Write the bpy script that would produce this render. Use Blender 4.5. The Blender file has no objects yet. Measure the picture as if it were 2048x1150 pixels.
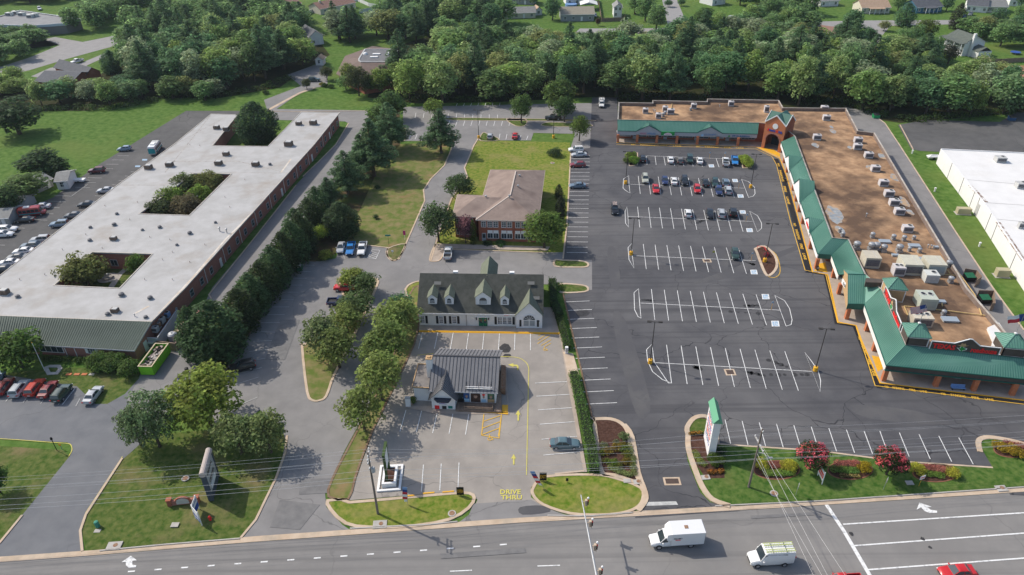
SUN_STR,SKY_STR,EXPO,HAZE=3.5,.15,0.2,0.00007
import bpy,math,random
import numpy as np
from mathutils import Vector,Matrix
from mathutils.geometry import tessellate_polygon
RND=random.Random(11)
SC=bpy.context.scene
COL=SC.collection
CH,CF,CP,CR,CAZ=86.0,1449.27,0.57437,0.012894,0.10872
_fw=Vector((0,math.cos(CP),-math.sin(CP)));_rt=Vector((1,0,0));_dn=_fw.cross(_rt)
CRT=math.cos(CR)*_rt+math.sin(CR)*_dn
CDN=-math.sin(CR)*_rt+math.cos(CR)*_dn
CAM=Vector((0,0,CH))
def ray(x,y):return CRT*((x-1024)/CF)+CDN*((y-575)/CF)+_fw
def G(x,y,z=0.0):
 d=ray(x,y);return CAM+d*((z-CH)/d.z)
def HT(bx,by,tx,ty):
 b=G(bx,by);d=ray(tx,ty)
 return CH+d.z*((b.x*d.x+b.y*d.y)/(d.x*d.x+d.y*d.y))
def PX(P):
 v=Vector(P)-CAM;w=v.dot(_fw)
 return 1024+CF*v.dot(CRT)/w,575+CF*v.dot(CDN)/w
DA=Vector((math.sin(CAZ),math.cos(CAZ),0));DB=Vector((math.cos(CAZ),-math.sin(CAZ),0))
V3=lambda p,z=None:Vector((p[0],p[1],p[2]if z is None else z))
BASE={}
def tag(o,label=None,cat=None,group=None,kind=None):
 if label:o['label']=label
 if cat:o['category']=cat
 if group:o['group']=group
 if kind:o['kind']=kind
 return o
def thing(name,label,cat,loc=(0,0,0),group=None,rz=0.0):
 o=bpy.data.objects.new(name,None);COL.objects.link(o)
 o.empty_display_size=0.3
 o.location=loc;o.rotation_euler=(0,0,rz);BASE[o]=Vector(loc)
 return tag(o,label,cat,group)
class MB:
 def __init__(s):s.v=[];s.f=[];s.q=[]
 def add(s,vs,fs):
  s.q.append((len(s.v),len(s.f)));n=len(s.v);s.v+=[tuple(a)for a in vs];s.f+=[tuple(i+n for i in f)for f in fs];return s
 def quad(s,*p):return s.add(p,[tuple(range(len(p)))])
 def prism(s,poly,z0,z1,top=True,bot=False,holes=()):
  """poly: list of xy; z may be a number"""
  for k,pl in enumerate([poly]+list(holes)):
   n=len(pl)
   vs=[(p[0],p[1],z0)for p in pl]+[(p[0],p[1],z1)for p in pl]
   s.add(vs,[(i,(i+1)%n,n+(i+1)%n,n+i)for i in range(n)])
  for on,z in((top,z1),(bot,z0)):
   if on:s.flat(poly,z,holes)
  return s
 def flat(s,poly,z,holes=()):
  pls=[[Vector((p[0],p[1],0))for p in pl]for pl in[poly]+list(holes)]
  tri=tessellate_polygon(pls);vs=[(v.x,v.y,z)for pl in pls for v in pl]
  out=[]
  for t in tri:
   a,b,c=(Vector(vs[i])for i in t)
   out.append(t if(b-a).cross(c-a).z>=0 else t[::-1])
  return s.add(vs,out)
 def box(s,c,size,ax=None,ay=None,az=None):
  ax=Vector(ax or(1,0,0));ay=Vector(ay or(-ax.y,ax.x,0)).normalized();az=Vector(az or(0,0,1));c=Vector(c)
  hx,hy,hz=size[0]/2,size[1]/2,size[2]/2
  vs=[c+ax*i*hx+ay*j*hy+az*k*hz for k in(-1,1)for j in(-1,1)for i in(-1,1)]
  return s.add(vs,[(0,2,3,1),(4,5,7,6),(0,1,5,4),(2,6,7,3),(0,4,6,2),(1,3,7,5)])
 def bar(s,a,b,w,h,up=(0,0,1)):
  a,b=Vector(a),Vector(b);d=(b-a);L=d.length
  if L<1e-6:return s
  d/=L;sd=Vector(up).cross(d)
  if sd.length<1e-5:sd=Vector((1,0,0)).cross(d)
  sd.normalize();return s.box((a+b)/2,(L,w,h),d,sd,d.cross(sd))
 def tube(s,pts,r,n=8,cap=True):
  pts=[Vector(p)for p in pts];rr=r if isinstance(r,(list,tuple))else[r]*len(pts)
  vs=[];fs=[]
  for i,p in enumerate(pts):
   d=(pts[min(i+1,len(pts)-1)]-pts[max(i-1,0)]).normalized()
   u=d.cross(Vector((0,0,1)))
   if u.length<1e-3:u=Vector((1,0,0))
   u.normalize();w=d.cross(u)
   vs+=[p+(u*math.cos(2*math.pi*k/n)+w*math.sin(2*math.pi*k/n))*rr[i]for k in range(n)]
  for i in range(len(pts)-1):
   fs+=[(i*n+k,i*n+(k+1)%n,(i+1)*n+(k+1)%n,(i+1)*n+k)for k in range(n)]
  if cap:fs+=[tuple(range(n))[::-1],tuple(range((len(pts)-1)*n,len(pts)*n))]
  return s.add(vs,fs)
 def lathe(s,c,prof,n=12):
  c=Vector(c);vs=[];fs=[]
  for r,z in prof:vs+=[c+Vector((r*math.cos(2*math.pi*k/n),r*math.sin(2*math.pi*k/n),z))for k in range(n)]
  m=len(prof)
  for i in range(m-1):fs+=[(i*n+k,i*n+(k+1)%n,(i+1)*n+(k+1)%n,(i+1)*n+k)for k in range(n)]
  fs+=[tuple(range(n))[::-1],tuple(range((m-1)*n,m*n))]
  return s.add(vs,fs)
 def ribbon(s,pts,w,z,closed=False):
  return s.strip(pts,w,z,None,closed)
 def strip(s,pts,w,z0,z1=None,closed=False,side=0):
  """flat ribbon at z0, or a raised kerb z0..z1, along xy points; side -1/0/1 shifts it"""
  P=[Vector((p[0],p[1],0))for p in pts];n=len(P);L=[];Rr=[]
  for i in range(n):
   a=P[i-1]if(i>0 or closed)else P[i];b=P[(i+1)%n]if(i<n-1 or closed)else P[i]
   d1=(P[i]-a);d2=(b-P[i])
   d1=d1.normalized()if d1.length>1e-6 else d2.normalized();d2=d2.normalized()if d2.length>1e-6 else d1
   nn=Vector((-d1.y-d2.y,d1.x+d2.x,0));nn=nn.normalized()if nn.length>1e-6 else Vector((-d1.y,d1.x,0))
   k=min(1/max(nn.dot(Vector((-d1.y,d1.x,0))),.5),1.6)
   L.append(P[i]+nn*k*w*(.5+side*.5));Rr.append(P[i]-nn*k*w*(.5-side*.5))
  m=n if closed else n-1
  if z1 is None:
   vs=[(p.x,p.y,z0)for p in L]+[(p.x,p.y,z0)for p in Rr]
   return s.add(vs,[(n+i,n+(i+1)%n,(i+1)%n,i)for i in range(m)])
  vs=[(p.x,p.y,z)for z in(z0,z1)for p in L+Rr];fs=[]
  for i in range(m):
   j=(i+1)%n
   fs+=[(3*n+i,3*n+j,2*n+j,2*n+i),(i,j,n+j,n+i)[::-1],(i,2*n+i,2*n+j,j)[::-1],(n+i,n+j,3*n+j,3*n+i)]
  if not closed:fs+=[(0,n,3*n,2*n),(n-1,2*n-1+0,4*n-1,3*n-1)]
  return s.add(vs,fs)
 def build_each(s,name,mat,parent):
  out=[]
  for i,(v0,f0)in enumerate(s.q):
   v1,f1=s.q[i+1]if i+1<len(s.q)else(len(s.v),len(s.f));m=MB();m.v=s.v[v0:v1];m.f=[tuple(k-v0 for k in f)for f in s.f[f0:f1]];out.append(m.build(name,mat,parent))
  return out
 def build(s,name,mat,parent=None,loc=None,smooth=False,sharp=40,link=True):
  b=BASE.get(parent,Vector((0,0,0)))if parent is not None else Vector(loc or(0,0,0))
  me=bpy.data.meshes.new(name)
  vs=[(a[0]-b.x,a[1]-b.y,a[2]-b.z)for a in s.v]
  me.from_pydata(vs,[],s.f)
  if mat:me.materials.append(mat)
  if smooth:
   me.polygons.foreach_set('use_smooth',[True]*len(me.polygons));me.update()
   me.set_sharp_from_angle(angle=math.radians(sharp))
  me.update()
  o=bpy.data.objects.new(name,me);COL.objects.link(o)
  if parent is not None:o.parent=parent
  else:o.location=b
  BASE[o]=b
  return o
def struct(name,mb,mat):return tag(mb.build(name,mat),kind='structure')
def inset(poly,d):
 """offset a polygon inwards by d (any orientation)"""
 P=[Vector((p[0],p[1]))for p in poly];n=len(P)
 ar=sum(P[i].x*P[(i+1)%n].y-P[(i+1)%n].x*P[i].y for i in range(n));s=1 if ar>0 else-1
 out=[]
 for i in range(n):
  d1=(P[i]-P[i-1]).normalized();d2=(P[(i+1)%n]-P[i]).normalized()
  n1=Vector((-d1.y,d1.x))*s;n2=Vector((-d2.y,d2.x))*s
  b=n1+n2;b=b.normalized()if b.length>1e-4 else n1
  out.append(P[i]+b*d/max(b.dot(n1),.35))
 return out
def px(pts,z=0.0):return[G(a,b,z)for a,b in pts]
def text_mb(txt,size,depth=.02,bold=0.0):
 cu=bpy.data.curves.new('lettering','FONT');cu.body=txt;cu.size=size;cu.extrude=depth/2;cu.offset=bold
 cu.align_x='CENTER';cu.align_y='CENTER';cu.resolution_u=2
 o=bpy.data.objects.new('lettering',cu);COL.objects.link(o)
 dg=bpy.context.evaluated_depsgraph_get();me=bpy.data.meshes.new_from_object(o.evaluated_get(dg))
 mb=MB();mb.v=[tuple(v.co)for v in me.vertices];mb.f=[tuple(p.vertices)for p in me.polygons]
 bpy.data.objects.remove(o);bpy.data.curves.remove(cu);bpy.data.meshes.remove(me)
 return mb
def put_text(mb,txt,c,ux,uy,w=None,h=1.0,depth=.04,bold=0.0):
 """lettering centred at c, reading along ux, rising along uy, height h; squeezed to width w"""
 t=text_mb(txt,1.0,depth,bold)
 xs=[v[0]for v in t.v];ys=[v[1]for v in t.v]
 sw=(max(xs)-min(xs))or 1;sh=(max(ys)-min(ys))or 1;cx=(max(xs)+min(xs))/2;cy=(max(ys)+min(ys))/2
 kh=h/sh;kw=(w/sw)if w else kh
 ux,uy=Vector(ux).normalized(),Vector(uy).normalized();uz=ux.cross(uy);c=Vector(c)
 mb.add([c+ux*(v[0]-cx)*kw+uy*(v[1]-cy)*kh+uz*v[2]for v in t.v],t.f);return mb
def _n(nt,t,**k):
 n=nt.nodes.new(t)
 for a,b in k.items():setattr(n,a,b)
 return n
MATS={}
def mat(name,c,c2=None,scale=1.0,rough=.85,metal=0.0,spec=.3,detail=5,lo=.35,hi=.65,bump=0.0,space='world',c3=None,scale3=.05,lo3=.4,hi3=.7,stretch=None,objcol=False,alpha=1.0,emit=0):
 if name in MATS:return MATS[name]
 m=bpy.data.materials.new(name);m.use_nodes=True;nt=m.node_tree;L=nt.links
 bs=nt.nodes['Principled BSDF'];bs.inputs['Roughness'].default_value=rough;bs.inputs['Metallic'].default_value=metal
 bs.inputs['Specular IOR Level'].default_value=spec
 rgb=lambda q:(q[0],q[1],q[2],1)
 bs.inputs['Base Color'].default_value=rgb(c);out=None
 if c2 is not None or c3 is not None or bump:
  if space=='world':pos=_n(nt,'ShaderNodeNewGeometry').outputs['Position']
  else:pos=_n(nt,'ShaderNodeTexCoord').outputs['Object']
  if stretch:
   mp=_n(nt,'ShaderNodeMapping');mp.inputs['Scale'].default_value=stretch;L.new(pos,mp.inputs['Vector']);pos=mp.outputs[0]
  def noise(sc,lo,hi,det=detail):
   nz=_n(nt,'ShaderNodeTexNoise');nz.inputs['Scale'].default_value=sc;nz.inputs['Detail'].default_value=det
   nz.inputs['Roughness'].default_value=.6;L.new(pos,nz.inputs['Vector'])
   r=_n(nt,'ShaderNodeMapRange');r.inputs['From Min'].default_value=lo;r.inputs['From Max'].default_value=hi;L.new(nz.outputs['Fac'],r.inputs['Value'])
   return r.outputs[0]
  f=noise(scale,lo,hi)
  if c2 is not None:
   mx=_n(nt,'ShaderNodeMix',data_type='RGBA');mx.inputs[6].default_value=rgb(c);mx.inputs[7].default_value=rgb(c2)
   L.new(f,mx.inputs[0]);out=mx.outputs[2]
  if c3 is not None:
   f3=noise(scale3,lo3,hi3);mx=_n(nt,'ShaderNodeMix',data_type='RGBA');mx.inputs[7].default_value=rgb(c3)
   if out:L.new(out,mx.inputs[6])
   else:mx.inputs[6].default_value=rgb(c)
   L.new(f3,mx.inputs[0]);out=mx.outputs[2]
  if bump:
   bp=_n(nt,'ShaderNodeBump');bp.inputs['Strength'].default_value=bump;bp.inputs['Distance'].default_value=.05;L.new(f,bp.inputs['Height']);L.new(bp.outputs[0],bs.inputs['Normal'])
 if objcol:
  oi=_n(nt,'ShaderNodeObjectInfo');out=oi.outputs['Color']
 if out:L.new(out,bs.inputs['Base Color'])
 MATS[name]=m;return m
def crackmat(name,c,c2,crack,cell,width,c3=None,lo3=.5,hi3=.75,scale=.35,streak=None,amt=.8,scale3=.06):
 """asphalt: mottled, with sealed crack lines"""
 m=mat(name,c,c2,scale=scale,rough=.9,spec=.2,detail=8,lo=.3,hi=.7,c3=c3,scale3=scale3,lo3=lo3,hi3=hi3);nt=m.node_tree;L=nt.links
 bs=nt.nodes['Principled BSDF'];src=bs.inputs['Base Color'].links[0].from_socket
 pos=_n(nt,'ShaderNodeNewGeometry').outputs['Position']
 wn=_n(nt,'ShaderNodeTexNoise');wn.inputs['Scale'].default_value=.12;wn.inputs['Detail'].default_value=4;L.new(pos,wn.inputs['Vector'])
 ad=_n(nt,'ShaderNodeVectorMath',operation='MULTIPLY_ADD');L.new(wn.outputs['Color'],ad.inputs[0]);ad.inputs[1].default_value=(9,9,0);L.new(pos,ad.inputs[2])
 vo=_n(nt,'ShaderNodeTexVoronoi',feature='DISTANCE_TO_EDGE');vo.inputs['Scale'].default_value=1/cell;L.new(ad.outputs[0],vo.inputs['Vector'])
 r=_n(nt,'ShaderNodeMapRange');r.inputs['From Min'].default_value=width*.4/cell;r.inputs['From Max'].default_value=width/cell;r.inputs['To Min'].default_value=amt;r.inputs['To Max'].default_value=0;L.new(vo.outputs['Distance'],r.inputs['Value'])
 nz=_n(nt,'ShaderNodeTexNoise');nz.inputs['Scale'].default_value=.05;nz.inputs['Detail'].default_value=3;L.new(pos,nz.inputs['Vector'])
 r2=_n(nt,'ShaderNodeMapRange');r2.inputs['From Min'].default_value=.38;r2.inputs['From Max'].default_value=.56;L.new(nz.outputs['Fac'],r2.inputs['Value'])
 mu=_n(nt,'ShaderNodeMath',operation='MULTIPLY');L.new(r.outputs[0],mu.inputs[0]);L.new(r2.outputs[0],mu.inputs[1])
 mx=_n(nt,'ShaderNodeMix',data_type='RGBA');mx.inputs[7].default_value=(*crack,1);L.new(src,mx.inputs[6]);L.new(mu.outputs[0],mx.inputs[0])
 res=mx.outputs[2]
 if streak:
  ang,col,lo,hi=streak
  mp=_n(nt,'ShaderNodeMapping');mp.inputs['Rotation'].default_value=(0,0,ang);mp.inputs['Scale'].default_value=(.012,.9,1);L.new(pos,mp.inputs['Vector'])
  ns=_n(nt,'ShaderNodeTexNoise');ns.inputs['Scale'].default_value=1;ns.inputs['Detail'].default_value=4;L.new(mp.outputs[0],ns.inputs['Vector'])
  r3=_n(nt,'ShaderNodeMapRange');r3.inputs['From Min'].default_value=lo;r3.inputs['From Max'].default_value=hi;L.new(ns.outputs['Fac'],r3.inputs['Value'])
  m2=_n(nt,'ShaderNodeMix',data_type='RGBA');L.new(res,m2.inputs[6]);m2.inputs[7].default_value=(*col,1);L.new(r3.outputs[0],m2.inputs[0]);res=m2.outputs[2]
 L.new(res,bs.inputs['Base Color'])
 return m
def leafmat(name):
 m=bpy.data.materials.new(name);m.use_nodes=True;nt=m.node_tree;L=nt.links
 bs=nt.nodes['Principled BSDF'];out=nt.nodes['Material Output']
 oi=_n(nt,'ShaderNodeObjectInfo');ge=_n(nt,'ShaderNodeNewGeometry');tc=_n(nt,'ShaderNodeTexCoord')
 nz=_n(nt,'ShaderNodeTexNoise');nz.inputs['Scale'].default_value=.45;nz.inputs['Detail'].default_value=2;L.new(tc.outputs['Object'],nz.inputs['Vector'])
 a=_n(nt,'ShaderNodeMapRange');a.inputs['To Min'].default_value=.5;a.inputs['To Max'].default_value=1.62;L.new(ge.outputs['Random Per Island'],a.inputs['Value'])
 b=_n(nt,'ShaderNodeMapRange');b.inputs['From Min'].default_value=.3;b.inputs['From Max'].default_value=.7;b.inputs['To Min'].default_value=.75;b.inputs['To Max'].default_value=1.3;L.new(nz.outputs['Fac'],b.inputs['Value'])
 mu=_n(nt,'ShaderNodeMath',operation='MULTIPLY');L.new(a.outputs[0],mu.inputs[0]);L.new(b.outputs[0],mu.inputs[1])
 hs=_n(nt,'ShaderNodeHueSaturation');L.new(oi.outputs['Color'],hs.inputs['Color']);L.new(mu.outputs[0],hs.inputs['Value'])
 h=_n(nt,'ShaderNodeMapRange');h.inputs['From Min'].default_value=.3;h.inputs['From Max'].default_value=.7;h.inputs['To Min'].default_value=.485;h.inputs['To Max'].default_value=.515;L.new(nz.outputs['Fac'],h.inputs['Value']);L.new(h.outputs[0],hs.inputs['Hue'])
 L.new(hs.outputs[0],bs.inputs['Base Color']);bs.inputs['Roughness'].default_value=.7;bs.inputs['Specular IOR Level'].default_value=.12
 tr=_n(nt,'ShaderNodeBsdfTranslucent');h2=_n(nt,'ShaderNodeHueSaturation');h2.inputs['Value'].default_value=1.7;h2.inputs['Hue'].default_value=.497;L.new(hs.outputs[0],h2.inputs['Color']);L.new(h2.outputs[0],tr.inputs['Color'])
 mx=_n(nt,'ShaderNodeMixShader');mx.inputs[0].default_value=.5;L.new(bs.outputs[0],mx.inputs[1]);L.new(tr.outputs[0],mx.inputs[2]);L.new(mx.outputs[0],out.inputs['Surface'])
 MATS[name]=m;return m
LEAF=leafmat('leaf')
GRASS=mat('grass',(.042,.085,.012),(.125,.145,.042),scale=1.1,rough=.95,spec=.1,detail=9,c3=(.19,.15,.075),scale3=.13,lo3=.52,hi3=.72,bump=.8)
VERGE=mat('verge_grass',(.085,.15,.012),(.225,.225,.05),scale=1.1,rough=.95,spec=.1,detail=9,c3=(.27,.215,.09),scale3=.12,lo3=.5,hi3=.78,bump=.6)
VERGEG=mat('green_verge_grass',(.035,.09,.012),(.11,.16,.04),scale=1.1,rough=.95,spec=.1,detail=9,c3=(.15,.15,.05),scale3=.08,lo3=.55,hi3=.8,bump=.6)
GRASS2=mat('mown_grass',(.048,.11,.014),(.11,.18,.04),scale=.6,rough=.95,spec=.1,detail=11,c3=(.13,.165,.04),scale3=.03,lo3=.5,hi3=.75,bump=.6)
DRYGRASS=mat('dry_grass',(.105,.145,.03),(.225,.185,.085),scale=.5,rough=.95,spec=.1,detail=8,lo=.38,hi=.66,c3=(.26,.16,.085),scale3=.16,lo3=.56,hi3=.72)
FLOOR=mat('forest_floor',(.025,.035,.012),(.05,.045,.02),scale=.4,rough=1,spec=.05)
MULCH=mat('mulch',(.055,.028,.02),(.1,.055,.042),scale=2.5,rough=1,spec=.05,detail=8,bump=.6)
DIRT=mat('bare_earth',(.3,.17,.09),(.22,.16,.07),scale=.6,rough=1,spec=.05)
ASPH_M=crackmat('dark_asphalt',(.066,.066,.072),(.098,.097,.102),(.025,.025,.029),11.0,.07,c3=(.155,.15,.148),lo3=.44,hi3=.78,scale=.22,scale3=.035,amt=.85,streak=(1.46,(.055,.055,.06),.5,.8))
ASPH_C=crackmat('grey_asphalt',(.2,.193,.188),(.245,.236,.228),(.1,.098,.095),16.0,.08,c3=(.15,.147,.145),lo3=.5,hi3=.8,amt=.6)
ASPH_B=crackmat('tan_asphalt',(.26,.237,.212),(.33,.3,.265),(.14,.13,.12),14.0,.08,c3=(.2,.182,.165),lo3=.5,hi3=.8,amt=.6)
ASPH_R=crackmat('road_asphalt',(.2,.192,.183),(.24,.229,.215),(.13,.125,.12),30.0,.08,c3=(.19,.183,.175),lo3=.42,hi3=.75,streak=(.07,(.15,.145,.14),.48,.75),amt=.4)
ASPH_L=crackmat('lot_asphalt',(.082,.081,.08),(.11,.108,.106),(.045,.045,.045),18.0,.12,c3=(.14,.135,.13),lo3=.5,hi3=.8,amt=.4)
ASPH_S=crackmat('blue_asphalt',(.13,.135,.145),(.17,.174,.182),(.08,.08,.08),20.0,.12,c3=(.2,.2,.2),lo3=.5,hi3=.8,amt=.4)
ASPH_N=crackmat('street_asphalt',(.25,.24,.235),(.3,.29,.28),(.2,.19,.19),20.0,.12,amt=.3)
CONC=mat('concrete',(.47,.355,.25),(.55,.44,.33),scale=.5,rough=.9,spec=.2,c3=(.36,.3,.23),scale3=.3,lo3=.5,hi3=.75)
CONCG=mat('grey_concrete',(.36,.34,.31),(.45,.425,.39),scale=.8,rough=.9,spec=.2)
WALK=mat('walk_concrete',(.34,.28,.23),(.42,.35,.29),scale=.5,rough=.9,spec=.2)
TIMBER=mat('kerb_timber',(.16,.1,.06),(.24,.17,.11),scale=1.5,rough=.9,spec=.2)
WPAINT=mat('white_road_paint',(.72,.72,.7),(.36,.36,.355),scale=2.2,rough=.8,lo=.5,hi=.72)
WPAINTF=mat('faded_road_paint',(.5,.5,.48),(.34,.34,.33),scale=1.6,rough=.85,lo=.4,hi=.7)
YPAINT=mat('yellow_road_paint',(.7,.42,.035),(.6,.36,.06),scale=2.0,rough=.8)
LYPAINT=mat('pale_yellow_paint',(.62,.55,.1),(.5,.45,.12),scale=2.0,rough=.85)
BPAINT=mat('blue_road_paint',(.2,.36,.52),(.4,.48,.55),scale=3,rough=.8)
STAIN=mat('oil_stain',(.028,.027,.027),(.05,.048,.047),scale=2,rough=.6)
BRICK=mat('red_brick',(.32,.105,.06),(.25,.085,.052),scale=3.0,rough=.9,spec=.2,c3=(.38,.15,.09),scale3=.4)
BRICKO=mat('orange_brick',(.52,.185,.085),(.45,.16,.075),scale=3.0,rough=.9,spec=.2)
BRICKD=mat('dark_brick',(.38,.17,.13),(.3,.135,.105),scale=3.0,rough=.9,spec=.2)
MEMB=mat('white_roof_membrane',(.43,.424,.415),(.36,.353,.34),scale=.3,rough=.8,detail=12,spec=.2,c3=(.31,.275,.235),scale3=.13,lo3=.52,hi3=.78)
MEMBW=mat('bright_roof_membrane',(.72,.71,.69),(.66,.65,.63),scale=.25,rough=.7,detail=8,spec=.2,c3=(.6,.58,.54),scale3=.09,lo3=.6,hi3=.8)
BALLAST=mat('ballast_roof',(.25,.15,.088),(.5,.32,.185),scale=.3,rough=1,spec=.05,detail=11,lo=.34,hi=.64,c3=(.12,.078,.054),scale3=.08,lo3=.42,hi3=.62,bump=.5)
PATCHM=mat('grey_roof_patch',(.2,.23,.255),(.32,.34,.35),scale=1.0,rough=.9,c3=(.42,.28,.16),scale3=.7,lo3=.45,hi3=.62)
GREENM=mat('green_metal',(.105,.255,.19),(.088,.225,.172),scale=.5,rough=.45,spec=.45,metal=.1,c3=(.135,.285,.22),scale3=.25)
GREEND=mat('dull_green_metal',(.058,.085,.07),(.07,.1,.083),scale=.4,rough=.65,spec=.2)
GREENT=mat('green_trim',(.015,.1,.075),rough=.5)
SHING=mat('dark_shingles',(.052,.055,.048),(.075,.078,.068),scale=1.2,rough=.95,spec=.15,detail=8,c3=(.095,.095,.085),scale3=.25,lo3=.5,hi3=.75,stretch=(1,1,.3))
SHINGG=mat('sage_shingles',(.13,.145,.105),(.165,.18,.135),scale=1.5,rough=.95,spec=.15)
SHINGB=mat('brown_shingles',(.235,.18,.152),(.29,.225,.19),scale=1.0,rough=.95,spec=.15,detail=8,c3=(.15,.11,.095),scale3=.25,lo3=.5,hi3=.75)
BLKMET=mat('dark_grey_metal',(.15,.15,.158),(.185,.183,.188),scale=.6,rough=.5,spec=.4)
WHITE=mat('white_paint',(.79,.785,.77),(.74,.735,.72),scale=.6,rough=.7)
STUCCO=mat('pale_stucco',(.78,.75,.69),(.72,.7,.65),scale=.6,rough=.9)
GREYW=mat('grey_fascia',(.42,.43,.45),(.38,.39,.41),scale=.6,rough=.8)
TAN=mat('tan_board',(.5,.33,.17),(.44,.29,.15),scale=1.5,rough=.8)
DARKW=mat('dark_wood',(.1,.075,.05),(.13,.1,.07),scale=1.2,rough=.8,stretch=(1,1,.1))
WOOD=mat('weathered_wood',(.2,.14,.1),(.27,.2,.15),scale=2,rough=.9)
GLASS=mat('window_glass',(.035,.05,.06),rough=.08,spec=.8)
BLIND=mat('window_blind',(.3,.33,.34),(.24,.27,.28),scale=1.5,rough=.4)
BLACK=mat('black_paint',(.015,.015,.017),rough=.5)
STEEL=mat('galvanised_steel',(.42,.43,.44),(.34,.35,.36),scale=2,rough=.5,metal=.5,space='obj')
GREYMET=mat('grey_unit_metal',(.4,.4,.39),(.5,.5,.48),scale=1.5,rough=.6,space='obj')
PALEMET=mat('pale_unit_metal',(.52,.53,.49),(.58,.59,.55),scale=1.5,rough=.6)
DKMET=mat('dark_coil_metal',(.09,.09,.1),(.15,.15,.16),scale=3,rough=.6)
RUST=mat('rusty_metal',(.22,.1,.05),(.3,.2,.13),scale=3,rough=.8)
RED=mat('red_sign',(.8,.03,.03),rough=.5)
BLUE=mat('blue_sign',(.02,.06,.35),rough=.5)
GREENS=mat('green_sign',(.02,.28,.06),rough=.5)
PINK=mat('pink_sign',(.55,.05,.2),rough=.5)
PALEBLUE=mat('faded_blue_sign',(.16,.28,.5),rough=.6)
BROWNS=mat('brown_sign_board',(.075,.06,.05),(.1,.08,.065),scale=1.5,rough=.7)
YELLOW=mat('yellow_paint',(.75,.4,.02),(.66,.35,.03),scale=1.5,rough=.6)
POLEW=mat('pole_wood',(.2,.165,.14),(.15,.125,.105),scale=2,rough=.95,stretch=(1,1,.1))
WIREM=mat('wire_metal',(.55,.54,.52),rough=.5)
BARK=mat('bark',(.11,.085,.065),(.07,.055,.042),scale=2.5,rough=1,spec=.1,space='obj')
g=MB();g.quad((-4000,-2500,0),(4000,-2500,0),(4000,6000,0),(-4000,6000,0));struct('ground',g,GRASS2)
def sheet(name,pts,z,m):return struct(name,MB().flat(px(pts),z),m)
def smooth(pts,closed=True,k=4):
 """Catmull-Rom through pixel points"""
 n=len(pts);out=[]
 for i in range(n if closed else n-1):
  p0=pts[(i-1)%n]if(closed or i>0)else pts[i];p1=pts[i];p2=pts[(i+1)%n];p3=pts[(i+2)%n]if(closed or i<n-2)else pts[(i+1)%n]
  for j in range(k):
   t=j/k
   out.append(tuple(.5*(2*p1[a]+(p2[a]-p0[a])*t+(2*p0[a]-5*p1[a]+4*p2[a]-p3[a])*t*t+(3*p1[a]-p0[a]-3*p2[a]+p3[a])*t**3)for a in(0,1)))
 if not closed:out.append(pts[-1])
 return out
def island(name,pts,m=GRASS,kerb=CONC,w=.45,sm=3,z=.1,kz=.15,kname='kerb'):
 P=px(smooth(pts,True,sm)if sm else pts)
 struct(name,MB().flat(inset(P,w*.5),z),m)
 struct(kname,MB().strip(inset(P,w/2),w,0,kz,closed=True),kerb)
def kerb(pts,w=.3,m=CONC,z=.15,sm=0,name='kerb'):
 P=px(smooth(pts,False,sm)if sm else pts);struct(name,MB().strip(P,w,0,z),m)
sheet('dry_lawn',[(650,512),(672,506),(700,470),(715,440),(720,400),(700,330),(740,290),(900,285),(893,322),(862,356),(846,382),(848,402),(812,487),(797,519),(783,522),(776,497),(684,484)],.012,DRYGRASS)
sheet('lawn',[(172,1100),(165,1060),(172,1028),(245,917),(300,870),(420,860),(520,835),(575,870),(570,905),(552,955),(510,1040),(480,1073),(190,1100)],.02,GRASS)
sheet('lawn',[(0,892),(125,900),(140,912),(45,1030),(0,1085),(-80,1085),(-80,892)],.012,GRASS)
sheet('lawn',[(0,748),(70,740),(150,735),(280,742),(290,755),(255,782),(215,808),(190,808),(154,773)],.016,GRASS)
sheet('lawn',[(950,280),(1140,285),(1141,305),(1134,448),(1126,518),(1108,530),(860,500),(875,473),(903,398),(935,353),(930,335),(945,295)],.012,VERGE)
sheet('road',[(-500,1160),(187,1111),(511,1084),(1024,1047),(1536,1017.5),(2048,984),(2700,944),(3200,1700),(-900,1800)],.03,ASPH_R)
sheet('car_park',[(-260,750),(0,748),(154,773),(190,808),(215,808),(250,788),(278,757),(285,735),(300,690),(385,680),(402,720),(380,760),(330,830),(300,870),(262,905),(242,922),(172,1030),(160,1062),(166,1103),(187,1112),(-140,1136),(-60,1120),(0,1087),(45,1030),(140,912),(143,893),(135,885),(0,879),(-260,873)],.04,ASPH_S)
sheet('service_yard',[(278,757),(285,735),(300,690),(385,680),(402,720),(380,760),(330,830),(300,870),(255,800)],.055,ASPH_C)
sheet('car_park',[(555,576),(592,521),(640,523),(672,517),(684,484),(787,496),(776,516),(785,523),(800,520),(812,490),(858,520),(893,499),(1100,505),(1185,505),(1185,605),(1120,570),(840,560),(835,600),(760,640),(745,800),(690,900),(650,985),(653,1015),(685,1050),(700,1060),(480,1086),(512,1037),(560,945),(571,880),(565,860),(520,820),(440,880),(425,830),(455,751),(512,646)],.045,ASPH_C)
sheet('drive',[(770,524),(812,488),(849,402),(847,380),(862,358),(890,330),(903,300),(911,266),(962,266),(947,290),(928,335),(935,353),(902,398),(874,473),(858,524)],.06,ASPH_C)
sheet('car_park',[(838,665),(1122,668),(1133,750),(1171,942),(1085,952),(1062,975),(1062,995),(1090,1015),(1150,1038),(900,1056),(940,1030),(955,1000),(940,984),(900,984),(697,1001),(747,862),(790,770),(815,700)],.05,ASPH_B)
sheet('entrance_apron',[(947,1008),(1062,1000),(1095,1018),(1150,1036.5),(905,1055),(938,1030)],.065,ASPH_C)
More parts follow.
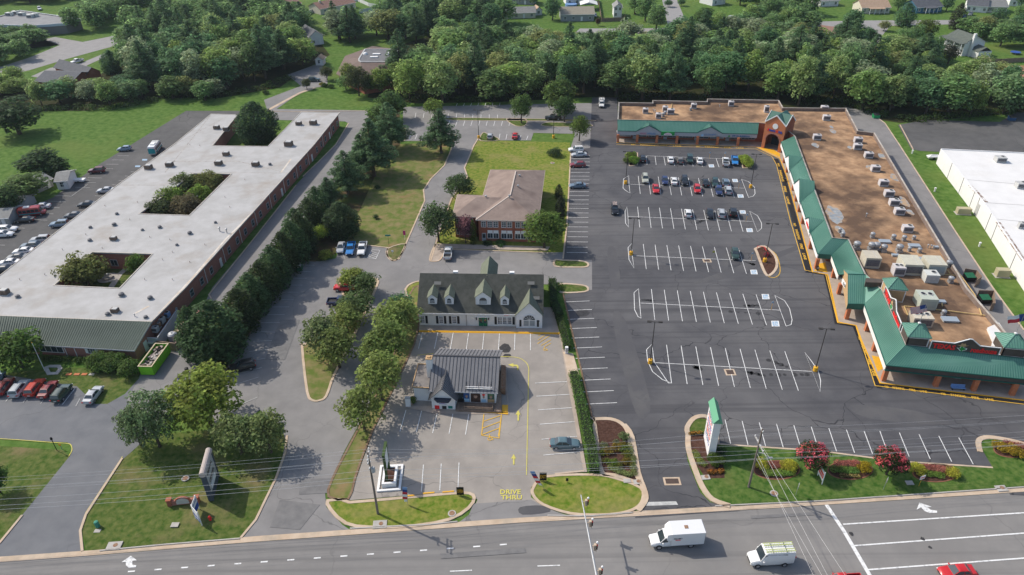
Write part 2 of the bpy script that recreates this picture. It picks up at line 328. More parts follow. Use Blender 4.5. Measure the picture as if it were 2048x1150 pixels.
sheet('car_park',[(1184,195),(1235,195),(1236,285),(1510,290),(1570,300),(1600,350),(1660,540),(1700,640),(1780,765),(2030,800),(2500,840),(2500,1010),(2020,990),(1985,938),(1800,923),(1430,888),(1370,880),(1374,920),(1400,985),(1420,1005),(1480,1022),(1270,1036),(1290,1000),(1275,950),(1262,870),(1225,835),(1184,837),(1126,590),(1184,580),(1184,520),(1125,520),(1134,448),(1141,300),(1180,296)],.07,ASPH_M)
sheet('car_park',[(806,214),(1190,206),(1190,300),(1140,300),(1150,268),(1067,266),(1062,281),(956,281),(911,272),(890,283),(806,282)],.055,ASPH_C)
sheet('service_drive',[(412,602),(425,575),(511,473),(592,370),(637,323),(672,288),(697,247),(690,243),(545,240),(545,218),(735,221),(740,245),(712,290),(690,345),(640,420),(560,480),(480,560),(440,615)],.05,ASPH_C)
sheet('drive',[(528,200),(602,172),(575,150),(640,126),(655,150),(655,172),(628,176),(600,186),(545,224),(535,222)],.06,ASPH_C)
sheet('car_park',[(372,222),(480,222),(478,235),(300,420),(0,590),(-200,690),(-200,520),(-60,470),(60,415),(107,395),(150,363),(200,328)],.05,ASPH_L)
sheet('service_drive',[(1690,214),(1745,225),(1770,246),(1798,288),(1911,463),(1986,576),(2048,660),(2200,860),(2080,860),(1950,700),(1850,560),(1750,400),(1690,300)],.06,ASPH_C)
sheet('car_park',[(1796,250),(1850,240),(2000,244),(2030,225),(2400,230),(2400,330),(1960,304),(1880,304),(1840,302),(1822,298)],.05,ASPH_L)
sheet('street',[(-300,190),(0,134),(62,114),(120,90),(85,78),(60,62),(-60,60),(-60,110),(110,74),(165,84),(236,70),(300,48),(300,62),(236,90),(137,117),(57,141),(0,153),(-300,225)],.03,ASPH_N)
sheet('car_park',[(62,153),(100,136),(165,125),(213,105),(216,112),(176,130),(160,142),(90,157)],.045,ASPH_N)
sheet('street',[(1560,45),(1640,43),(1737,41),(1927,40),(2200,38),(2200,49),(1927,48),(1780,52),(1763,73),(1775,95),(1770,130),(1750,130),(1752,86),(1738,56),(1640,53),(1560,55)],.03,ASPH_N)
sheet('street',[(1322,-10),(1350,-10),(1372,44),(1400,60),(1340,60),(1334,44)],.035,ASPH_N)
sheet('street',[(1160,57),(1240,57),(1400,56),(1400,70),(1240,76),(1180,66),(1150,66)],.03,ASPH_N)
sheet('street',[(1440,50),(1480,36),(1520,26),(1530,32),(1480,52),(1455,60)],.03,ASPH_N)
sheet('dirt_track',[(1890,140),(1905,132),(1960,136),(2060,130),(2060,145),(1985,143),(1895,136)],.03,DIRT)
sheet('forest_floor',[(735,195),(830,207),(1000,204),(1190,194),(1236,212),(1310,212),(1560,210),(1570,222),(1690,222),(1760,240),(1800,246),(1900,238),(2060,224),(2060,175),(1890,150),(1750,130),(1640,100),(1420,84),(1240,88),(1040,82),(900,60),(800,90),(760,120)],.02,FLOOR)
sheet('forest_floor',[(-60,245),(90,222),(180,222),(240,205),(330,196),(440,196),(560,175),(600,145),(660,110),(620,60),(560,20),(330,30),(240,70),(240,110),(200,150),(60,165),(-60,160)],.02,FLOOR)
sheet('planting_bed',[(425,735),(455,752),(512,646),(556,576),(592,521),(640,523),(672,507),(720,420),(760,330),(800,290),(800,205),(742,225),(735,250),(690,345),(640,420),(560,490),(480,570),(400,690)],.035,mat('litter',(.1,.065,.04),(.06,.05,.025),scale=.5,rough=1,spec=.05,c3=(.06,.1,.02),scale3=.12))
lo=[(-260,1144),(187,1111),(511,1084),(1024,1047),(1536,1017.5),(2048,984),(2400,960)]
hi=[(-260,1132),(187,1101),(511,1073),(1024,1037),(1536,1008),(2048,974),(2400,950)]
sheet('gutter',lo+hi[::-1],.085,CONC)
for seg in([(200,1102.5),(330,1090),(480,1078)],[(700,1058),(860,1050),(915,1044)],[(1095,1032),(1180,1033),(1265,1026)],[(1430,1013),(1640,1003),(2048,975),(2400,950)]):
 kerb(seg,.18,CONCG,.2)
island('verge',smooth([(653,1000),(659,1022),(690,1050),(740,1058),(830,1055),(900,1042),(940,1018),(952,996),(940,985),(905,985),(815,993),(700,1003),(697,998)],True,2),VERGE,w=.5,sm=0)
island('verge',smooth([(655,995),(662,960),(690,905),(745,800),(790,700),(812,600),(838,570),(838,630),(830,690),(747,862),(712,958),(698,1000)],True,2),DRYGRASS,TIMBER,w=.35,sm=0)
island('verge',[(1064,975),(1064,992),(1085,1012),(1140,1030),(1200,1033),(1245,1029),(1275,1018),(1288,1000),(1283,975),(1230,955),(1185,948),(1090,952)],VERGE)
island('planting_bed',[(1184,838),(1190,836),(1222,836),(1246,846),(1260,866),(1268,910),(1277,950),(1286,972),(1230,955),(1200,947),(1190,890)],MULCH,w=.7)
sheet('planting_bed',[(1374,862),(1385,842),(1405,836),(1428,844),(1433,888),(1449,940),(1449,957),(1412,958),(1392,930)],.112,MULCH)
kerb([(1434,890),(1429,846),(1418,837),(1405,833),(1387,838),(1374,856),(1376,870)],.8,CONC,.2,sm=3)
sheet('lawn',smooth([(1374,862),(1387,843),(1405,838),(1425,846),(1428,866),(1380,868)]),.125,GRASS)
sheet('verge',[(1402,957),(1449,957),(1449,940),(1434,890),(1640,904),(1800,925),(1985,936),(1958,890),(1962,876),(1985,876),(2048,890),(2200,900),(2200,962),(2048,973),(1640,1002),(1470,1013),(1432,1002)],.108,VERGEG)
kerb([(1434,889),(1640,903),(1800,924),(1985,936)],.3,CONC,.15)
kerb([(1376,870),(1377,900),(1392,945),(1405,975),(1425,1000),(1460,1013)],.85,CONC,.2,sm=3)
kerb([(1960,905),(1956,885),(1965,877),(1985,876),(2030,884),(2060,895)],.8,CONC,.2,sm=3)
kerb([(1248,850),(1264,875),(1276,945),(1290,985),(1290,1003),(1276,1022)],.8,CONC,.2,sm=3)
island('verge',[(1108,520),(1125,520),(1165,522),(1178,528),(1174,535),(1150,536),(1110,534)],GRASS)
island('verge',[(1118,568),(1165,570),(1178,577),(1170,585),(1120,586)],GRASS)
island('planting_bed',[(1509,497),(1530,492),(1552,512),(1556,535),(1542,552),(1528,548),(1511,505)],MULCH,w=.6)
island('verge',[(602,692),(609,688),(640,660),(700,600),(745,560),(757,560),(754,577),(716,660),(671,750),(655,793),(640,803),(624,803),(612,785)],DRYGRASS,w=.45)
island('verge',[(676,560),(690,552),(735,552),(752,560),(745,574),(700,600),(685,590)],GRASS)
sheet('verge',[(812,578),(826,566),(838,562),(838,610),(820,604)],.075,VERGE)
kerb([(838,563),(824,567),(811,579),(818,605)],.4,CONC,.15,sm=2)
island('verge',[(858,520),(868,492),(884,488),(892,497),(882,520),(868,524)],WALK,w=.3)
island('verge',[(774,498),(812,488),(800,515),(788,523),(776,517)],GRASS,w=.3)
for q in([(905,236),(1070,238),(1180,240),(1180,243),(1070,242),(905,241)],[(1086,247),(1105,245),(1150,247),(1180,249),(1178,254),(1090,253)],[(965,266),(976,268),(1000,280),(960,282)],[(1012,238),(1052,239),(1050,252),(1030,252)],[(800,260),(812,258),(812,280),(800,280)]):
 island('verge',q,GRASS,w=.25)
island('planting_bed',[(1252,306),(1276,306),(1276,331),(1258,333)],MULCH,w=.3,sm=0)
island('planting_bed',[(1479,312),(1494,312),(1504,336),(1485,337)],MULCH,w=.3,sm=0)
kerb([(423,598),(418,590),(511,474),(592,371)],.3,CONC)
kerb([(606,353),(637,324),(672,289),(697,247)],.3,CONC)
kerb([(440,760),(512,647),(556,577),(592,521),(632,523)],.3,TIMBER)
kerb([(684,485),(775,496),(774,512),(785,522),(798,519),(812,488),(849.5,402),(847,381),(861,359),(889,331),(902,300),(911,270)],.35,CONC)
kerb([(862,522),(876,473),(903,398),(935,354),(929,336),(948,291),(960,272)],.35,CONC)
kerb([(1141.5,303),(1134,448),(1126,518)],.35,CONC)
kerb([(1126,588),(1155,710),(1184,836)],.3,TIMBER)
kerb([(165,1103),(161,1062),(172,1030),(245,917)],.35,CONC)
kerb([(-40,1110),(0,1086),(45,1031)],.35,CONC)
kerb([(1742,226),(1770,247),(1798,289),(1911,464),(1986,577),(2048,661)],.3,CONC)
kerb([(1800,250),(1826,299)],.3,CONC)
kerb([(574,872),(571,905),(553,955),(512,1040),(482,1076)],.35,CONC)
kerb([(893,499),(1100,506)],.3,CONC)
kerb([(535,222),(545,223),(600,224),(735,222)],.25,CONC)
kerb([(537,220),(600,186),(630,176)],1.3,CONC,.1)
kerb([(1110,948),(1168,943)],.3,CONC)
sheet('pavement',[(839,650),(1083,653),(1086,615),(1105,616),(1119,666),(838,662)],.14,WALK)
sheet('pavement',[(1119,668),(1126,668),(1140,750),(1174,945),(1167,945),(1132,750)],.13,WALK)
sheet('pavement',[(1126,705),(1146,708),(1159,752),(1136,752)],.145,CONC)
sheet('pavement',[(858,518),(900,498),(1095,502),(1100,494),(905,489),(880,488)],.13,WALK)
sheet('pavement',[(813,812),(868,813),(1012,826),(1016,806),(1003,740),(1013,742),(1018,830),(870,828),(813,816)],.12,WALK)
kerb([(838,662.5),(1119,667)],.32,YELLOW,.16,name='yellow_kerb')
struct('yellow_kerb_face',MB().strip(px([(838,664),(1119,668.5)]),.25,.05,.075),YELLOW)
MK=[(1232.7,286),(1513,295),(1560,318),(1573,352),(1600,450),(1618,520),(1625,545),(1655,550),(1662,580),(1676,645),(1712,652),(1722,680),(1760,767),(2025,799),(2120,810)]
kerb(MK,.24,YELLOW,.16,name='yellow_kerb')
struct('pavement',MB().flat(px(MK+[(2120,740),(1811,700),(1762,590),(1700,490),(1600,300),(1560,250),(1235,250)]),.14),WALK)
struct('yellow_kerb_face',MB().flat(px([(1638,528),(1650,526),(1655,546),(1628,543)]),.155).flat(px([(1743,712),(1762,716),(1766,738),(1755,745)]),.155).flat(px([(1515,295),(1545,299),(1560,308),(1560,316)]),.155),YELLOW)
W=MB();Y=MB();LY=MB();BL=MB();FD=MB();ST=MB();W2=MB()
def ln(mb,a,b,w=.12,z=.1):mb.strip([G(*a),G(*b)],w,z)
def pl(mb,pts,w=.12,z=.1,closed=False):mb.strip(px(pts),w,z,closed=closed)
def lerp(a,b,t):return tuple(a[i]+(b[i]-a[i])*t for i in range(len(a)))
def comb(mb,a0,a1,b0,b1,n,w=.12,z=.1):
 """n stripes from line a0-b0 (near first stripe a0->a1, last b0->b1), evenly spaced on the ground"""
 A0,A1,B0,B1=G(*a0),G(*a1),G(*b0),G(*b1)
 for i in range(n):
  t=i/(n-1)if n>1 else 0;mb.strip([A0.lerp(B0,t),A1.lerp(B1,t)],w,z)
comb(W,(1292.5,312),(1294,330),(1398,316),(1405,334),7);comb(W,(1432,317),(1438,335),(1449,318),(1457,336),2)
ln(W,(1290,312),(1479,319))
comb(W,(1276.5,352.5),(1280.5,388.5),(1457.5,359),(1468.5,395.5),10);ln(W,(1260,369),(1488.5,377))
comb(W,(1275,414),(1279.5,455.5),(1474.5,424),(1486,464),10);ln(W,(1256.5,433.5),(1505,443.5))
comb(W,(1286.5,488.75),(1292.5,539),(1476.5,496.75),(1492.75,548),9);ln(W,(1265,512),(1511,522))
comb(W,(1302.75,579),(1309.5,640.5),(1512,589.75),(1533,651),9);ln(W,(1281,606.75),(1559.75,621))
comb(W,(1333,690.5),(1343,767),(1569.5,703.5),(1596.5,782),9);ln(W,(1308,726),(1623.5,743.5))
for pts in([(1257.5,352),(1247,358),(1246,377),(1252,382),(1260,387),(1258,370)],[(1254,414),(1250,424),(1251,447),(1257,455),(1256,434)],[(1263,488),(1256,496),(1258,520),(1268,537),(1264.5,512)],[(1277,578),(1268,586),(1269,620),(1276,634),(1282,637),(1279,606)],[(1304,689),(1293,700),(1295,722),(1305,744),(1325,760),(1343,767),(1337,767),(1308,724)],[(1483,359),(1497,364),(1509,375),(1510,388),(1506,393),(1497,395.5)],[(1499,423),(1515,432),(1523,447),(1523,457),(1515,464.5)],[(1549.5,591.5),(1569,602),(1579,618),(1584,640),(1582,650),(1572,653)],[(1609.5,705.5),(1622,722),(1636,742),(1641,762),(1640,784)]):
 pl(W,pts,.13,.1,True)
L1=[(1143.5,310),(1126,508)]
comb(W,(1143,311),(1180,311),(1133,505.5),(1175,506),24)
comb(W,(1128,604.5),(1179,602.5),(1170,809),(1234,806),11)
comb(W,(845,665.5),(837,698),(1061,668),(1061,701),8)
comb(W,(812,821),(800,864),(938,827),(931,870),5);
comb(W,(1070,767),(1134,764),(1087,911),(1162,904),6)
comb(W,(847,930),(843,984),(918,926),(916,979),3)
for q in([(1076,672),(1081,670)],[(1075,688),(1101,671)],[(1082,692),(1102,680)],[(1076,681),(1092,670)],[(1090,694),(1102,687)]):ln(Y,*q,.12,.105)
pl(Y,[(968,828),(1003,829),(998,877),(963,871)],.15,.1,False);pl(Y,[(968,828),(963,872)],.15,.1)
for q in([(968,843),(1001,832)],[(966,857),(1000,844)],[(964,870),(999,857)]):ln(Y,*q,.16,.105)
ln(Y,(1003,829),(997,873),.15,.102)
struct('painted_ramp',MB().flat(px([(1004,811),(1016,811),(1016,827),(1004,827)]),.165).strip(px([(968,824),(1016,828)]),.5,.02,.165),YELLOW)
pl(LY,smooth([(835,711),(900,706),(985,713),(1030,715),(1048,722),(1057,735),(1057,760),(1055,860),(1053,951)],False,3),.13,.1)
def arrow(mb,pts,z=.105):mb.flat(px(pts),z)
for ax,ay in((1036,832),(1027,920)):
 arrow(LY,[(ax-1,ay+10),(ax+2,ay+10),(ax+2,ay-2),(ax+5,ay-2),(ax+.5,ay-11),(ax-5,ay-2),(ax-1,ay-2)])
arrow(LY,[(1016,730),(1027,727.5),(1027,730),(1034,730),(1037,733),(1037,741),(1034,741),(1034,734),(1032,733),(1027,733),(1027,735)])
for txt,cy,w in(('DRIVE',983.5,41),('THRU',994.5,42)):
 c=G(1021 if txt=='DRIVE' else 1023,cy,.11);ux=G(1040,cy,.11)-G(1000,cy,.11);uy=G(1021,cy-5,.11)-G(1021,cy+5,.11)
 put_text(LY,txt,c,ux,uy,w=(G(1021+w/2,cy)-G(1021-w/2,cy)).length,h=(G(1021,cy-4.6)-G(1021,cy+4.6)).length,depth=.004,bold=.02)
def wheelchair(mb,cx,cy,s,z=.11):
 ux=(G(cx+5,cy)-G(cx-5,cy)).normalized();uy=Vector((-ux.y,ux.x,0));o=G(cx,cy)
 P=lambda a,b:o+ux*a*s+uy*b*s
 mb.strip([P(.35*math.cos(t),.35*math.sin(t)-.15)for t in[math.pi*(.75+1.3*i/9)for i in range(10)]],.12*s,z)
 mb.strip([P(-.1,.55),P(-.05,.05),P(.3,.05),P(.45,-.35),P(.6,-.33)],.13*s,z+.003);mb.flat([P(-.1+.12*math.cos(t),.72+.12*math.sin(t))for t in[i*math.pi/4 for i in range(8)]],z)
wheelchair(Y,980,877,1.0);wheelchair(Y,1090,699,.9)
for cx,cy,hw,hh in((1422.7,332.3,5.2,2.6),(1470,361.7,5.2,2.8),(1481,392.7,5.7,3),(1485.3,424.6,5.7,3),(1499,461,6,3.4),(1507.7,544.7,6.5,4),(1531,594,7,4.6),(1550.5,648,7.4,5)):
 BL.flat(px([(cx-hw,cy-hh),(cx+hw-1.5,cy-hh),(cx+hw,cy+hh),(cx-hw+1.5,cy+hh)]),.095)
 W2.strip(px([(cx-hw,cy-hh),(cx+hw-1.5,cy-hh),(cx+hw,cy+hh),(cx-hw+1.5,cy+hh)]),.22,.1,closed=True);wheelchair(W2,cx,cy,.85,.1)
comb(W,(1450,840),(1461,888),(1728,863),(1745,909),9);comb(W,(1759.5,863),(1776,909),(1917,876),(1946,929),5)
comb(W,(832,226),(830,236),(995,230),(995,238),11,.14);comb(W,(900,241),(896,252),(1020,243),(1018,252),9,.14);comb(W,(822,269),(818,279),(846,270),(843,279),3,.14);comb(W,(1000,268),(998,279),(1056,272),(1053,280),5,.14)
comb(W,(915,207),(912,213),(1000,206),(999,212),7,.14)
comb(FD,(603,531),(629,531),(522,646),(560,646),9);comb(FD,(515,664),(550,665),(470,770),(517,755),6);ln(FD,(470,815),(515,795))
comb(FD,(690,518),(684,505),(735,494),(728,517),4);pl(W,[(745,500),(760,501),(752,518),(735,516)],.1,.1,True)
for t in(0.2,.4,.6,.8):ln(W,lerp((745,500),(735,516),t),lerp((760,501),(752,518),min(1,t+.2)),.1,.104)
for k in range(6):ln(FD,(658-k*2+k*1,612+k*7),(668+k,612+k*7),.1)
comb(FD,(235,312),(258,312),(150,375),(180,376),8);comb(FD,(108,391),(143,393),(60,440),(95,441),5);ln(FD,(143,393),(176,369));comb(FD,(10,455),(50,457),(-30,490),(10,491),3)
comb(FD,(262,344),(275,345),(225,370),(236,371),4);comb(FD,(88,469),(110,470),(190,392),(205,393),4)
for cx,cy in((290,320),(276,333)):BL.flat(px([(cx-5,cy-1.6),(cx+5,cy-1.6),(cx+4,cy+1.6),(cx-6,cy+1.6)]),.08)
comb(FD,(12,804),(22,790),(152,813),(160,798),5);ln(W,(125,810),(150,778));
pl(LY,smooth([(-100,875),(0,878),(105,885.5),(137,888),(143,893),(144,902),(137,914)],False,3),.12,.1);pl(LY,[(245,914),(172,1026),(163,1055)],.12,.1)
for k in range(16):
 x=210+k*53.1-(0 if k else 0);y=1147-(k*53.1)*.0722
 if k:pl(W2,[(x-7,y+.5),(x+7,y-.5)],.22,.06)
pl(W2,[(900,1143),(944,1141)],.16,.06);pl(W2,[(1075,1132.5),(1120,1131)],.16,.06);pl(W2,[(720,1155),(764,1152)],.16,.06)
pl(W2,[(1652,1009),(1688,1063),(1740,1152),(1790,1240)],.55,.06)
for a,b in(((1686,1049),(2300,1010)),((1706,1092),(2300,1048)),((1734,1140),(2300,1098))):pl(W2,[a,b],.22,.062)
arrow(W2,[(1833,1020),(1838.5,1005.5),(1863,1014),(1855,1015),(1861,1020),(1874,1022),(1874,1026),(1858,1026.5),(1848,1022),(1842,1015)],.064)
arrow(W2,[(243,1125),(262,1112),(274,1121),(265,1122),(265,1130),(273,1131),(272,1135),(258,1136),(252,1131),(252,1124)],.064)
struct('stop_bar',MB().flat(px([(1291,1005),(1352,1003.5),(1356,1010.5),(1293,1012.5)]),.1),WPAINTF)
FO=[(1544,314),(1553,330),(1580,440),(1610,541),(1651,548.5),(1675,646),(1711,651),(1750,772),(2030,807),(2120,818)]
pl(Y,[(1232.5,289.5),(1512,298.5),(1544,314)]+FO[1:],.16,.1)
struct('fire_lane_band',MB().strip(px([(1551,318),(1563,342),(1590,445),(1614,530),(1618,543),(1653,549),(1669,612),(1675.5,645.5),(1711.5,651.5),(1756,769),(2027,803),(2120,814)]),1.35,.092),BLACK)
def firetext(a,b,flip=False):
 A,B=G(*a,.1),G(*b,.1);d=(B-A);n=Vector((-d.y,d.x,0)).normalized()
 for k,wd in enumerate(('NO','PARKING','FIRE','LANE')):
  t=(.06,.32,.62,.86)[k];w=(.08,.26,.13,.15)[k]
  put_text(Y,wd,A+d*t+Vector((0,0,.012)),d,n,w=d.length*w,h=.62,depth=.004,bold=.025)
firetext((1768,773),(1860,784.5));firetext((1880,787),(1995,801));firetext((1718,672),(1752,758));firetext((1665,585),(1678,634));firetext((1556,325),(1580,415));firetext((1588,445),(1613,525));firetext((1260,289),(1370,292.5));firetext((1390,293),(1495,296.5))
pl(Y,smooth([(1537,497),(1552,510),(1559,530),(1559,548),(1548,556),(1535,553)],False,3),.15,.1)
rs=random.Random(4)
for row in([(1283,600),(1310,602)],[(1437,622),(1520,628)],[(1490,612),(1515,612)],[(1390,735),(1400,738)],[(1490,744),(1530,752)],[(1535,720),(1575,735)],[(1540,750),(1620,750)],[(1490,524),(1508,530)],[(1393,447),(1410,440)]):
 for k in range(6):
  c=G(*lerp(row[0],row[1],(k+rs.random()*.7)/5.6));r=rs.uniform(.22,.6)
  ST.flat([c+Vector((r*rs.uniform(.7,1.2)*math.cos(t*math.pi/4.5),r*rs.uniform(.7,1.2)*math.sin(t*math.pi/4.5),0))for t in range(9)],.088)
for cx,cy,r in((1011,697,1.4),(1165,626,1.5),(1013,712,.8),(1702,1068,.35),(1860,1095,.25),(1845,1078,.3)):
 c=G(cx,cy);ST.flat([c+Vector((r*rs.uniform(.6,1.2)*math.cos(t*math.pi/5.5),r*rs.uniform(.6,1.2)*math.sin(t*math.pi/5.5),0))for t in range(11)],.089)
struct('parking_lines',W,WPAINT);struct('road_markings',W2,WPAINT);struct('yellow_markings',Y,YPAINT);struct('drive_through_markings',LY,LYPAINT);struct('accessible_bay_markings',BL,BPAINT);struct('faded_parking_lines',FD,WPAINTF);struct('oil_stains',ST,STAIN)
PT=MB();PT2=MB()
for q in([(1480,478),(1500,476),(1510,482),(1488,485)],[(1225,640),(1250,640),(1300,800),(1285,838),(1262,800)],[(1420,500),(1450,502),(1455,540),(1425,538)],[(1215,500),(1232,500),(1240,570),(1222,572)],[(1660,470),(1400,560),(1405,566),(1480,548)],[(1700,810),(1830,822),(1900,850),(1740,838)]):PT2.flat(px(smooth(q,True,3)),.078)
for q in([(1040,1015),(1085,1012),(1100,1024),(1045,1030)],):PT2.flat(px(smooth(q,True,3)),.09)
for q in([(600,960),(690,955),(680,985),(598,990)],[(560,1000),(640,1010),(600,1060),(540,1055)],[(900,505),(1000,507),(1000,520),(900,518)],[(560,640),(600,640),(570,720),(530,720)],[(880,1108),(1050,1096),(1052,1106),(882,1118)],[(1500,1032),(1640,1024),(1642,1030),(1502,1038)]):PT.flat(px(q),.083)
struct('asphalt_patches',PT,mat('patch_asphalt',(.15,.147,.145),(.19,.185,.18),scale=.8,rough=.95));struct('worn_asphalt',PT2,mat('worn_asphalt',(.088,.087,.09),(.135,.13,.126),scale=.4,rough=.95,lo=.4,hi=.7,c3=(.082,.081,.086),scale3=.2,lo3=.4,hi3=.56))
GR=MB();GF=MB()
for cx,cy,w,d in((1344,963,2.0,1.0),(1460,745,1.3,1.2),(1414,522,1.3,.9)):
 c=G(cx,cy);GF.box(c+Vector((0,0,.06)),(w+.6,d+.6,.06));GR.box(c+Vector((0,0,.1)),(w,d,.03))
struct('drain_frames',GF,CONC);struct('drain_grates',GR,mat('iron_grate',(.1,.06,.045),(.06,.05,.045),scale=6,rough=.8))
class Fac:
 """a vertical wall plane through two ground pixels; features are measured on it"""
 def __init__(s,A,B,off=0.0):
  s.A,s.B=V3(A,0),V3(B,0);s.u=(s.B-s.A);s.L=s.u.length;s.u.normalize()
  n=Vector((s.u.y,-s.u.x,0));s.n=n if n.dot(CAM-s.A)>0 else-n;s.A=s.A+s.n*off
 def uz(s,x,y):
  d=ray(x,y);t=(s.A-CAM).dot(s.n)/d.dot(s.n);P=CAM+d*t;return(P-s.A).dot(s.u),P.z
 def P(s,u,z,o=0.0):return s.A+s.u*u+s.n*o+Vector((0,0,z))
 def panel(s,mb,u0,u1,z0,z1,t=.06,o=0.0):
  return mb.box(s.P((u0+u1)/2,(z0+z1)/2,o+t/2),(u1-u0,t,z1-z0),s.u,s.n)
 def poly(s,mb,pts,t=.06,o=0.0):
  """extruded polygon, pts in (u,z)"""
  a=[s.P(u,z,o+t)for u,z in pts];b=[s.P(u,z,o)for u,z in pts];n=len(pts)
  tri=tessellate_polygon([[Vector((u,z,0))for u,z in pts]])
  mb.add(a+b,[tuple(q)for q in tri]+[tuple(n+i for i in q)for q in tri]+[(i,(i+1)%n,n+(i+1)%n,n+i)for i in range(n)])
  return mb
 def window(s,par,u0,u1,z0,z1,frame=WHITE,pane=GLASS,bars=(1,1),o=0.0,fw=.1,name='window'):
  f=MB()
  for a,b,c,d in((u0-fw,u0,z0-fw,z1+fw),(u1,u1+fw,z0-fw,z1+fw),(u0,u1,z1,z1+fw),(u0,u1,z0-fw,z0)):s.panel(f,a,b,c,d,.09,o)
  for k in range(1,bars[0]):u=u0+(u1-u0)*k/bars[0];s.panel(f,u-.03,u+.03,z0,z1,.07,o)
  for k in range(1,bars[1]):z=z0+(z1-z0)*k/bars[1];s.panel(f,u0,u1,z-.03,z+.03,.065,o)
  w=f.build(name,frame,par);q=MB();s.panel(q,u0,u1,z0,z1,.04,o+.004);q.build('pane',pane,w);return w
 def door(s,par,u0,u1,z0,z1,m=WHITE,o=0.0,glass=None,handle=True):
  q=MB();s.panel(q,u0,u1,z0,z1,.07,o);d=q.build('door',m,par)
  if glass:q=MB();s.panel(q,u0+.15,u1-.15,z0+.9,z1-.2,.02,o+.07);q.build('pane',glass,d)
  if handle:q=MB();s.panel(q,u1-.16,u1-.1,z0+.95,z0+1.15,.05,o+.07);q.build('handle',STEEL,d)
  return d
def seam(mb,e0,e1,r0,r1,sp=.45,h=.05,w=.05):
 """standing seams running from the eave e0-e1 to the ridge r0-r1"""
 e0,e1,r0,r1=map(Vector,(e0,e1,r0,r1));n=max(2,int(max((e1-e0).length,(r1-r0).length)/sp));nn=(e1-e0).cross(r0-e0 if(r0-e0).length>.01 else r1-e0).normalized()
 if nn.z<0:nn=-nn
 for i in range(n+1):
  t=i/n;mb.bar(e0.lerp(e1,t)+nn*h/2,r0.lerp(r1,t)+nn*h/2,w,h,nn)
def slope(mb,e0,e1,r1,r0,th=.12):
 """a roof slab with thickness under its top face"""
 P=[Vector(q)for q in(e0,e1,r1,r0)];D=Vector((0,0,-th));vs=P+[q+D for q in P]
 mb.add(vs,[(0,1,2,3),(7,6,5,4)]+[(i,4+i,4+(i+1)%4,(i+1)%4)for i in range(4)])
def gable(par,A,B,depth,zw,zr,wall,roof,along=True,over=.3,trim=None,z0=0.0,wname='wall',rname='roof'):
 """box house: A,B front ground corners, depth away; ridge along the front (along) or across it"""
 A,B=V3(A,0),V3(B,0);u=(B-A).normalized();n=Vector((-u.y,u.x,0))
 if n.dot(A-V3(CAM,0))<0:n=-n
 C,D=B+n*depth,A+n*depth;Z=lambda p,z:Vector((p.x,p.y,z));w=MB()
 for p,q in((A,B),(B,C),(C,D),(D,A)):w.quad(Z(p,z0),Z(q,z0),Z(q,zw),Z(p,zw))
 if along:g1,g2=((B,C),(D,A))
 else:g1,g2=((A,B),(C,D))
 for p,q in(g1,g2):w.add([Z(p,zw),Z(q,zw),Z((p+q)/2,zr)],[(0,1,2)])
 wo=w.build(wname,wall,par);r=MB();k=over
 if along:
  m0,m1=(A+D)/2-u*k,(B+C)/2+u*k;f0,f1,b0,b1=A-n*k-u*k,B-n*k+u*k,D+n*k-u*k,C+n*k+u*k;dz=(zr-zw)*k/(depth/2)
 else:
  m0,m1=(A+B)/2-n*k,(C+D)/2+n*k;f0,f1,b0,b1=A-u*k-n*k,D-u*k+n*k,B+u*k-n*k,C+u*k+n*k;dz=(zr-zw)*k/((B-A).length/2)
 t=.1
 slope(r,Z(f0,zw-dz+t),Z(f1,zw-dz+t),Z(m1,zr+t),Z(m0,zr+t));slope(r,Z(b1,zw-dz+t),Z(b0,zw-dz+t),Z(m0,zr+t),Z(m1,zr+t))
 ro=r.build(rname,roof,par)
 if trim:
  q=MB();q.bar(Z(f0,zw-dz),Z(f1,zw-dz),.12,.2);q.bar(Z(b0,zw-dz),Z(b1,zw-dz),.12,.2);q.build_each('eave_board',trim,par)
 return dict(A=A,B=B,C=C,D=D,u=u,n=n,wall=wo,roof=ro)
def flat_block(par,poly,z,wall,roofm,zr=None,trim=None,th=.22,holes=(),z0=0.0):
 """walls of a flat-roofed block with a parapet; poly = outer wall line"""
 zr=z-.35 if zr is None else zr;inn=inset(poly,th);w=MB()
 hin=[inset(h,-th)for h in holes]
 w.prism(poly,z0,z,top=False)
 w.prism(inn,zr-.1,z,top=False)
 for h,hi2 in zip(holes,hin):w.prism(h,z0,z,top=False);w.prism(hi2,zr-.1,z,top=False)
 wo=w.build('wall',wall,par)
 c=MB();c.flat(poly,z+.003,[inn])
 for h,hi2 in zip(holes,hin):c.flat(hi2,z+.003,[h])
 c.build('parapet_cap',trim or wall,par)
 r=MB();r.flat(inn,zr,hin);ro=r.build('roof',roofm,par);return wo,ro
zs=4.5
so=[(422.5,228),(475,229.5),(425,291.5),(536,293),(603,224),(679,225.4),(629,288),(512,417.5),(370.5,575.5),(323,621),(303,643.5),(0,631.5),(-130,627),(-130,652),(0,551),(236,369.5),(349,288)]
so=[q for q in so if q!=(-130,652)]+[]
so=[(422.5,228),(475,229.5),(425,291.5),(536,293),(603,224),(679,225.4),(629,288),(512,417.5),(370.5,575.5),(303,643.5),(0,631.5),(-150,626),(-80,604),(0,551),(236,369.5),(349,288)]
RP=px(so,zs);WP=inset(RP,.45)
h1=px([(387,347),(463,348),(379,431),(278,428)],zs);h2=px([(184,504.5),(305.5,508),(239,577),(107.7,571)],zs)
sch=thing('low_brick_building','long low red brick building with white flat roof, two courtyards and green metal front roof','building',G(340,640))
W_=MB();W_.prism(WP,0,zs-.28,top=False)
for h in(h1,h2):W_.prism(inset(h,-.35),0,zs-.28,top=False)
W_.build('wall',BRICKD,sch)
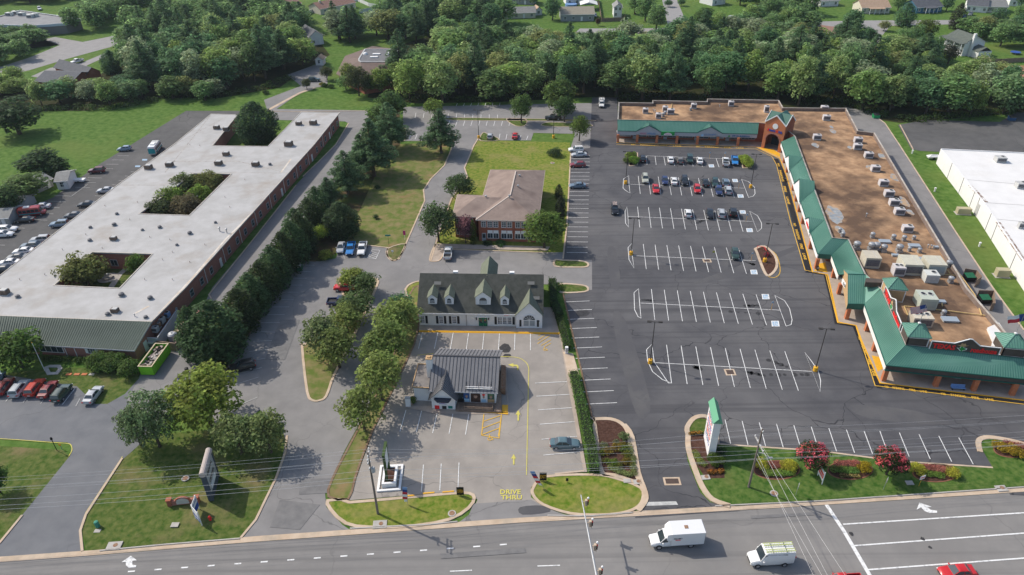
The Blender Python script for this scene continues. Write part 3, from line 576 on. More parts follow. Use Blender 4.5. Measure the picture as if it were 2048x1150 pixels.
r=MB();r.flat(RP,zs,[h1,h2]);r.build('roof',MEMB,sch)
r=MB();r.prism(RP,zs-.3,zs-.003,top=False);r.flat(RP,zs-.3,[h1,h2])
for h in(h1,h2):r.prism(h,zs-.3,zs-.003,top=False)
r.build('fascia',GREYW,sch)
r=MB()
for h in(h1,h2):r.strip(h,.25,zs+.002,zs+.1,closed=True)
r.strip(RP,.22,zs+.002,zs+.09,closed=True,side=0);r.build('roof_edge',mat('roof_edge',(.5,.47,.42),(.4,.36,.3),scale=.6),sch)
r=MB()
for q in([(350,289),(455,232)],[(236,370),(331,370.5)],[(340,323),(478,323)],[(478,323),(570,345)],[(385,347.5),(380,345),(575,346)],[(330,345),(420,232)]):r.strip(px(q,zs),.26,zs+.012)
r.build('roof_seam',mat('seam_tar',(.22,.2,.18),(.45,.42,.38),scale=.9),sch)
r=MB()
for q in([(505,425),(450,480),(385,556),(318,627)],[(268,628),(298,612)],[(562,345),(582,318)]):r.strip(px(q,zs),.5,zs+.02)
r.build_each('roof_stain',mat('rust_stain',(.5,.42,.33),(.6,.56,.5),scale=.8,lo=.4,hi=.6),sch)
ev=px([(-150,676),(76,692.5),(269,701)],2.75);rd=px([(-150,626),(0,631.5),(303,643.5)],zs+.08)
e0,e1,r0,r1=ev[0],ev[2],rd[0],rd[2]
r=MB();slope(r,e0,e1,r1,r0,.15);seam(r,e0,e1,r0,r1,.5,.06,.07);r.build('green_roof',GREEND,sch)
F=Fac(G(76,712),G(268,722));fa=V3(e0,0).lerp(V3(e1,0),0)+Vector((0,.55,0));fb=V3(e1,0)+Vector((-.35,.55,0))
r=MB();r.quad(V3(fa,0),V3(fb,0),V3(fb,2.75),V3(fa,2.75));gb=V3(r1,0)+Vector((-.35,0,0));r.add([V3(fb,0),V3(gb,0),V3(gb,zs-.1),V3(fb,2.7)],[(0,1,2,3)]);r.build('front_wall',BRICKD,sch)
r=MB();r.bar(V3(e0,2.62),V3(e1,2.62),.15,.22);r.bar(V3(e1,2.68),V3(r1,zs-.02),.12,.22);r.build('gutter',GREYW,sch)
F=Fac(fa,fb)
for a,b in(((90,700),(134,712)),):
 u0,z=F.uz(82,702);u1,_=F.uz(128,704);F.window(sch,u0,u1,.8,2.2,bars=(4,1))
u0,_=F.uz(178,706);u1,_=F.uz(193,706.5);F.window(sch,u0,u1,1.1,2.1,bars=(3,2))
q=MB();F.panel(q,u0-.55,u0-.12,1.0,2.2);F.panel(q,u1+.12,u1+.55,1.0,2.2);q.build_each('shutter',WHITE,sch)
q=MB()
for x in(133,152):u,_=F.uz(x,705);F.panel(q,u-.05,u+.05,0,2.6,.1)
q.build_each('downspout',WHITE,sch)
F=Fac(fb,gb);F.door(sch,F.L*.42,F.L*.42+1.1,0,2.15,WHITE)
a=V3(WP[8],0);b=V3(WP[7],0);c=V3(WP[6],0);d=V3(WP[5],0)
for p,q2,k0 in((a,b,0),(b,c,0),(c,d,0)):
 F=Fac(p,q2);n=int(F.L/4.4);dn=MB()
 for k in range(n):
  u=(k+.5)*F.L/n
  if k%5==3:F.door(sch,u-.5,u+.5,0,2.2,WHITE)
  else:F.window(sch,u-.6,u+.6,1.0,2.5,GREYW,bars=(1,2))
  if k%2:F.panel(dn,u+1.9,u+2.0,0,4.1,.1)
 dn.build_each('downspout',WHITE,sch)
for h in(h1,h2):
 P4=[V3(q,0)for q in inset(h,-.35)];F=Fac(P4[0],P4[1]);F.n=Vector((0,-1,0))if F.n.y>0 else F.n
 for u in(.25,.55):F.window(sch,F.L*u,F.L*u+1.5,.9,2.4,GREYW,bars=(2,1))
 F.door(sch,F.L*.78,F.L*.78+1.1,0,2.2,WHITE,glass=GLASS)
struct('courtyard_lawn',MB().flat(inset(h1,-.3),.02).flat(inset(h2,-.3),.02),GRASS)
struct('courtyard_path',MB().strip(px([(222,575),(240,548),(262,530)]),1.3,.06).flat([G(216,556)+Vector((2.2*math.cos(t),2.2*math.sin(t),0))for t in np.linspace(0,6,14)],.07),CONCG)
fo=thing('fountain','small round stone fountain basin in the near courtyard of the long building','fountain',G(216,556))
MB().lathe(G(216,556),[(1.1,0),(1.2,.4),(1.0,.42),(.95,.2)],16).build('basin',CONCG,fo);MB().lathe(G(216,556),[(.12,.1),(.1,.9),(.35,1.0),(.3,1.1)],10).build('spout',STEEL,fo)
sv=thing('service_enclosure','grey walled equipment yard with wooden gate beside the green dumpster','enclosure',G(350,690))
zc=2.4
for A,B,m_,h_ in(((300,694),(322,696),GREYW,2.4),((322,696),(360,640),GREYW,2.6),((318,697),(355,702),WOOD,1.9),((355,702),(390,660),WOOD,1.9),((390,660),(372,640),GREYW,1.6),((335,640),(360,632),GREYW,2.2)):
 w=MB();w.bar(G(*A)+Vector((0,0,h_/2)),G(*B)+Vector((0,0,h_/2)),.18,h_);w.build('screen_wall',m_,sv)
w=MB();w.flat(px([(302,668),(330,640),(345,640),(322,668)]),2.1);w.build('low_roof',MEMB,sv)
col=thing('colonial_building','white one-storey building with dark shingle roof, four dormers and green double door','building',G(960,655))
A,B=G(839.5,651),G(1083,654.5);zE,zR=3.45,8.0
gg=gable(col,A,B,14.2,zE,zR,STUCCO,SHING,True,.35,WHITE);F=Fac(A,B);u=F.u;n=-F.n
def dormer(par,cx,yb,w,zb,zt,zp,front,roofm,arch=False,back=9.0):
 """gabled dormer whose face stands on the main slope, ridge running back"""
 uc,_=F.uz(cx,yb);o=-back;t=MB()
 P=lambda a,z,d:F.P(uc+a,z,-d)
 d0=front
 t.add([P(-w/2,zb,d0),P(w/2,zb,d0),P(w/2,zt,d0),P(0,zp,d0),P(-w/2,zt,d0)],[(0,1,2,3,4)])
 dd=lambda z:(z-zE)*7.1/(zR-zE)
 for s in(-1,1):t.add([P(s*w/2,zb-.5,d0),P(s*w/2,zt,d0),P(s*w/2,zt,dd(zt)),],[(0,1,2)])
 dm=t.build('dormer',WHITE,par);r=MB();k=.18;sl=(zp-zt)/(w/2)
 for s in(-1,1):
  slope(r,P(s*(w/2+k),zt-k*sl+.08,d0-.15),P(s*(w/2+k),zt-k*sl+.08,dd(zt)+.1),P(0,zp+.1,dd(zp)+.4),P(0,zp+.1,d0-.15),.1)
 r.build('dormer_roof',SHINGG,dm)
 FF=Fac(P(-w/2,0,d0),P(w/2,0,d0));ww=w*.5
 if arch:
  q=MB();FF.poly(q,[(w/2+ww/2*1.15*math.cos(a_),zb+.95+ww/2*1.15*math.sin(a_))for a_ in np.linspace(0,math.pi,13)]+[(w/2-ww*.575,zb+.25),(w/2+ww*.575,zb+.25)],.06,.01);fr=q.build('arched_window',WHITE,dm)
  q=MB();FF.poly(q,[(w/2+ww/2*math.cos(a_),zb+1.02+ww/2*math.sin(a_))for a_ in np.linspace(0,math.pi,13)],.03,.055);q.build('fanlight',GLASS,fr)
  q=MB();FF.panel(q,w/2-ww/2,w/2+ww/2,zb+.32,zb+.95,.03,.055);q.build('pane',BLIND if w>2.5 else GLASS,fr)
  q=MB()
  for a_ in(-.25,0,.25):FF.panel(q,w/2+ww*a_-.02,w/2+ww*a_+.02,zb+.32,zb+.95,.02,.085)
  FF.panel(q,w/2-ww/2,w/2+ww/2,zb+.62,zb+.66,.02,.086);q.build('muntin',WHITE,fr)
 return dm
for cx,yb,w in((863.5,616,1.75),(897.5,617,1.7),(1009,619,1.65)):dormer(col,cx,yb,w,4.35,6.0,6.75,1.35,SHINGG,True)
dormer(col,965.5,618,3.0,4.35,6.25,7.45,1.35,SHINGG,True)
u0,_=F.uz(1035,640);u1,_=F.uz(1082,640);w=u1-u0+.5;um=(u0+u1)/2;q=MB();zp=6.3
FP=lambda a,z,d:F.P(um+a,z,d)
q.add([FP(-w/2,0,.5),FP(w/2,0,.5),FP(w/2,zE,.5),FP(0,zp,.5),FP(-w/2,zE,.5)],[(0,1,2,3,4)])
for s in(-1,1):q.quad(FP(s*w/2,0,.5),FP(s*w/2,0,-.2),FP(s*w/2,zE,-.2),FP(s*w/2,zE,.5))
bay=q.build('front_gable',WHITE,col);q=MB();sl=(zp-zE)/(w/2)
for s in(-1,1):slope(q,FP(s*(w/2+.25),zE-.25*sl+.08,.75),FP(s*(w/2+.25),zE-.25*sl+.08,-.3),FP(0,zp+.12,-4.9),FP(0,zp+.12,.75),.12)
q.build('gable_roof',SHINGG,bay)
F2=Fac(FP(-w/2,0,.5),FP(w/2,0,.5));c=w/2;ww=2.4
q=MB();F2.poly(q,[(c+1.35*math.cos(a_),2.1+1.35*math.sin(a_))for a_ in np.linspace(0,math.pi,15)]+[(c-1.35,.55),(c+1.35,.55)],.06,.01);fr=q.build('arched_window',WHITE,bay)
q=MB();F2.poly(q,[(c+1.15*math.cos(a_),2.15+1.15*math.sin(a_))for a_ in np.linspace(0,math.pi,15)],.03,.055);q.build('fanlight',GLASS,fr)
for s in(-1,1):q=MB();F2.panel(q,c+s*.6-.52,c+s*.6+.52,.7,2.0,.03,.055);q.build('pane',BLIND,fr)
q=MB()
for a_ in(.5,1.05,1.57,2.1,2.65):q.bar(F2.P(c,2.17,.1),F2.P(c+1.15*math.cos(a_),2.17+1.15*math.sin(a_),.1),.05,.02,F2.n)
q.build('muntin',WHITE,fr)
q=MB()
for s in(-1,1):F2.panel(q,c+s*1.75-.2,c+s*1.75+.2,.5,2.1,.05,.01)
q.build_each('shutter',BLACK,bay)
def shwin(par,FF,x0,x1,n=1,sh=(1,1),yb=648):
 ua,_=FF.uz(x0,yb-10);ub,_=FF.uz(x1,yb-10);wd=(ub-ua)/n
 for k in range(n):FF.window(par,ua+k*wd+.1,ua+(k+1)*wd-.1,.75,2.35,WHITE,GLASS,(3,4))
 q=MB()
 if sh[0]:FF.panel(q,ua-.6,ua-.15,.6,2.45,.05,.01)
 if sh[1]:FF.panel(q,ub+.15,ub+.6,.6,2.45,.05,.01)
 q.build_each('shutter',BLACK,par)
shwin(col,F,841,849.5,1,(0,1));shwin(col,F,878,886.5);shwin(col,F,904,913);shwin(col,F,995,1023.5,3)
ua,_=F.uz(957.5,645);ub,_=F.uz(975,645)
for s in(0,1):F.door(col,ua+s*(ub-ua)/2+.02,ua+(s+1)*(ub-ua)/2-.02,0,2.2,mat('green_door',(.01,.16,.07),rough=.5),glass=GLASS)
q=MB();F.panel(q,ua-.3,ub+.3,2.25,2.55,.12);q.build('door_lintel',WHITE,col)
for x in(953,977.5):uu,_=F.uz(x,640);q=MB();F.panel(q,uu-.1,uu+.1,1.7,2.2,.2,.02);q.build('wall_lantern',BLACK,col)
q=MB();uu,_=F.uz(933,640);F.panel(q,uu-.05,uu+.05,0,3.3,.1);q.build_each('downspout',mat('brown_pipe',(.3,.26,.22)),col)
uu,_=F.uz(1008,632);q=MB();F.panel(q,uu-2.0,uu+1.0,2.66,3.1,.04,.01);sg=q.build('wall_sign',WHITE,col);q=MB();put_text(q,'OPEN',F.P(uu+.45,2.9,.07),F.u,(0,0,1),.9,.26,.02,.02);q.build('sign_lettering',RED,sg)
uu,_=F2.uz(1073,640);q=MB();put_text(q,'1025',F2.P(uu+.35,1.9,.03),F2.u,(0,0,1),.6,.22,.03);q.build('house_number',BLACK,col)
um,_=F.uz(972,600);rear=MB();wq=3.6
P=lambda a,z,d:F.P(um+a-.2,z,-d)
for s in(-1,1):slope(rear,P(s*wq/2,5.9,8.0),P(s*wq/2,5.9,14.6),P(0,8.0,14.6),P(0,8.0,6.6),.12)
rr=rear.build('rear_dormer_roof',SHINGG,col);q=MB();q.add([P(-wq/2+.2,3,14.3),P(wq/2-.2,3,14.3),P(wq/2-.2,5.9,14.3),P(0,7.9,14.3),P(-wq/2+.2,5.9,14.3)],[(0,1,2,3,4)]);q.build('rear_gable',WHITE,col)
q=MB()
for x,y in((911,547),(1024,548.5)):c=G(x,y,zR);q.box(c+Vector((0,.5,.1)),(1.0,.6,.35))
q.build_each('roof_vent',WHITE,col)
q=MB()
for x,y,z in((875,570,7.0),(1062,570,7),(1072,600,5.2)):c=G(x,y,z);q.add([c+F.u*a-F.n*b+Vector((0,0,b*(zR-zE)/7.1+.1))for a,b in((-.7,0),(.7,0),(.7,.6),(-.7,.6))],[(0,1,2,3)])
q.build_each('roof_patch',mat('light_shingles',(.16,.16,.15)),col)
bar=thing('small_shop','small white drive-through shop with dark grey metal roof, murals and a brick chimney','building',G(930,822))
A,B=G(866,806),G(992,810);zE,zR=3.3,6.2
gb_=gable(bar,A,B,11.0,zE,zR,WHITE,BLKMET,True,.45,GREYW);F=Fac(A,B)
u,n=gb_['u'],gb_['n'];Z=lambda p,z:Vector((p.x,p.y,z));k=.45;dz=(zR-zE)*k/5.5;q=MB();m0,m1=(gb_['A']+gb_['D'])/2-u*k,(gb_['B']+gb_['C'])/2+u*k
seam(q,Z(gb_['A']-n*k-u*k,zE-dz+.1),Z(gb_['B']-n*k+u*k,zE-dz+.1),Z(m0,zR+.1),Z(m1,zR+.1),.62,.07,.06);seam(q,Z(gb_['D']+n*k-u*k,zE-dz+.1),Z(gb_['C']+n*k+u*k,zE-dz+.1),Z(m0,zR+.1),Z(m1,zR+.1),.62,.07,.06)
q.bar(Z(m0,zR+.14),Z(m1,zR+.14),.3,.08);q.build('roof_seam',mat('seam_grey_dark',(.07,.07,.075)),bar)
an=px([(829.6,800.5),(866,803),(872,757),(838,757)]);an2=[an[0],an[1],an[1]+n*6.0,an[0]+n*6.0]
w=MB().prism(an2,0,3.05,top=False);w.build('annex_wall',WHITE,bar);ro=inset(an2,-.25);MB().prism(ro,3.05,3.2).build('annex_roof',mat('felt_roof',(.17,.155,.145),(.22,.2,.185),scale=.8),bar);MB().strip(inset(ro,.06),.16,3.2,3.32,closed=True).build('annex_roof_edge',TAN,bar)
cc=G(863,757,3.2);cc=gb_['A']-u*.75+n*3.6;MB().box((cc.x,cc.y,3.6),(1.0,1.0,7.2),u,n).build('chimney',WHITE,bar);MB().box((cc.x,cc.y,7.26),(1.15,1.15,.14),u,n).box((cc.x,cc.y,7.42),(.5,.5,.2),u,n).build('chimney_cap',TAN,bar)
pA,pB=G(864.5,818),G(911,820);pw=(pB-pA).length;pm=(pA+pB)/2;pz,pp=2.75,4.9;q=MB();FP2=Fac(pA,pB)
q.add([FP2.P(0,0),FP2.P(pw,0),FP2.P(pw,pz),FP2.P(pw/2,pp),FP2.P(0,pz)],[(0,1,2,3,4)])
for uu in(0,pw):q.quad(FP2.P(uu,0),FP2.P(uu,0,-1.7),FP2.P(uu,pz,-1.7),FP2.P(uu,pz))
por=q.build('porch_wall',WHITE,bar);q=MB();q2=MB();k=.5;sl=(pp-pz)/(pw/2)
for s in(-1,1):
 e=pw/2+s*(pw/2+k);E0,E1,R1,R0=FP2.P(e,pz-k*sl+.08,.4),FP2.P(e,pz-k*sl+.08,-1.2),FP2.P(pw/2,pp+.1,-4.6),FP2.P(pw/2,pp+.1,.4)
 slope(q,E0,E1,R1,R0,.1);seam(q2,E0,E1,R0,R1,.6,.06,.05)
pr=q.build('porch_roof',BLKMET,por);q2.bar(R0+Vector((0,0,.04)),R1+Vector((0,0,.04)),.25,.07);q2.build('porch_seam',MATS['seam_grey_dark'],por)
q=MB();FP2.poly(q,[(pw*.14,2.7),(pw*.86,2.7),(pw*.74,2.0),(pw*.26,2.0)],.5,.05);q.build('awning',mat('navy_awning',(.03,.04,.065),rough=.7),por)
for a,b,z0,z1,m_ in((.12,.32,.15,.9,RED),(.44,.62,.2,.85,BLACK),(.7,.88,.35,.9,mat('teal_panel',(.02,.2,.16)))):
 q=MB();FP2.panel(q,pw*a,pw*b,z0,z1,.05,.01);q.build('picture_panel',m_,por)
q=MB();FP2.panel(q,pw*.3,pw*.66,1.15,1.95,.06,.02);ban=q.build('banner',WHITE,por);q=MB();FP2.panel(q,pw*.32,pw*.64,1.7,1.92,.02,.085);FP2.panel(q,pw*.4,pw*.56,1.55,1.7,.02,.085);q.build('banner_stripe',PINK,ban);q=MB();FP2.panel(q,pw*.32,pw*.64,1.32,1.44,.02,.085);q.build('banner_wave',BLUE,ban)
SKIN=mat('mural_skin',(.42,.27,.2),(.3,.2,.15),scale=1.5);HAIR=mat('mural_hair',(.09,.05,.035),(.05,.03,.025),scale=2);MGR=mat('mural_green',(.06,.12,.09));MBL=mat('mural_blue',(.04,.1,.26));MLB=mat('mural_pale_blue',(.35,.55,.7))
for x0,x1,kind in((919,926,0),(927.5,939.5,1),(941.5,961,2),(962,973,3),(975,989,4)):
 ua,_=F.uz(x0,795);ub,_=F.uz(x1,797);z0,z1=.55,2.98;c=(ua+ub)/2;w=ub-ua;q=MB()
 if kind in(2,4):F.poly(q,[(c+w/2*math.cos(a_),z1-w/2+w/2*math.sin(a_))for a_ in np.linspace(0,math.pi,11)]+[(ua,z0),(ub,z0)],.04,.01)
 else:F.panel(q,ua,ub,z0,z1,.04,.01)
 mu=q.build('mural',(MGR,MBL,HAIR,WHITE,MGR)[kind],bar);ell=lambda mb,cx,cz,rx,rz,o:F.poly(mb,[(cx+rx*math.cos(a_),cz+rz*math.sin(a_))for a_ in np.linspace(0,2*math.pi,13)[:-1]],.01,o)
 q=MB();ell(q,c,1.85,w*.2,.38,.052);q.build('painted_face',SKIN if kind else BLIND,mu)
 q=MB();F.panel(q,ua+.05,ub-.05,z0+.05,1.3,.008,.051);q.build('painted_shoulders',(BLACK,MLB,HAIR,MLB,TAN)[kind],mu)
 q=MB();ell(q,c,2.3,w*.3,.22,.056);q.build('painted_hair',(BLACK,MBL,HAIR,RED,mat('mural_olive',(.12,.2,.1)))[kind],mu)
q=MB();L_=[F.uz(931,770)[0],F.uz(984,770)[0]]
for z in(3.55,3.95):F.panel(q,L_[0],L_[1],z-.05,z+.05,.1,-.1)
fr=q.build('sign_rail',WHITE,bar);q=MB()
for uu in(L_[0]+.2,(L_[0]+L_[1])/2,L_[1]-.2):
 q.tube([F.P(uu,3.1,.2),F.P(uu,4.0,-.1)],.04,6);q.tube([F.P(uu,3.4,-.4),F.P(uu,4.5,-.7),F.P(uu,4.6,-.1),F.P(uu,4.3,.4)],.03,6)
q.build('sign_lamp_bracket',BLACK,fr)
q=MB();dk=px([(912,824),(1003,827),(1003,745),(993,745),(990,806),(915,806)]);q.prism(dk,0,.45);dko=q.build('deck',WOOD,bar)
q=MB()
for a,b in(((929,822),(966,824)),((966,824),(985,825)),((985,825),(986,812)),((929,822),(929,808))):
 for h_ in(.75,1.05):q.bar(G(*a)+Vector((0,0,h_)),G(*b)+Vector((0,0,h_)),.06,.12)
 q.bar(G(*a)+Vector((0,0,.6)),G(*b)+Vector((0,0,.6)),.04,.4)
for a in((929,822),(948,823),(966,824),(985,825)):q.bar(G(*a),G(*a)+Vector((0,0,1.15)),.12,.12,(1,0,0))
q.build('railing',WOOD,bar);q=MB();q.prism(px([(1003,740),(1012,742),(1011,790),(1001,788)]),0,1.3);q.build('side_shed',RUST,bar)
F4=F;F.door(bar,F.uz(919,806)[0]-.3,F.uz(927,806)[0]+.1,.45,2.5,BLACK,glass=GLASS)
off=thing('brick_office','two-storey red brick office with brown hip roof behind leafy trees','building',G(1005,484))
zE,zR=6.0,8.6
A=G(958,481);B=G(1073,484.5);F=Fac(A,B);u=F.u;n=-F.n
fl,fr_=G(951.7,439.4,zE),G(1076.6,442.4,zE);bl,br=G(981,339,zE),G(1090,340.3,zE)
W1=inset([fl,fr_,br,bl],.5);w=MB();w.prism(W1,0,zE,top=False)
wl=[G(904.4,432,zE),G(951.7,434,zE),G(1000,392,zE),G(914.7,388.4,zE)];wl2=inset(wl,.5);w.prism(wl2,0,zE-.02,top=False);w.build('wall',BRICK,off)
r=MB();T1=G(1031.5,341.8,zR);T0=G(1020.4,390.6,zR);T1=G(1031.5,342.5,zR)
slope(r,fl,fr_,T0,T0,.15);slope(r,fr_,br,T1,T0,.15);slope(r,bl,fl,T0,T1,.15);r.add([bl,br,T1],[(0,1,2)])
a0,a1,a2,a3=wl;rr0=G(953,394.3,7.9);rr1=G(1007.8,395,7.9)
slope(r,a0,a1,rr1,rr0,.15);slope(r,a2,a3,rr0,rr1,.15);slope(r,a3,a0,rr0,rr0,.15);r.build('roof',SHINGB,off)
q=MB();q.strip([bl,fl,fr_,br],.14,zE-.25,zE-.02);q.strip([a3,a0,a1],.14,zE-.25,zE-.02);q.bar(T0+Vector((0,0,.05)),T1+Vector((0,0,.05)),.3,.1);q.bar(fl,T0,.3,.12);q.build_each('eave_board',mat('tan_trim',(.5,.42,.36)),off)
F=Fac(W1[0],W1[1])
for x0 in(967,982.5,1007.5,1019,1034.5,1046):
 a,_=F.uz(x0+12-10,450);b_,_=F.uz(x0+12-4,450)
us=[F.L*t for t in(.09,.2,.3,.44,.54,.68,.78,.9)]
for t in us:F.window(off,t-.5,t+.5,3.9,5.3,WHITE,GLASS,(2,3))
for t in us[1:]:
 F.window(off,t-.6,t+.6,.9,2.2,WHITE,GLASS,(2,1));q=MB();F.panel(q,t-.62,t+.62,2.32,3.0,.08,.01);q.build('spandrel_panel',WHITE,off)
F.door(off,us[0]-.5,us[0]+.5,0,2.2,GREYW,glass=GLASS)
FW=Fac(wl2[0],wl2[1])
for t in(.2,.5,.8):FW.window(off,FW.L*t-.5,FW.L*t+.5,3.9,5.2,WHITE,GLASS,(2,2));FW.window(off,FW.L*t-.6,FW.L*t+.6,.9,2.3,WHITE,GLASS,(2,1))
q=MB()
for x,y,z in((1039,356,7.6),(1036,377,7.7),(972,398,7.4),(1019,397,8.2)):c=G(x,y,z);q.lathe(c,[(.12,0),(.12,.7),(.3,.72),(.3,.95),(.1,1.0)],8)
for x,y,z in((981,427,6.4),(1004,427,6.4)):q.lathe(G(x,y,z),[(.25,0),(.25,.3)],8)
q.build_each('roof_vent',STEEL,off)
mal=thing('strip_mall','L-shaped red brick strip mall with brown gravel roof and green metal canopies','building',G(1560,318))
zP,zRf,zE,zB=6.2,5.2,3.75,2.45
ML=[(1235.5,239.3),(1237.5,205),(1305,206),(1305.2,201),(1414,203.2),(1414.6,197.8),(1557.7,200.7),(1566,215.4),(1692,216.5),(1716,261.6),(1748.8,265.5),(1934,576),(2007,660),(2062,724),(2046,716),(1811,690),(1762,578.5),(1730,549),(1696,479),(1664,476),(1589,272),(1562,250),(1517.7,245.7)]
MP=px(ML,zP);inn=inset(MP,.28);w=MB();w.prism(MP,0,zP,top=False);w.build('wall',BRICK,mal);MB().prism(inn,zRf-.1,zP,top=False).build('parapet',mat('parapet_brown',(.16,.12,.1),(.22,.17,.14),scale=1),mal)
w=MB();w.flat(MP,zP+.003,[inn]);w.strip(MP,.16,zP+.004,zP+.1,closed=True);w.build('parapet_cap',mat('parapet_cap',(.45,.43,.4),(.33,.27,.21),scale=.5),mal)
w=MB();w.flat(inn,zRf);roof=w.build('roof',BALLAST,mal)
w=MB();rp=random.Random(3)
for cx,cy,r_ in((1669,425,3.2),(1672,437,2.3),(1680,460,1.6),(1740,335,1.7),(1765,312,2.0),(1790,355,2.0),(1810,406,1.9),(1806,398,1.3),(1820,424,1.3),(1665,262,1.5),(1663,254,1.0),(1630,290,1.7),(1700,295,1.2)):
 c=G(cx,cy,zRf+.02);w.flat([c+DB*r_*.62*rp.uniform(.75,1.15)*math.cos(t*math.pi/5)+DA*r_*1.25*rp.uniform(.75,1.15)*math.sin(t*math.pi/5)for t in range(10)],zRf+.02+rp.random()*.01)
w.build_each('roof_patch',PATCHM,mal)
w=MB()
for q in([(1875,488),(1950,590),(1963,630),(1980,632)],[(1808,612),(1900,622),(1963,630)],[(1838,520),(1845,545),(1912,551)],[(1808,612),(1820,640)],[(1885,612),(1882,600)],[(1342,218),(1345,202)],[(1900,548),(1895,540)]):
 P=px(q,zRf+.25)
 for a,b in zip(P,P[1:]):w.bar(a,b,.16,.16)
w.build('roof_pipe',mat('yellow_gas_pipe',(.62,.45,.2),(.55,.38,.16),scale=1),mal)
SEAMSH=mat('shaded_seam_green',(.05,.17,.13),rough=.5)  # rib shading painted in: seams a darker green than the canopy metal
def canopy(e,r,ze=zE,zr=zP,fascia=WHITE,fz=zB,trim=GREENT,seamsp=.42,soff=True,name='canopy'):
 """green canopy: eave pixels e, ridge pixels r; white fascia hanging at the eave"""
 e0,e1=px(e,ze);r0,r1=px(r,zr);q=MB();slope(q,e0,e1,r1,r0,.1);c=q.build(name,GREENM,mal);q=MB();seam(q,e0,e1,r0,r1,seamsp,.07,.06);q.build('roof_seam',SEAMSH,c)
 nn=(r0-e0);nn.z=0;nn.normalize();d=(e1-e0).normalized()
 if fascia:
  q=MB();q.bar(V3(e0+nn*.15,(ze+fz)/2-.06),V3(e1+nn*.15,(ze+fz)/2-.06),.2,ze-fz-.12);q.build('fascia',fascia,c)
  if soff:q=MB();q.quad(V3(e0+nn*.25,fz+.25),V3(e1+nn*.25,fz+.25),V3(r1,fz+.25),V3(r0,fz+.25));q.build('soffit',WHITE,c)
 q=MB();q.bar(V3(e0,ze+.02),V3(e1,ze+.02),.14,.16);q.bar(r0+Vector((0,0,.03)),r1+Vector((0,0,.03)),.2,.12);q.build('canopy_trim',trim,c)
 return c,e0,e1,r0,r1
def gablet(par,E0,E1,R0,t,wd,zp,ze=zE,fz=zB+.4,front=WHITE,out=.12,gm=GREENM):
 """white gable set on the canopy eave, its green roof running back into the canopy"""
 d=(E1-E0).normalized();nn=(R0-E0);nn.z=0;nn.normalize();run=((R0-E0)-d*(R0-E0).dot(d));run.z=0;run=run.length;sl=(zP-ze)/run;c=E0.lerp(E1,t)-nn*out
 q=MB();A,B,T=V3(c-d*wd/2,ze),V3(c+d*wd/2,ze),V3(c,zp);A2,B2=V3(A,fz),V3(B,fz)
 q.add([A2,B2,B,T,A]+[v+nn*.15 for v in(A2,B2,B,T,A)],[(0,1,2,3,4),(9,8,7,6,5)]+[(i,5+i,5+(i+1)%5,(i+1)%5)for i in range(5)])
 go=q.build('gable',front,par);q=MB();q2=MB();q3=MB();up=Vector((0,0,.12));bk=(zp-ze)/sl+out
 for s,X in((-1,A),(1,B)):
  X0=X-nn*.12+d*s*.12+Vector((0,0,.03))
  if zp>zP+.05:
   f=(zp-zP)/(zp-ze);E_=T+nn*(run+out);Q_=V3(E_+d*s*wd/2*f,zP+.06);q.add([X0+up*.5,X+up*.5+nn*out,Q_,E_+up,T-nn*.12+up],[(0,1,2,3,4)]);q.add([Q_,E_+up,V3(E_,zP-.2)],[(0,1,2)]);seam(q3,X0+up*.5,Q_,T-nn*.12+up,E_+up,.42,.07,.06);q2.bar(X0,T-nn*.12+Vector((0,0,.06)),.1,.14);continue
  slope(q,X0+up*.5,X+up*.5+nn*out,T+nn*bk+up,T-nn*.12+up,.08);seam(q3,X0+up*.5,X+up*.5+nn*out,T-nn*.12+up,T+nn*bk+up,.42,.07,.06);q2.bar(X0,T-nn*.12+Vector((0,0,.06)),.1,.14)
 q.build('gable_roof',gm,go);q3.build('roof_seam',SEAMSH,go);q2.build('gable_trim',GREENT,go);return go,c,d,nn
cN,e0,e1,r0,r1=canopy([(1234.6,261.8),(1515,268.3)],[(1235,239.3),(1517.7,245.7)],fascia=GREYW);FN=Fac(V3(e0,0),V3(e1,0),.0)
uN=lambda x:FN.uz(x,270)[0]/FN.L
gablet(cN,e0,e1,r0,uN(1296.3),7.6,zE+2.0,front=GREYW);gablet(cN,e0,e1,r0,uN(1418.8),7.6,zE+2.0,front=GREYW)
cE,e0,e1,r0,r1=canopy([(1562,284),(1635,508)],[(1589,272),(1664,476)]);FE=Fac(V3(e0,0),V3(e1,0))
def tE(x,y):return FE.uz(x,y)[0]/FE.L
gs=[]
for A_,B_,pk in(((1573,313),(1581.5,336),(1580,311)),((1590,367),(1602,402),(1602,358)),((1612,441),(1621,467),(1619.5,438))):
 ua,ub=FE.uz(*A_)[0],FE.uz(*B_)[0];gs.append(gablet(cE,e0,e1,r0,(ua+ub)/2/FE.L,abs(ub-ua),min(7.7,max(zP-.2,FE.uz(*pk)[1])),out=.2))
c1,f0,f1,s0,s1=canopy([(1635,508),(1661.5,510)],[(1664,476),(1696,479)],fascia=GREENT,fz=zB+.2)
c2,g0,g1,t0,t1=canopy([(1663,510),(1677,549)],[(1696,479),(1728,547)],fascia=STUCCO)
zr2=6.5
a0,a1=G(1695.5,608,zE),G(1729,608.5,zE);b0,b1=G(1696,548,zr2),G(1731,549,zr2);nb=V3(b0-a0,0);c0=V3(a0+nb*2,zE);cc1=V3(a1+nb*2,zE)
a0w=a0-(a1-a0).normalized()*1.2;b0w=b0-(a1-a0).normalized()*1.2;c0w=c0-(a1-a0).normalized()*1.2
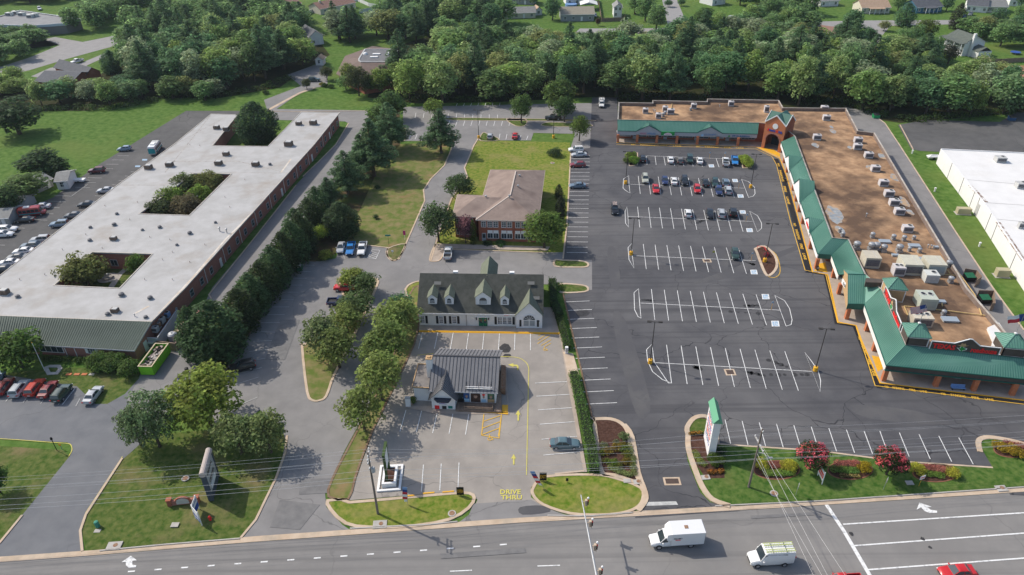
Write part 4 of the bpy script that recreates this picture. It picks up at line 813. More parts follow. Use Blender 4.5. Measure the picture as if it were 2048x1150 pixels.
q=MB();slope(q,a0,a1,b1,b0,.1);slope(q,cc1,c0,b0,b1,.1);q.add([b1,a1,G(1762,576,zP+.05)],[(0,1,2)]);cg=q.build('cross_gable_roof',GREENM,mal);q=MB();seam(q,a0,a1,b0,b1,.42,.07,.06);q.build('roof_seam',SEAMSH,cg)
q=MB();q.bar(a0+Vector((0,0,.02)),a1+Vector((0,0,.02)),.14,.18);q.bar(b0,b1,.2,.14);q.build('canopy_trim',GREENT,cg)
q=MB();q.add([V3(a0,zB),V3(c0,zB),c0,V3(b0,zr2),a0],[(0,1,2,3,4)]);tg=q.build('gable_wall',TAN,cg)
q=MB();dd=(a1-a0).normalized();q.bar(V3(a0,(zE+zB)/2),V3(a1,(zE+zB)/2),.15,zE-zB-.1);q.build('gable_fascia',GREENT,cg)
ctr=(a0+c0)/2;q=MB();q.box(V3(ctr-dd*.08,3.9),(.12,3.0,1.1),dd);sg=q.build('shop_sign',WHITE,tg);q=MB();put_text(q,'SALON',V3(ctr-dd*.17,3.9),-DA,(0,0,1),2.5,.6,.03,.02);q.build('sign_lettering',BLACK,sg)
c3,h0,h1_,i0,i1=canopy([(1728.5,608.5),(1772,731)],[(1762,578.5),(1811,690)],fascia=STUCCO)
c4,k0,k1,l0,l1=canopy([(1772,731),(2080,762)],[(1811,690),(2068,719)],fascia=BROWNS,fz=zB+.3);q=MB();q.bar(V3(k0,zB+.3),V3(k1,zB+.3),.3,.22);q.build('fascia_trim',GREENT,c4)
for x,y in((1235.5,285.7),(1273.7,285.9),(1313,287.2),(1352.8,288.4),(1394,290.3),(1434,291.2),(1475,292.6),(1568,327),(1574,346),(1586,382),(1592,404),(1598,425),(1605,449),(1620,499),(1632,539),(1666,557),(1677,590),(1693,640),(1733,664),(1748,704),(1767,764),(1871,775),(1947,784),(2024,793)):
 q=MB();q.box(G(x,y)+DA*.35+Vector((0,0,zB/2+.12)),(.75,.75,zB+.22),DB,DA);q.build('brick_pier',BRICKO,mal)
def shopfront(p,q_,n,doorat=(2,),par=mal):
 FF=Fac(p,q_,.04);w=FF.L/n
 for k in range(n):
  if k in doorat:FF.door(par,k*w+.3,k*w+1.4,.15,2.4,GREYW,glass=GLASS);FF.window(par,k*w+1.7,(k+1)*w-.3,.9,2.3,GREYW,GLASS,(2,1))
  else:FF.window(par,k*w+.4,(k+1)*w-.4,.9,2.3,GREYW,BLIND if k%3==0 else GLASS,(4,1))
shopfront(V3(MP[0],0),V3(MP[22],0),9,(1,3,5,7));shopfront(V3(MP[20],0),V3(MP[19],0),12,(1,4,7,10));shopfront(V3(MP[16],0),V3(MP[15],0),5,(2,));shopfront(V3(MP[15],0),V3(MP[14],0),6,(3,))
def fsign(FF,x0,x1,y,txt,m_,h,z=None,back=None,name='shop_sign',par=cN,o=.16,bh=.9):
 ua,za=FF.uz(x0,y);ub,_=FF.uz(x1,y);z=za if z is None else z;q=MB()
 if back:FF.panel(q,ua,ub,z-bh/2,z+bh/2,.14,o);sg=q.build(name,back,par);q=MB();o2=o+.15
 else:sg=par;o2=o+.02
 put_text(q,txt,FF.P((ua+ub)/2,z,o2),FF.u,(0,0,1),(ub-ua)*.94,h,.05,.02);return q.build('sign_lettering' if back else name,m_,sg)
fsign(FN,1279.5,1293,266.3,'CROSS',mat('faded_pink',(.62,.2,.3)),.6);fsign(FN,1293.5,1311.5,266.8,'WIRELESS',PALEBLUE,.6)
ua,_=FN.uz(1322.5,267);ub,_=FN.uz(1349,267);q=MB();FN.panel(q,ua,ub,zB+.35,zE+.2,.2,.14);sg=q.build('shop_sign',GREENS,cN)
q=MB();cx=(ua+ub)/2;FN.poly(q,[(cx+1.25*math.cos(a_),zB+.42+.8*math.sin(a_))for a_ in np.linspace(0,math.pi,11)],.03,.345);ar=q.build('sign_arch',WHITE,sg);q=MB();put_text(q,'PIZZA',FN.P(cx,zB+.78,.38),FN.u,(0,0,1),1.6,.36,.03,.02);q.build('sign_lettering',PINK,ar)
ua,_=FN.uz(1405,268);q=MB();FN.poly(q,[(ua+.42*math.cos(a_),3.05+.42*math.sin(a_))for a_ in np.linspace(0,2*math.pi,13)[:-1]],.05,.16);q.build('shop_sign',mat('sky_sign',(.3,.5,.7)),cN)
fsign(FN,1408,1433,268.6,'CLEANERS',PALEBLUE,.55);fsign(FN,1463,1478,271.5,'Jill in',mat('dark_blue_sign',(.03,.12,.3)),.55);fsign(FN,1478.5,1500,272.2,'Additions',mat('dark_blue_sign',(.03,.12,.3)),.6)
ua,_=FN.uz(1458,271);q=MB();FN.poly(q,[(ua-.4,2.75),(ua+.4,2.75),(ua,3.4)],.05,.16);q.build('shop_sign',GREENS,cN)
go,gc,gd,gn=gs[2];q=MB();put_text(q,'NAILS',V3(gc-gn*.04,3.95),gd if gd.dot(-DA)>0 else-gd,(0,0,1),3.4,.85,.06,.03);q.build('shop_sign',RED,go)
tow=mal;tA,tB=G(1521.5,296),G(1561,306.5);tw=(tB-tA).length;FT=Fac(tA,tB);zt,zp=8.5,11.0;n=-FT.n;T=MB()
w0,w1=tw*.15,tw*.83;cx=(w0+w1)/2;rr=(w1-w0)/2;zs_=3.1
outer=[(0,0),(w0,0)]+[(w0,zs_)]+[(cx-rr*math.cos(a_),zs_+rr*math.sin(a_))for a_ in np.linspace(.15,math.pi-.15,11)]+[(w1,zs_),(w1,0),(tw,0),(tw,zt),(tw/2,zp),(0,zt)]
FT.poly(T,outer,.5,-.5);front=T.build('tower_front',BRICKO,mal)
q=MB();Q=lambda uu,d,z:FT.P(uu,z,-d)
for uu in(.05,tw-.05):q.add([Q(uu,.5,0),Q(uu,tw,0),Q(uu,tw,zt),Q(uu,tw/2,zp),Q(uu,.0,zt),Q(uu,.0,6),Q(uu,.5,6)],[tuple(range(7))])
q.add([Q(0,tw-.05,0),Q(tw,tw-.05,0),Q(tw,tw-.05,zt),Q(tw/2,tw-.05,zp),Q(0,tw-.05,zt)],[(0,1,2,3,4)]);q.build('tower_wall',BRICK,front)
q=MB();M_=Q(tw/2,tw/2,zp+.06)
for uu,ds in((0,-.1),(tw,.1)):
 for f,bz in((-.12,0),(tw+.1,tw)):
  e=Q(uu+ds,f,zt-.02);q.add([e,Q(tw/2,f,zp+.08),M_],[(0,1,2)]);q.add([e,Q(uu+ds,tw/2,zp+.08),M_],[(0,1,2)])
q.build('tower_roof',mat('dark_green_metal',(.035,.12,.09),rough=.4,spec=.5),front)
q=MB();
for f in(-.14,):
 for a,b in((Q(-.15,f,zt-.05),Q(tw/2,f,zp+.1)),(Q(tw+.15,f,zt-.05),Q(tw/2,f,zp+.1))):q.bar(a,b,.12,.32)
for uu in(-.15,tw+.15):
 for a,b in((Q(uu,-.14,zt-.05),Q(uu,tw/2,zp+.1)),(Q(uu,tw+.1,zt-.05),Q(uu,tw/2,zp+.1))):q.bar(a,b,.12,.32)
q.build('gable_board',WHITE,front)
q=MB();FT.poly(q,[(tw*.51+.85*math.cos(a_),7.7+.85*math.sin(a_))for a_ in np.linspace(0,2*math.pi,21)[:-1]],.08,0);q.build('round_medallion',WHITE,front)
q=MB();arc=[(cx-(rr+.16)*math.cos(a_),zs_+(rr+.16)*math.sin(a_))for a_ in np.linspace(0,math.pi,15)]
for a,b in zip(arc,arc[1:]):q.bar(FT.P(*a,.02),FT.P(*b,.02),.3,.12,FT.n)
q.build('arch_trim',BRICKD,front)
q=MB();put_text(q,'A',FT.P(tw*.2,6.35,.05),FT.u,(0,0,1),.7,.8,.12,.03);put_text(q,'O',FT.P(tw*.63,6.3,.05),FT.u,(0,0,1),.7,.8,.12,.03);q.build_each('tower_sign',RED,front)
q=MB();put_text(q,'meric',FT.P(tw*.4,6.3,.05),FT.u,(0,0,1),2.0,.75,.12,.03);put_text(q,'na',FT.P(tw*.8,6.25,.05),FT.u,(0,0,1),1.1,.7,.12,.03);q.build_each('tower_sign',BLUE,front)
q=MB();q.bar(Q(w0,tw*.75,1.25),Q(w1,tw*.75,1.25),.1,2.3);q.build('tower_shopfront',GLASS,front)
def signwall(p,q_,prof,par,face,h0=zP-.25,t=.25):
 FF=Fac(p,q_);q=MB();FF.poly(q,prof(FF.L),t,-t);w=q.build('sign_wall',face,par);q=MB();top=prof(FF.L)[2:]+[prof(FF.L)[0],prof(FF.L)[1]];pr=prof(FF.L)
 for a,b in zip(pr,pr[1:]+pr[:1]):q.bar(FF.P(*a,.03),FF.P(*b,.03),.14,.14,FF.n)
 q.build('sign_border',WHITE,w);return FF,w
hz=1.6
prof=lambda L:[(0,zP-.2),(L,zP-.2),(L,zP+hz),(L*.7,zP+hz),(L*.56,zP+hz+1.2),(L*.52,zP+hz+1.2),(L*.33,zP+hz),(0,zP+hz)]
sA,sB=G(1858.4,696,zP),G(1996,710.5,zP);FS,sw=signwall(V3(sA,0),V3(sB,0),prof,mal,BROWNS)
wA,wB=G(1768,585,zP),G(1798.5,661,zP);FWs,sw2=signwall(V3(wA,0),V3(wB,0),prof,mal,BROWNS)
for FF,w in((FS,sw),(FWs,sw2)):
 L=FF.L;q=MB();put_text(q,'TEXAS',FF.P(L*.2,zP+.66,.04),FF.u,(0,0,1),L*.33,1.05,.1,.035);put_text(q,'roadhouse',FF.P(L*.78,zP+.62,.04),(FF.u*.985+Vector((0,0,.02))),(0,0,1),L*.37,1.0,.1,.03);q.build_each('sign_lettering',RED,w)
 q=MB();ox,oz=L*.46,zP+.75;st=[(-.25,.55),(.15,.5),(.2,.2),(.75,.05),(.7,-.25),(.25,-.5),(.1,-.85),(-.15,-.6),(-.35,-.35),(-.75,.0),(-.3,.02)];FF.poly(q,[(ox+a*1.12,oz+b*1.0-.05)for a,b in st],.05,.01);em=q.build('state_emblem',WHITE,w)
 q=MB();FF.poly(q,[(ox+a*.86,oz+b*.8-.05)for a,b in st],.03,.061);q.build('emblem_fill',GREENS,em)
 q=MB();FF.poly(q,[(ox-.9,oz+.55),(ox-.45,oz+.6),(ox-.3,oz+1.05),(ox,oz+.95),(ox+.3,oz+1.05),(ox+.45,oz+.62),(ox+.85,oz+.7),(ox+.2,oz+.38),(ox-.4,oz+.4)],.06,.065);q.build('emblem_hat',TAN,em)
def turret(sw_,se,nw,ap,ze,zb,par,face,zap):
 a,b,d=G(*sw_,ze),G(*se,ze),G(*nw,ze);c=b+d-a;k=inset([a,b,c,d],.3);q=MB();q.prism(k,zb,ze,top=False);w=q.build('turret_wall',face,par);q=MB();T=V3((a+b+c+d)/4,zap)
 for e,f in((a,b),(b,c),(c,d),(d,a)):q.add([e,f,T],[(0,1,2)])
 q.flat([a,b,c,d],ze-.1);r=q.build('turret_roof',GREENM,w);q=MB()
 for e,f in((a,b),(b,c),(c,d),(d,a)):
  for t in np.linspace(.08,.92,9):m=e.lerp(f,t);tt=1-abs(t-.5)*2;q.bar(m+Vector((0,0,.03)),m+(T-(e+f)/2)*tt+Vector((0,0,.03)),.05,.07)
 for e in(a,b,c,d):q.bar(e+Vector((0,0,.04)),T+Vector((0,0,.04)),.12,.1)
 q.build('roof_seam',GREENM,r);q=MB()
 fr=[(a,b),(d,a)]
 for e,f in fr:
  E,F_=V3(k[0]if e is a else k[3],0),V3(k[1]if f is b else k[0],0)
  for z in(zb+.1,ze-.3):q.bar(V3(E,z),V3(F_,z),.2,.12)
  for P in(E,F_):q.bar(V3(P,zb),V3(P,ze-.2),.16,.16,(1,0,0))
 q.build('turret_trim',WHITE,w);return T
T1_=turret((1775.8,577.8),(1817,581.3),(1764.4,556.7),(1796.9,553.2),zP+2.0,zRf,mal,TAN,zP+3.6)
T2_=turret((1815.8,673.6),(1864.5,677.2),(1803.7,645.6),(1841.4,647.4),zP+2.0,zP-.2,mal,BROWNS,zP+3.6)
T3_=turret((2008.2,694.9),(2062,699.5),(1988.7,665),(2029.5,665.7),zP+2.0,zP-.2,mal,BROWNS,zP+3.6)
def flag(name,label,base,h,kind,group='flags on the restaurant turrets'):
 t=thing(name,label,'flag',base,group);q=MB();q.tube([base,base+Vector((0,0,h))],.05,6);q.build('flagpole',STEEL,t)
 q=MB();q.box(base+Vector((0,0,.1)),(.4,.4,.2));q.build('pole_base',WHITE,t)
 d=Vector((-.92,.15,-.36)).normalized();up=Vector((.1,0,1)).normalized();up=(up-d*up.dot(d)).normalized();o=base+Vector((0,0,h-.15));Lx,Ly=2.6,1.5;sd=d.cross(up)
 def fl(u0,u1,v0,v1,m_,nm,off=0.0):
  q=MB();N=8;vs=[]
  for s in(.012,-.012):
   for i in range(N+1):
    u=u0+(u1-u0)*i/N;wv=sd*(.16*math.sin(u*9)*u+(off+.001)*(1 if s>0 else-1)+s)
    vs+=[o+d*u*Lx-up*v0*Ly+wv,o+d*u*Lx-up*v1*Ly+wv]
  k=2*(N+1);fs=[]
  for i in range(N):a=2*i;fs+=[(a,a+2,a+3,a+1),(k+a,k+a+1,k+a+3,k+a+2)]
  q.add(vs,fs);q.build(nm,m_,t)
 FR,FWt,FB=mat('flag_red',(.5,.04,.05)),mat('flag_white',(.72,.72,.72)),mat('flag_blue',(.03,.06,.22))
 if kind=='us':
  for k in range(13):fl(.4 if k<7 else 0,1,k/13,(k+1)/13,FR if k%2==0 else FWt,'flag_stripe')
  fl(0,.4,0,7/13,FB,'flag_canton')
 elif kind=='tx':fl(.33,1,0,.5,FWt,'flag_stripe');fl(.33,1,.5,1,FR,'flag_stripe');fl(0,.33,0,1,FB,'flag_bar')
 else:
  for k in range(9):fl(0,1,k/9,(k+1)/9,FR if k%2==0 else FWt,'flag_stripe')
 return t
flag('flag','red and white striped flag with blue corner on pole over the corner turret',T2_,4.2,'us')
flag('flag','white over red flag with blue bar on the right-hand turret',T3_,4.4,'tx')
q=MB();q.prism(px([(1975,655),(1998,645),(2012,665),(1990,690),(1996,707),(1983,692),(1986,680)],zRf+.5),zRf,zRf+.5);q.build('roof_cricket',MEMBW,mal)
q=MB();q.prism(px([(1730,563),(1762,566),(1762,573),(1729,572)],zP),zP-.2,zP+.9);q.build('parapet_box',BROWNS,mal)
wh=thing('white_warehouse','white panel warehouse with bright flat roof at the right edge','building',G(1990,480))
zW=4.6;WR=px([(1881.7,297),(2120,308),(2420,420),(2320,760),(2150,668),(2047,521),(1969,406)],zW);flat_block(wh,WR,zW,WHITE,MEMBW,zW-.25,WHITE)
FW_=Fac(V3(WR[0],0),V3(WR[6],0));q=MB()
for x,y in((1900,340),(1922,373),(1942,405),(1951,420)):uu,_=FW_.uz(x,y);FW_.panel(q,uu-.06,uu+.06,0,zW,.06,0)
FW2=Fac(V3(WR[6],0),V3(WR[5],0))
for x,y in((1978,440),(1990,460),(2027,520)):uu,_=FW2.uz(x,y);FW2.panel(q,uu-.06,uu+.06,0,zW,.06,0)
q.build('panel_joint',BLACK,wh);uu,_=FW_.uz(1952,425);FW_.door(wh,uu-.9,uu+.9,0,3.2,GREYMET)
q=MB()
for a,b in(((1935,359),(2120,375)),((1973,405),(2120,415)),((1995,438),(2140,452))):q.strip(px([a,b],zW-.2),.18,zW-.23)
q.build('roof_seam',mat('seam_grey',(.35,.34,.33)),wh);q=MB()
for a,b in(((1940,370),(1972,404)),((1996,444),(2047,520))):q.strip(px([a,b],zW-.2),1.1,zW-.22)
q.build_each('roof_debris',mat('leaf_debris',(.2,.13,.09),(.7,.68,.65),scale=.8,lo=.42,hi=.6),wh)
ch=thing('brown_roof_building','low building with broad brown hip roof and flat skylight deck among trees','building',G(720,160))
ze,zt=3.0,7.5;lo_=px([(672,148),(725,175),(790,165),(845,128),(812,101),(745,92),(690,112)],ze);tp=px([(718,122),(722,124),(780,124),(797,102),(784,99),(730,99),(718,118)],zt)
q=MB();n_=len(lo_);q.add(lo_+tp,[(i,(i+1)%n_,n_+(i+1)%n_,n_+i)for i in range(n_)]);q.build('roof',mat('umber_shingles',(.125,.09,.075),(.165,.12,.1),scale=.8),ch);MB().flat(tp,zt+.01).build('roof_deck',mat('grey_deck',(.12,.12,.125),(.16,.16,.165),scale=.6),ch);MB().strip(tp,.5,zt-.1,zt+.2,closed=True).build('deck_edge',GREYMET,ch)
MB().prism(inset(lo_,1.0),0,ze,top=False).build('wall',BRICK,ch);q=MB()
for x,y in((731,109),(778,109)):q.lathe(G(x,y,zt),[(1.0,0),(.95,.4),(.6,.8),(.1,1.0)],10)
for x,y in((753,109),(748,115)):q.box(G(x,y,zt)+Vector((0,0,.2)),(3.0,1.2,.4))
q.build_each('skylight',WHITE,ch)
dg=thing('dark_roof_building','low building with two dark grey gable roofs at the left among trees','building',G(150,178))
g1_=gable(dg,G(76,178),G(146,181),14,3.0,5.0,BRICK,mat('slate_roof',(.085,.09,.1),(.11,.115,.125),scale=.8),True,.5);g2_=gable(dg,G(176,166),G(205,158),22,3.2,5.4,BRICK,MATS['slate_roof'],False,.5,wname='wing_wall',rname='wing_roof')
fb_=thing('flat_roof_building','wide flat-roofed building with pale fascia at the top left','building',G(60,60))
FP_=px([(-60,38),(0,32),(40,20.5),(160,37.5),(130,46),(62,51),(-60,47)],5.0);flat_block(fb_,FP_,5.0,mat('grey_brown_wall',(.2,.19,.18)),mat('grey_roof',(.2,.2,.205),(.25,.25,.25),scale=.3),4.6,WHITE);MB().strip(inset(FP_,-.15),.3,3.9,5.05,closed=True).build('fascia',mat('pale_blue_fascia',(.5,.56,.6)),fb_)
SLATE=MATS['slate_roof'];TANR=mat('tan_shingles',(.36,.25,.17),(.42,.3,.21),scale=1);BRNR=mat('red_brown_shingles',(.23,.13,.1),(.28,.17,.13),scale=1);GRYR=mat('grey_shingles',(.2,.2,.19),(.25,.25,.24),scale=1);OLIV=mat('olive_shingles',(.26,.235,.18),(.3,.27,.21),scale=1)
SIDE=mat('cream_siding',(.62,.58,.46),(.58,.54,.43),scale=1);WSIDE=mat('white_siding',(.7,.7,.68));GSIDE=mat('grey_siding',(.3,.31,.31));BSIDE=mat('blue_siding',(.06,.16,.26));BRS=mat('brown_siding',(.16,.1,.07))
def house(label,fl_,fr_,depth,zw,zr,wall,roof,along=True,nwin=3,floors=1,chim=None,porch=None,door=True,cat='house',name='house',sh=None):
 t=thing(name,label,cat,G(*fl_));gg=gable(t,G(*fl_),G(*fr_),depth,zw,zr,wall,roof,along,.4,WHITE);F=Fac(gg['A'],gg['B'])
 for fl2 in range(floors):
  z=.9+fl2*2.7
  for k in range(nwin):
   u=F.L*(k+.5)/nwin
   if door and fl2==0 and k==nwin//2:F.door(t,u-.5,u+.5,.1,2.2,WHITE);continue
   F.window(t,u-.55,u+.55,z,z+1.3,WHITE,GLASS,(2,2))
   if sh:q=MB();F.panel(q,u-1.1,u-.7,z-.1,z+1.4,.05,.01);F.panel(q,u+.7,u+1.1,z-.1,z+1.4,.05,.01);q.build_each('shutter',sh,t)
 if chim:m_,uu,dd,hh=chim;q=MB();P=F.P(F.L*uu,0,-dd);q.box(V3(P,hh/2),(1.0,1.0,hh),F.u,F.n);q.build('chimney',m_,t)
 if porch:
  pw_,pd=porch;q=MB();c=F.L*.5;q2=MB()
  E0,E1,R0,R1=F.P(c-pw_/2,zw-.3,pd),F.P(c+pw_/2,zw-.3,pd),F.P(c-pw_/2,zw+.2,-.3),F.P(c+pw_/2,zw+.2,-.3);slope(q,E0,E1,R1,R0,.12);q.build('porch_roof',roof,t)
  for a in np.linspace(c-pw_/2+.2,c+pw_/2-.2,4):q2.bar(F.P(a,0,pd-.2),F.P(a,zw-.4,pd-.2),.2,.2,(1,0,0))
  q2.build_each('porch_post',WHITE,t)
 return t,F,gg
house('cream ranch house with tan roof and small white porch at the top right',(1722,27.5),(1778,26.5),11,3.0,5.6,SIDE,TANR,True,5,porch=(8,2.2))
house('blue ranch house with dark grey roof and white porch at the top',(1832,27),(1882,24),11,3.0,5.6,BSIDE,SLATE,True,5,porch=(7,2.2))
house('white house with dark grey roof at the top right corner',(1931,23),(1972,26),11,3.2,5.8,WSIDE,SLATE,True,4)
house('pale attached house with black shutters at the top right',(1973,25),(2012,25.5),11,3.0,5.6,SIDE,GRYR,True,3,sh=BLACK)
house('house with a tall white gable at the top right corner',(2017,12),(2075,14),11,4.0,6.0,WSIDE,BRNR,True,3)
t,F,gg=house('white two-storey house with dark shutters, porch roof and white chimney',(1885,98),(1922,112.5),9.5,5.6,8.0,WSIDE,mat('green_grey_shingles',(.085,.1,.085),(.11,.125,.105),scale=1),True,4,2,(WSIDE,1.06,3.0,9.2),(14,2.4),sh=BLACK)
a=gg['B']+gg['n']*3.5;q=MB();C4=[a,a+gg['u']*5.0,a+gg['u']*5.0+gg['n']*6,a+gg['n']*6];q.prism(C4,0,3.0,top=False);w=q.build('side_wing',WSIDE,t);q=MB();slope(q,V3(C4[0]-gg['n']*.3,2.9),V3(C4[1]-gg['n']*.3,2.9),V3((C4[1]+C4[2])/2,4.6),V3((C4[0]+C4[3])/2,4.6));slope(q,V3(C4[2],2.9),V3(C4[3],2.9),V3((C4[0]+C4[3])/2,4.6),V3((C4[1]+C4[2])/2,4.6));q.build('wing_roof',MATS['green_grey_shingles'],w)
house('brown house with low dark roof half hidden by trees',(1632,75),(1668,80),9,2.8,4.6,BRS,BRNR,True,3)
house('house with orange-brown roof and pale chimney at the right edge',(2005,178),(2070,184),12,4.0,7.0,GSIDE,mat('orange_shingles',(.36,.19,.12),(.42,.23,.15),scale=1),True,3,1,(PALEMET,.25,-.3,8.6))
house('grey brown house with olive roof, porch rails and white garage door',(1122,43),(1188,42),12,3.4,5.8,GSIDE,OLIV,True,4)
house('low house with dark grey roof behind the wood',(1010,38),(1071,36),9,2.8,4.8,SIDE,GRYR,True,4)
house('small white shed with tan roof beside a dark roof',(1071,31),(1084,30),5,2.6,4.2,WSIDE,TANR,False,1,cat='shed',name='shed',door=False)
house('white garden house with dark windows inside a wooden fence',(1227,35),(1243,35),9,5.0,6.6,WSIDE,GRYR,False,2,2)
house('small grey house with pale roof standing just behind the trees',(1237,78),(1268,79),8,3.2,4.6,WSIDE,GRYR,True,2,cat='house')
house('small white house with red brown roof beside the street',(1353,68),(1376,68),9,3.0,4.8,WSIDE,BRNR,True,2)
house('white house gable showing at the top between trees',(1424,12),(1450,8),10,4.0,6.0,WSIDE,GRYR,False,2)
house('cream house with red brown roof inside a white fence',(642,30),(712,16),11,3.0,5.4,SIDE,BRNR,True,4,chim=(SIDE,.15,5,6.2))
house('cream house with brown roof at the top by the white fence',(572,26),(604,18),10,3.2,5.4,SIDE,BRNR,True,3)
house('white house with blue grey roof peeping out between pines',(622,92),(648,88),14,4.2,6.4,WSIDE,SLATE,False,2)
house('long grey house with pale roof at the top edge',(1024,8),(1066,10),9,3,5,GSIDE,GRYR,True,4)
house('pale house by the pool at the top edge',(1132,10),(1190,8),9,3,5,WSIDE,GRYR,True,4)
house('white house corner at the top edge beside the street',(1640,14),(1676,12),9,3,5,WSIDE,GRYR,True,3)
for lab,a,b,d,hgt,wm,rm,al in(('small pale block shed with flat grey roof beside the parking lot',(117,380),(140,378),7,2.7,STUCCO,GRYR,True),('long low grey shed under a tree',(78,386),(108,372),6,2.4,GSIDE,GRYR,True),('grey barn-roofed shed behind the red and white van',(10,425),(50,424),6,2.2,GSIDE,GRYR,True),('small grey shed at the left edge',(-25,452),(22,450),6,2.2,GSIDE,GRYR,True),('tiny white shed by the drive under tall pines',(632,131),(647,131),4,2.6,WSIDE,TANR,False)):
 t,F,gg=house(lab,a,b,d,hgt,hgt+1.1,wm,rm,al,1,cat='shed',name='shed',door=False);F.door(t,F.L*.75-.5,F.L*.75+.4,.05,2.0,WHITE)
t=thing('canopy_tent','white peaked canopy tent behind the olive-roofed house','tent',G(1178,20));A,B=G(1161,22),G(1194,22);Fc=Fac(A,B);q=MB();slope(q,Fc.P(-.3,3),Fc.P(Fc.L/2,4.4),Fc.P(Fc.L/2,4.4,-9),Fc.P(-.3,3,-9),.06);slope(q,Fc.P(Fc.L/2,4.4),Fc.P(Fc.L+.3,3),Fc.P(Fc.L+.3,3,-9),Fc.P(Fc.L/2,4.4,-9),.06);q.build('canopy',MEMBW,t);q=MB()
for a in(0,Fc.L):
 for d in(0,-9):q.bar(Fc.P(a,0,d),Fc.P(a,3,d),.12,.12,(1,0,0))
q.build_each('tent_pole',STEEL,t)
t=thing('swimming_pool','round blue above-ground pool behind the olive-roofed house','pool',G(1142,12));MB().lathe(G(1142,12),[(3.2,0),(3.2,1.2),(3.0,1.2)],20).build('pool_wall',PALEBLUE,t);MB().lathe(G(1142,12),[(3.0,1.0),(2.9,1.05)],20).build('pool_water',mat('pool_water',(.05,.4,.6),rough=.1),t)
t=thing('trampoline','round blue and black trampoline on the lawn at the right','trampoline',G(2030,108));MB().lathe(G(2030,108),[(2.0,.8),(2.0,.9),(1.6,.92)],16).build('safety_pad',mat('blue_pad',(.03,.08,.3)),t);MB().lathe(G(2030,108),[(1.6,.87),(.1,.88)],16).build('jumping_mat',BLACK,t)
q=MB()
for k in range(6):c=G(2030,108)+Vector((1.9*math.cos(k*math.pi/3),1.9*math.sin(k*math.pi/3),0));q.tube([c,c+Vector((0,0,.85))],.05,6)
q.build_each('leg',STEEL,t)
def fence(name,label,pts,h,m_,sp=2.4,group=None):
 t=thing(name,label,'fence',G(*pts[0]),group);P=px(pts);q=MB();po=MB()
 for a,b in zip(P,P[1:]):
  q.bar(a+Vector((0,0,h/2)),b+Vector((0,0,h/2)),.06,h-.1);n=max(1,int((b-a).length/sp))
  for k in range(n+1):c=a.lerp(b,k/n);po.bar(c,c+Vector((0,0,h+.08)),.14,.14,(1,0,0))
 q.build('fence_panel',m_,t);po.build('fence_post',m_,t);return t
fence('garden_fence','white vinyl fence round the yard of the red-brown-roofed house',[(600,38),(660,9),(690,2),(716,3),(738,13),(762,18),(760,10)],2.0,WSIDE)
fence('garden_fence','white fence running right from the house yard to the lawn',[(762,19),(735,24),(716,28)],2.0,WSIDE)
fence('garden_fence','brown wooden fence in front of the small green yard at the top',[(1203,44),(1249,42),(1250,30)],1.9,WOOD);fence('garden_fence','brown wooden fence along the left of the small green yard',[(1203,43),(1196,2)],1.9,WOOD)
fence('garden_fence','weathered wooden fence behind the white two-storey house',[(1945,114),(1962,118),(1982,126),(2000,127),(2060,123)],1.9,WOOD)
PAINT=mat('car_paint',(.5,.5,.5),rough=.3,spec=.5,objcol=True);PAINT.node_tree.nodes['Principled BSDF'].inputs['Coat Weight'].default_value=.5
CGLASS=mat('car_glass',(.03,.042,.05),rough=.08,spec=1.0);TYRE=mat('tyre_rubber',(.02,.02,.022),rough=.9);RIM=mat('alloy_rim',(.42,.43,.45),rough=.35,metal=.7)
LAMP=mat('headlamp_lens',(.7,.72,.72),rough=.1,spec=.7);TAIL=mat('tail_lamp',(.42,.02,.02),rough=.2);TRIMB=mat('black_trim',(.025,.025,.027),rough=.6);PLATE=mat('number_plate',(.65,.65,.62));CHROME=mat('chrome',(.55,.55,.56),rough=.2,metal=.8)
KINDS={}
def loft(st):
 m=MB();vs=[];R_=10
 for x,zb,zt,hw in st:
  h=zt-zb
  for y,z in((hw*.85,zb),(hw*.97,zb+.12*h),(hw,zb+.45*h),(hw*.97,zb+.78*h),(hw*.84,zt)):vs.append((x,y,z))
  for y,z in((hw*.84,zt),(hw*.97,zb+.78*h),(hw,zb+.45*h),(hw*.97,zb+.12*h),(hw*.85,zb)):vs.append((x,-y,z))
 n=len(st);fs=[tuple(range(R_)),tuple(range((n-1)*R_,n*R_))[::-1]]
 for i in range(n-1):fs+=[(i*R_+k,i*R_+(k+1)%R_,(i+1)*R_+(k+1)%R_,(i+1)*R_+k)[::-1]for k in range(R_)]
 return m.add(vs,fs)
def trap(m,xb0,xt0,xt1,xb1,zb,zt,hb,ht):
 """glasshouse frustum; rear base, rear top, front top, front base"""
 v=[(xb0,hb*.94,zb),(xb1,hb*.94,zb),(xt1,ht,zt),(xt0,ht,zt)];v+=[(x,-y,z)for x,y,z in v]
 return m.add(v,[(3,2,1,0),(4,5,6,7),(7,6,2,3),(4,7,3,0),(1,2,6,5)])
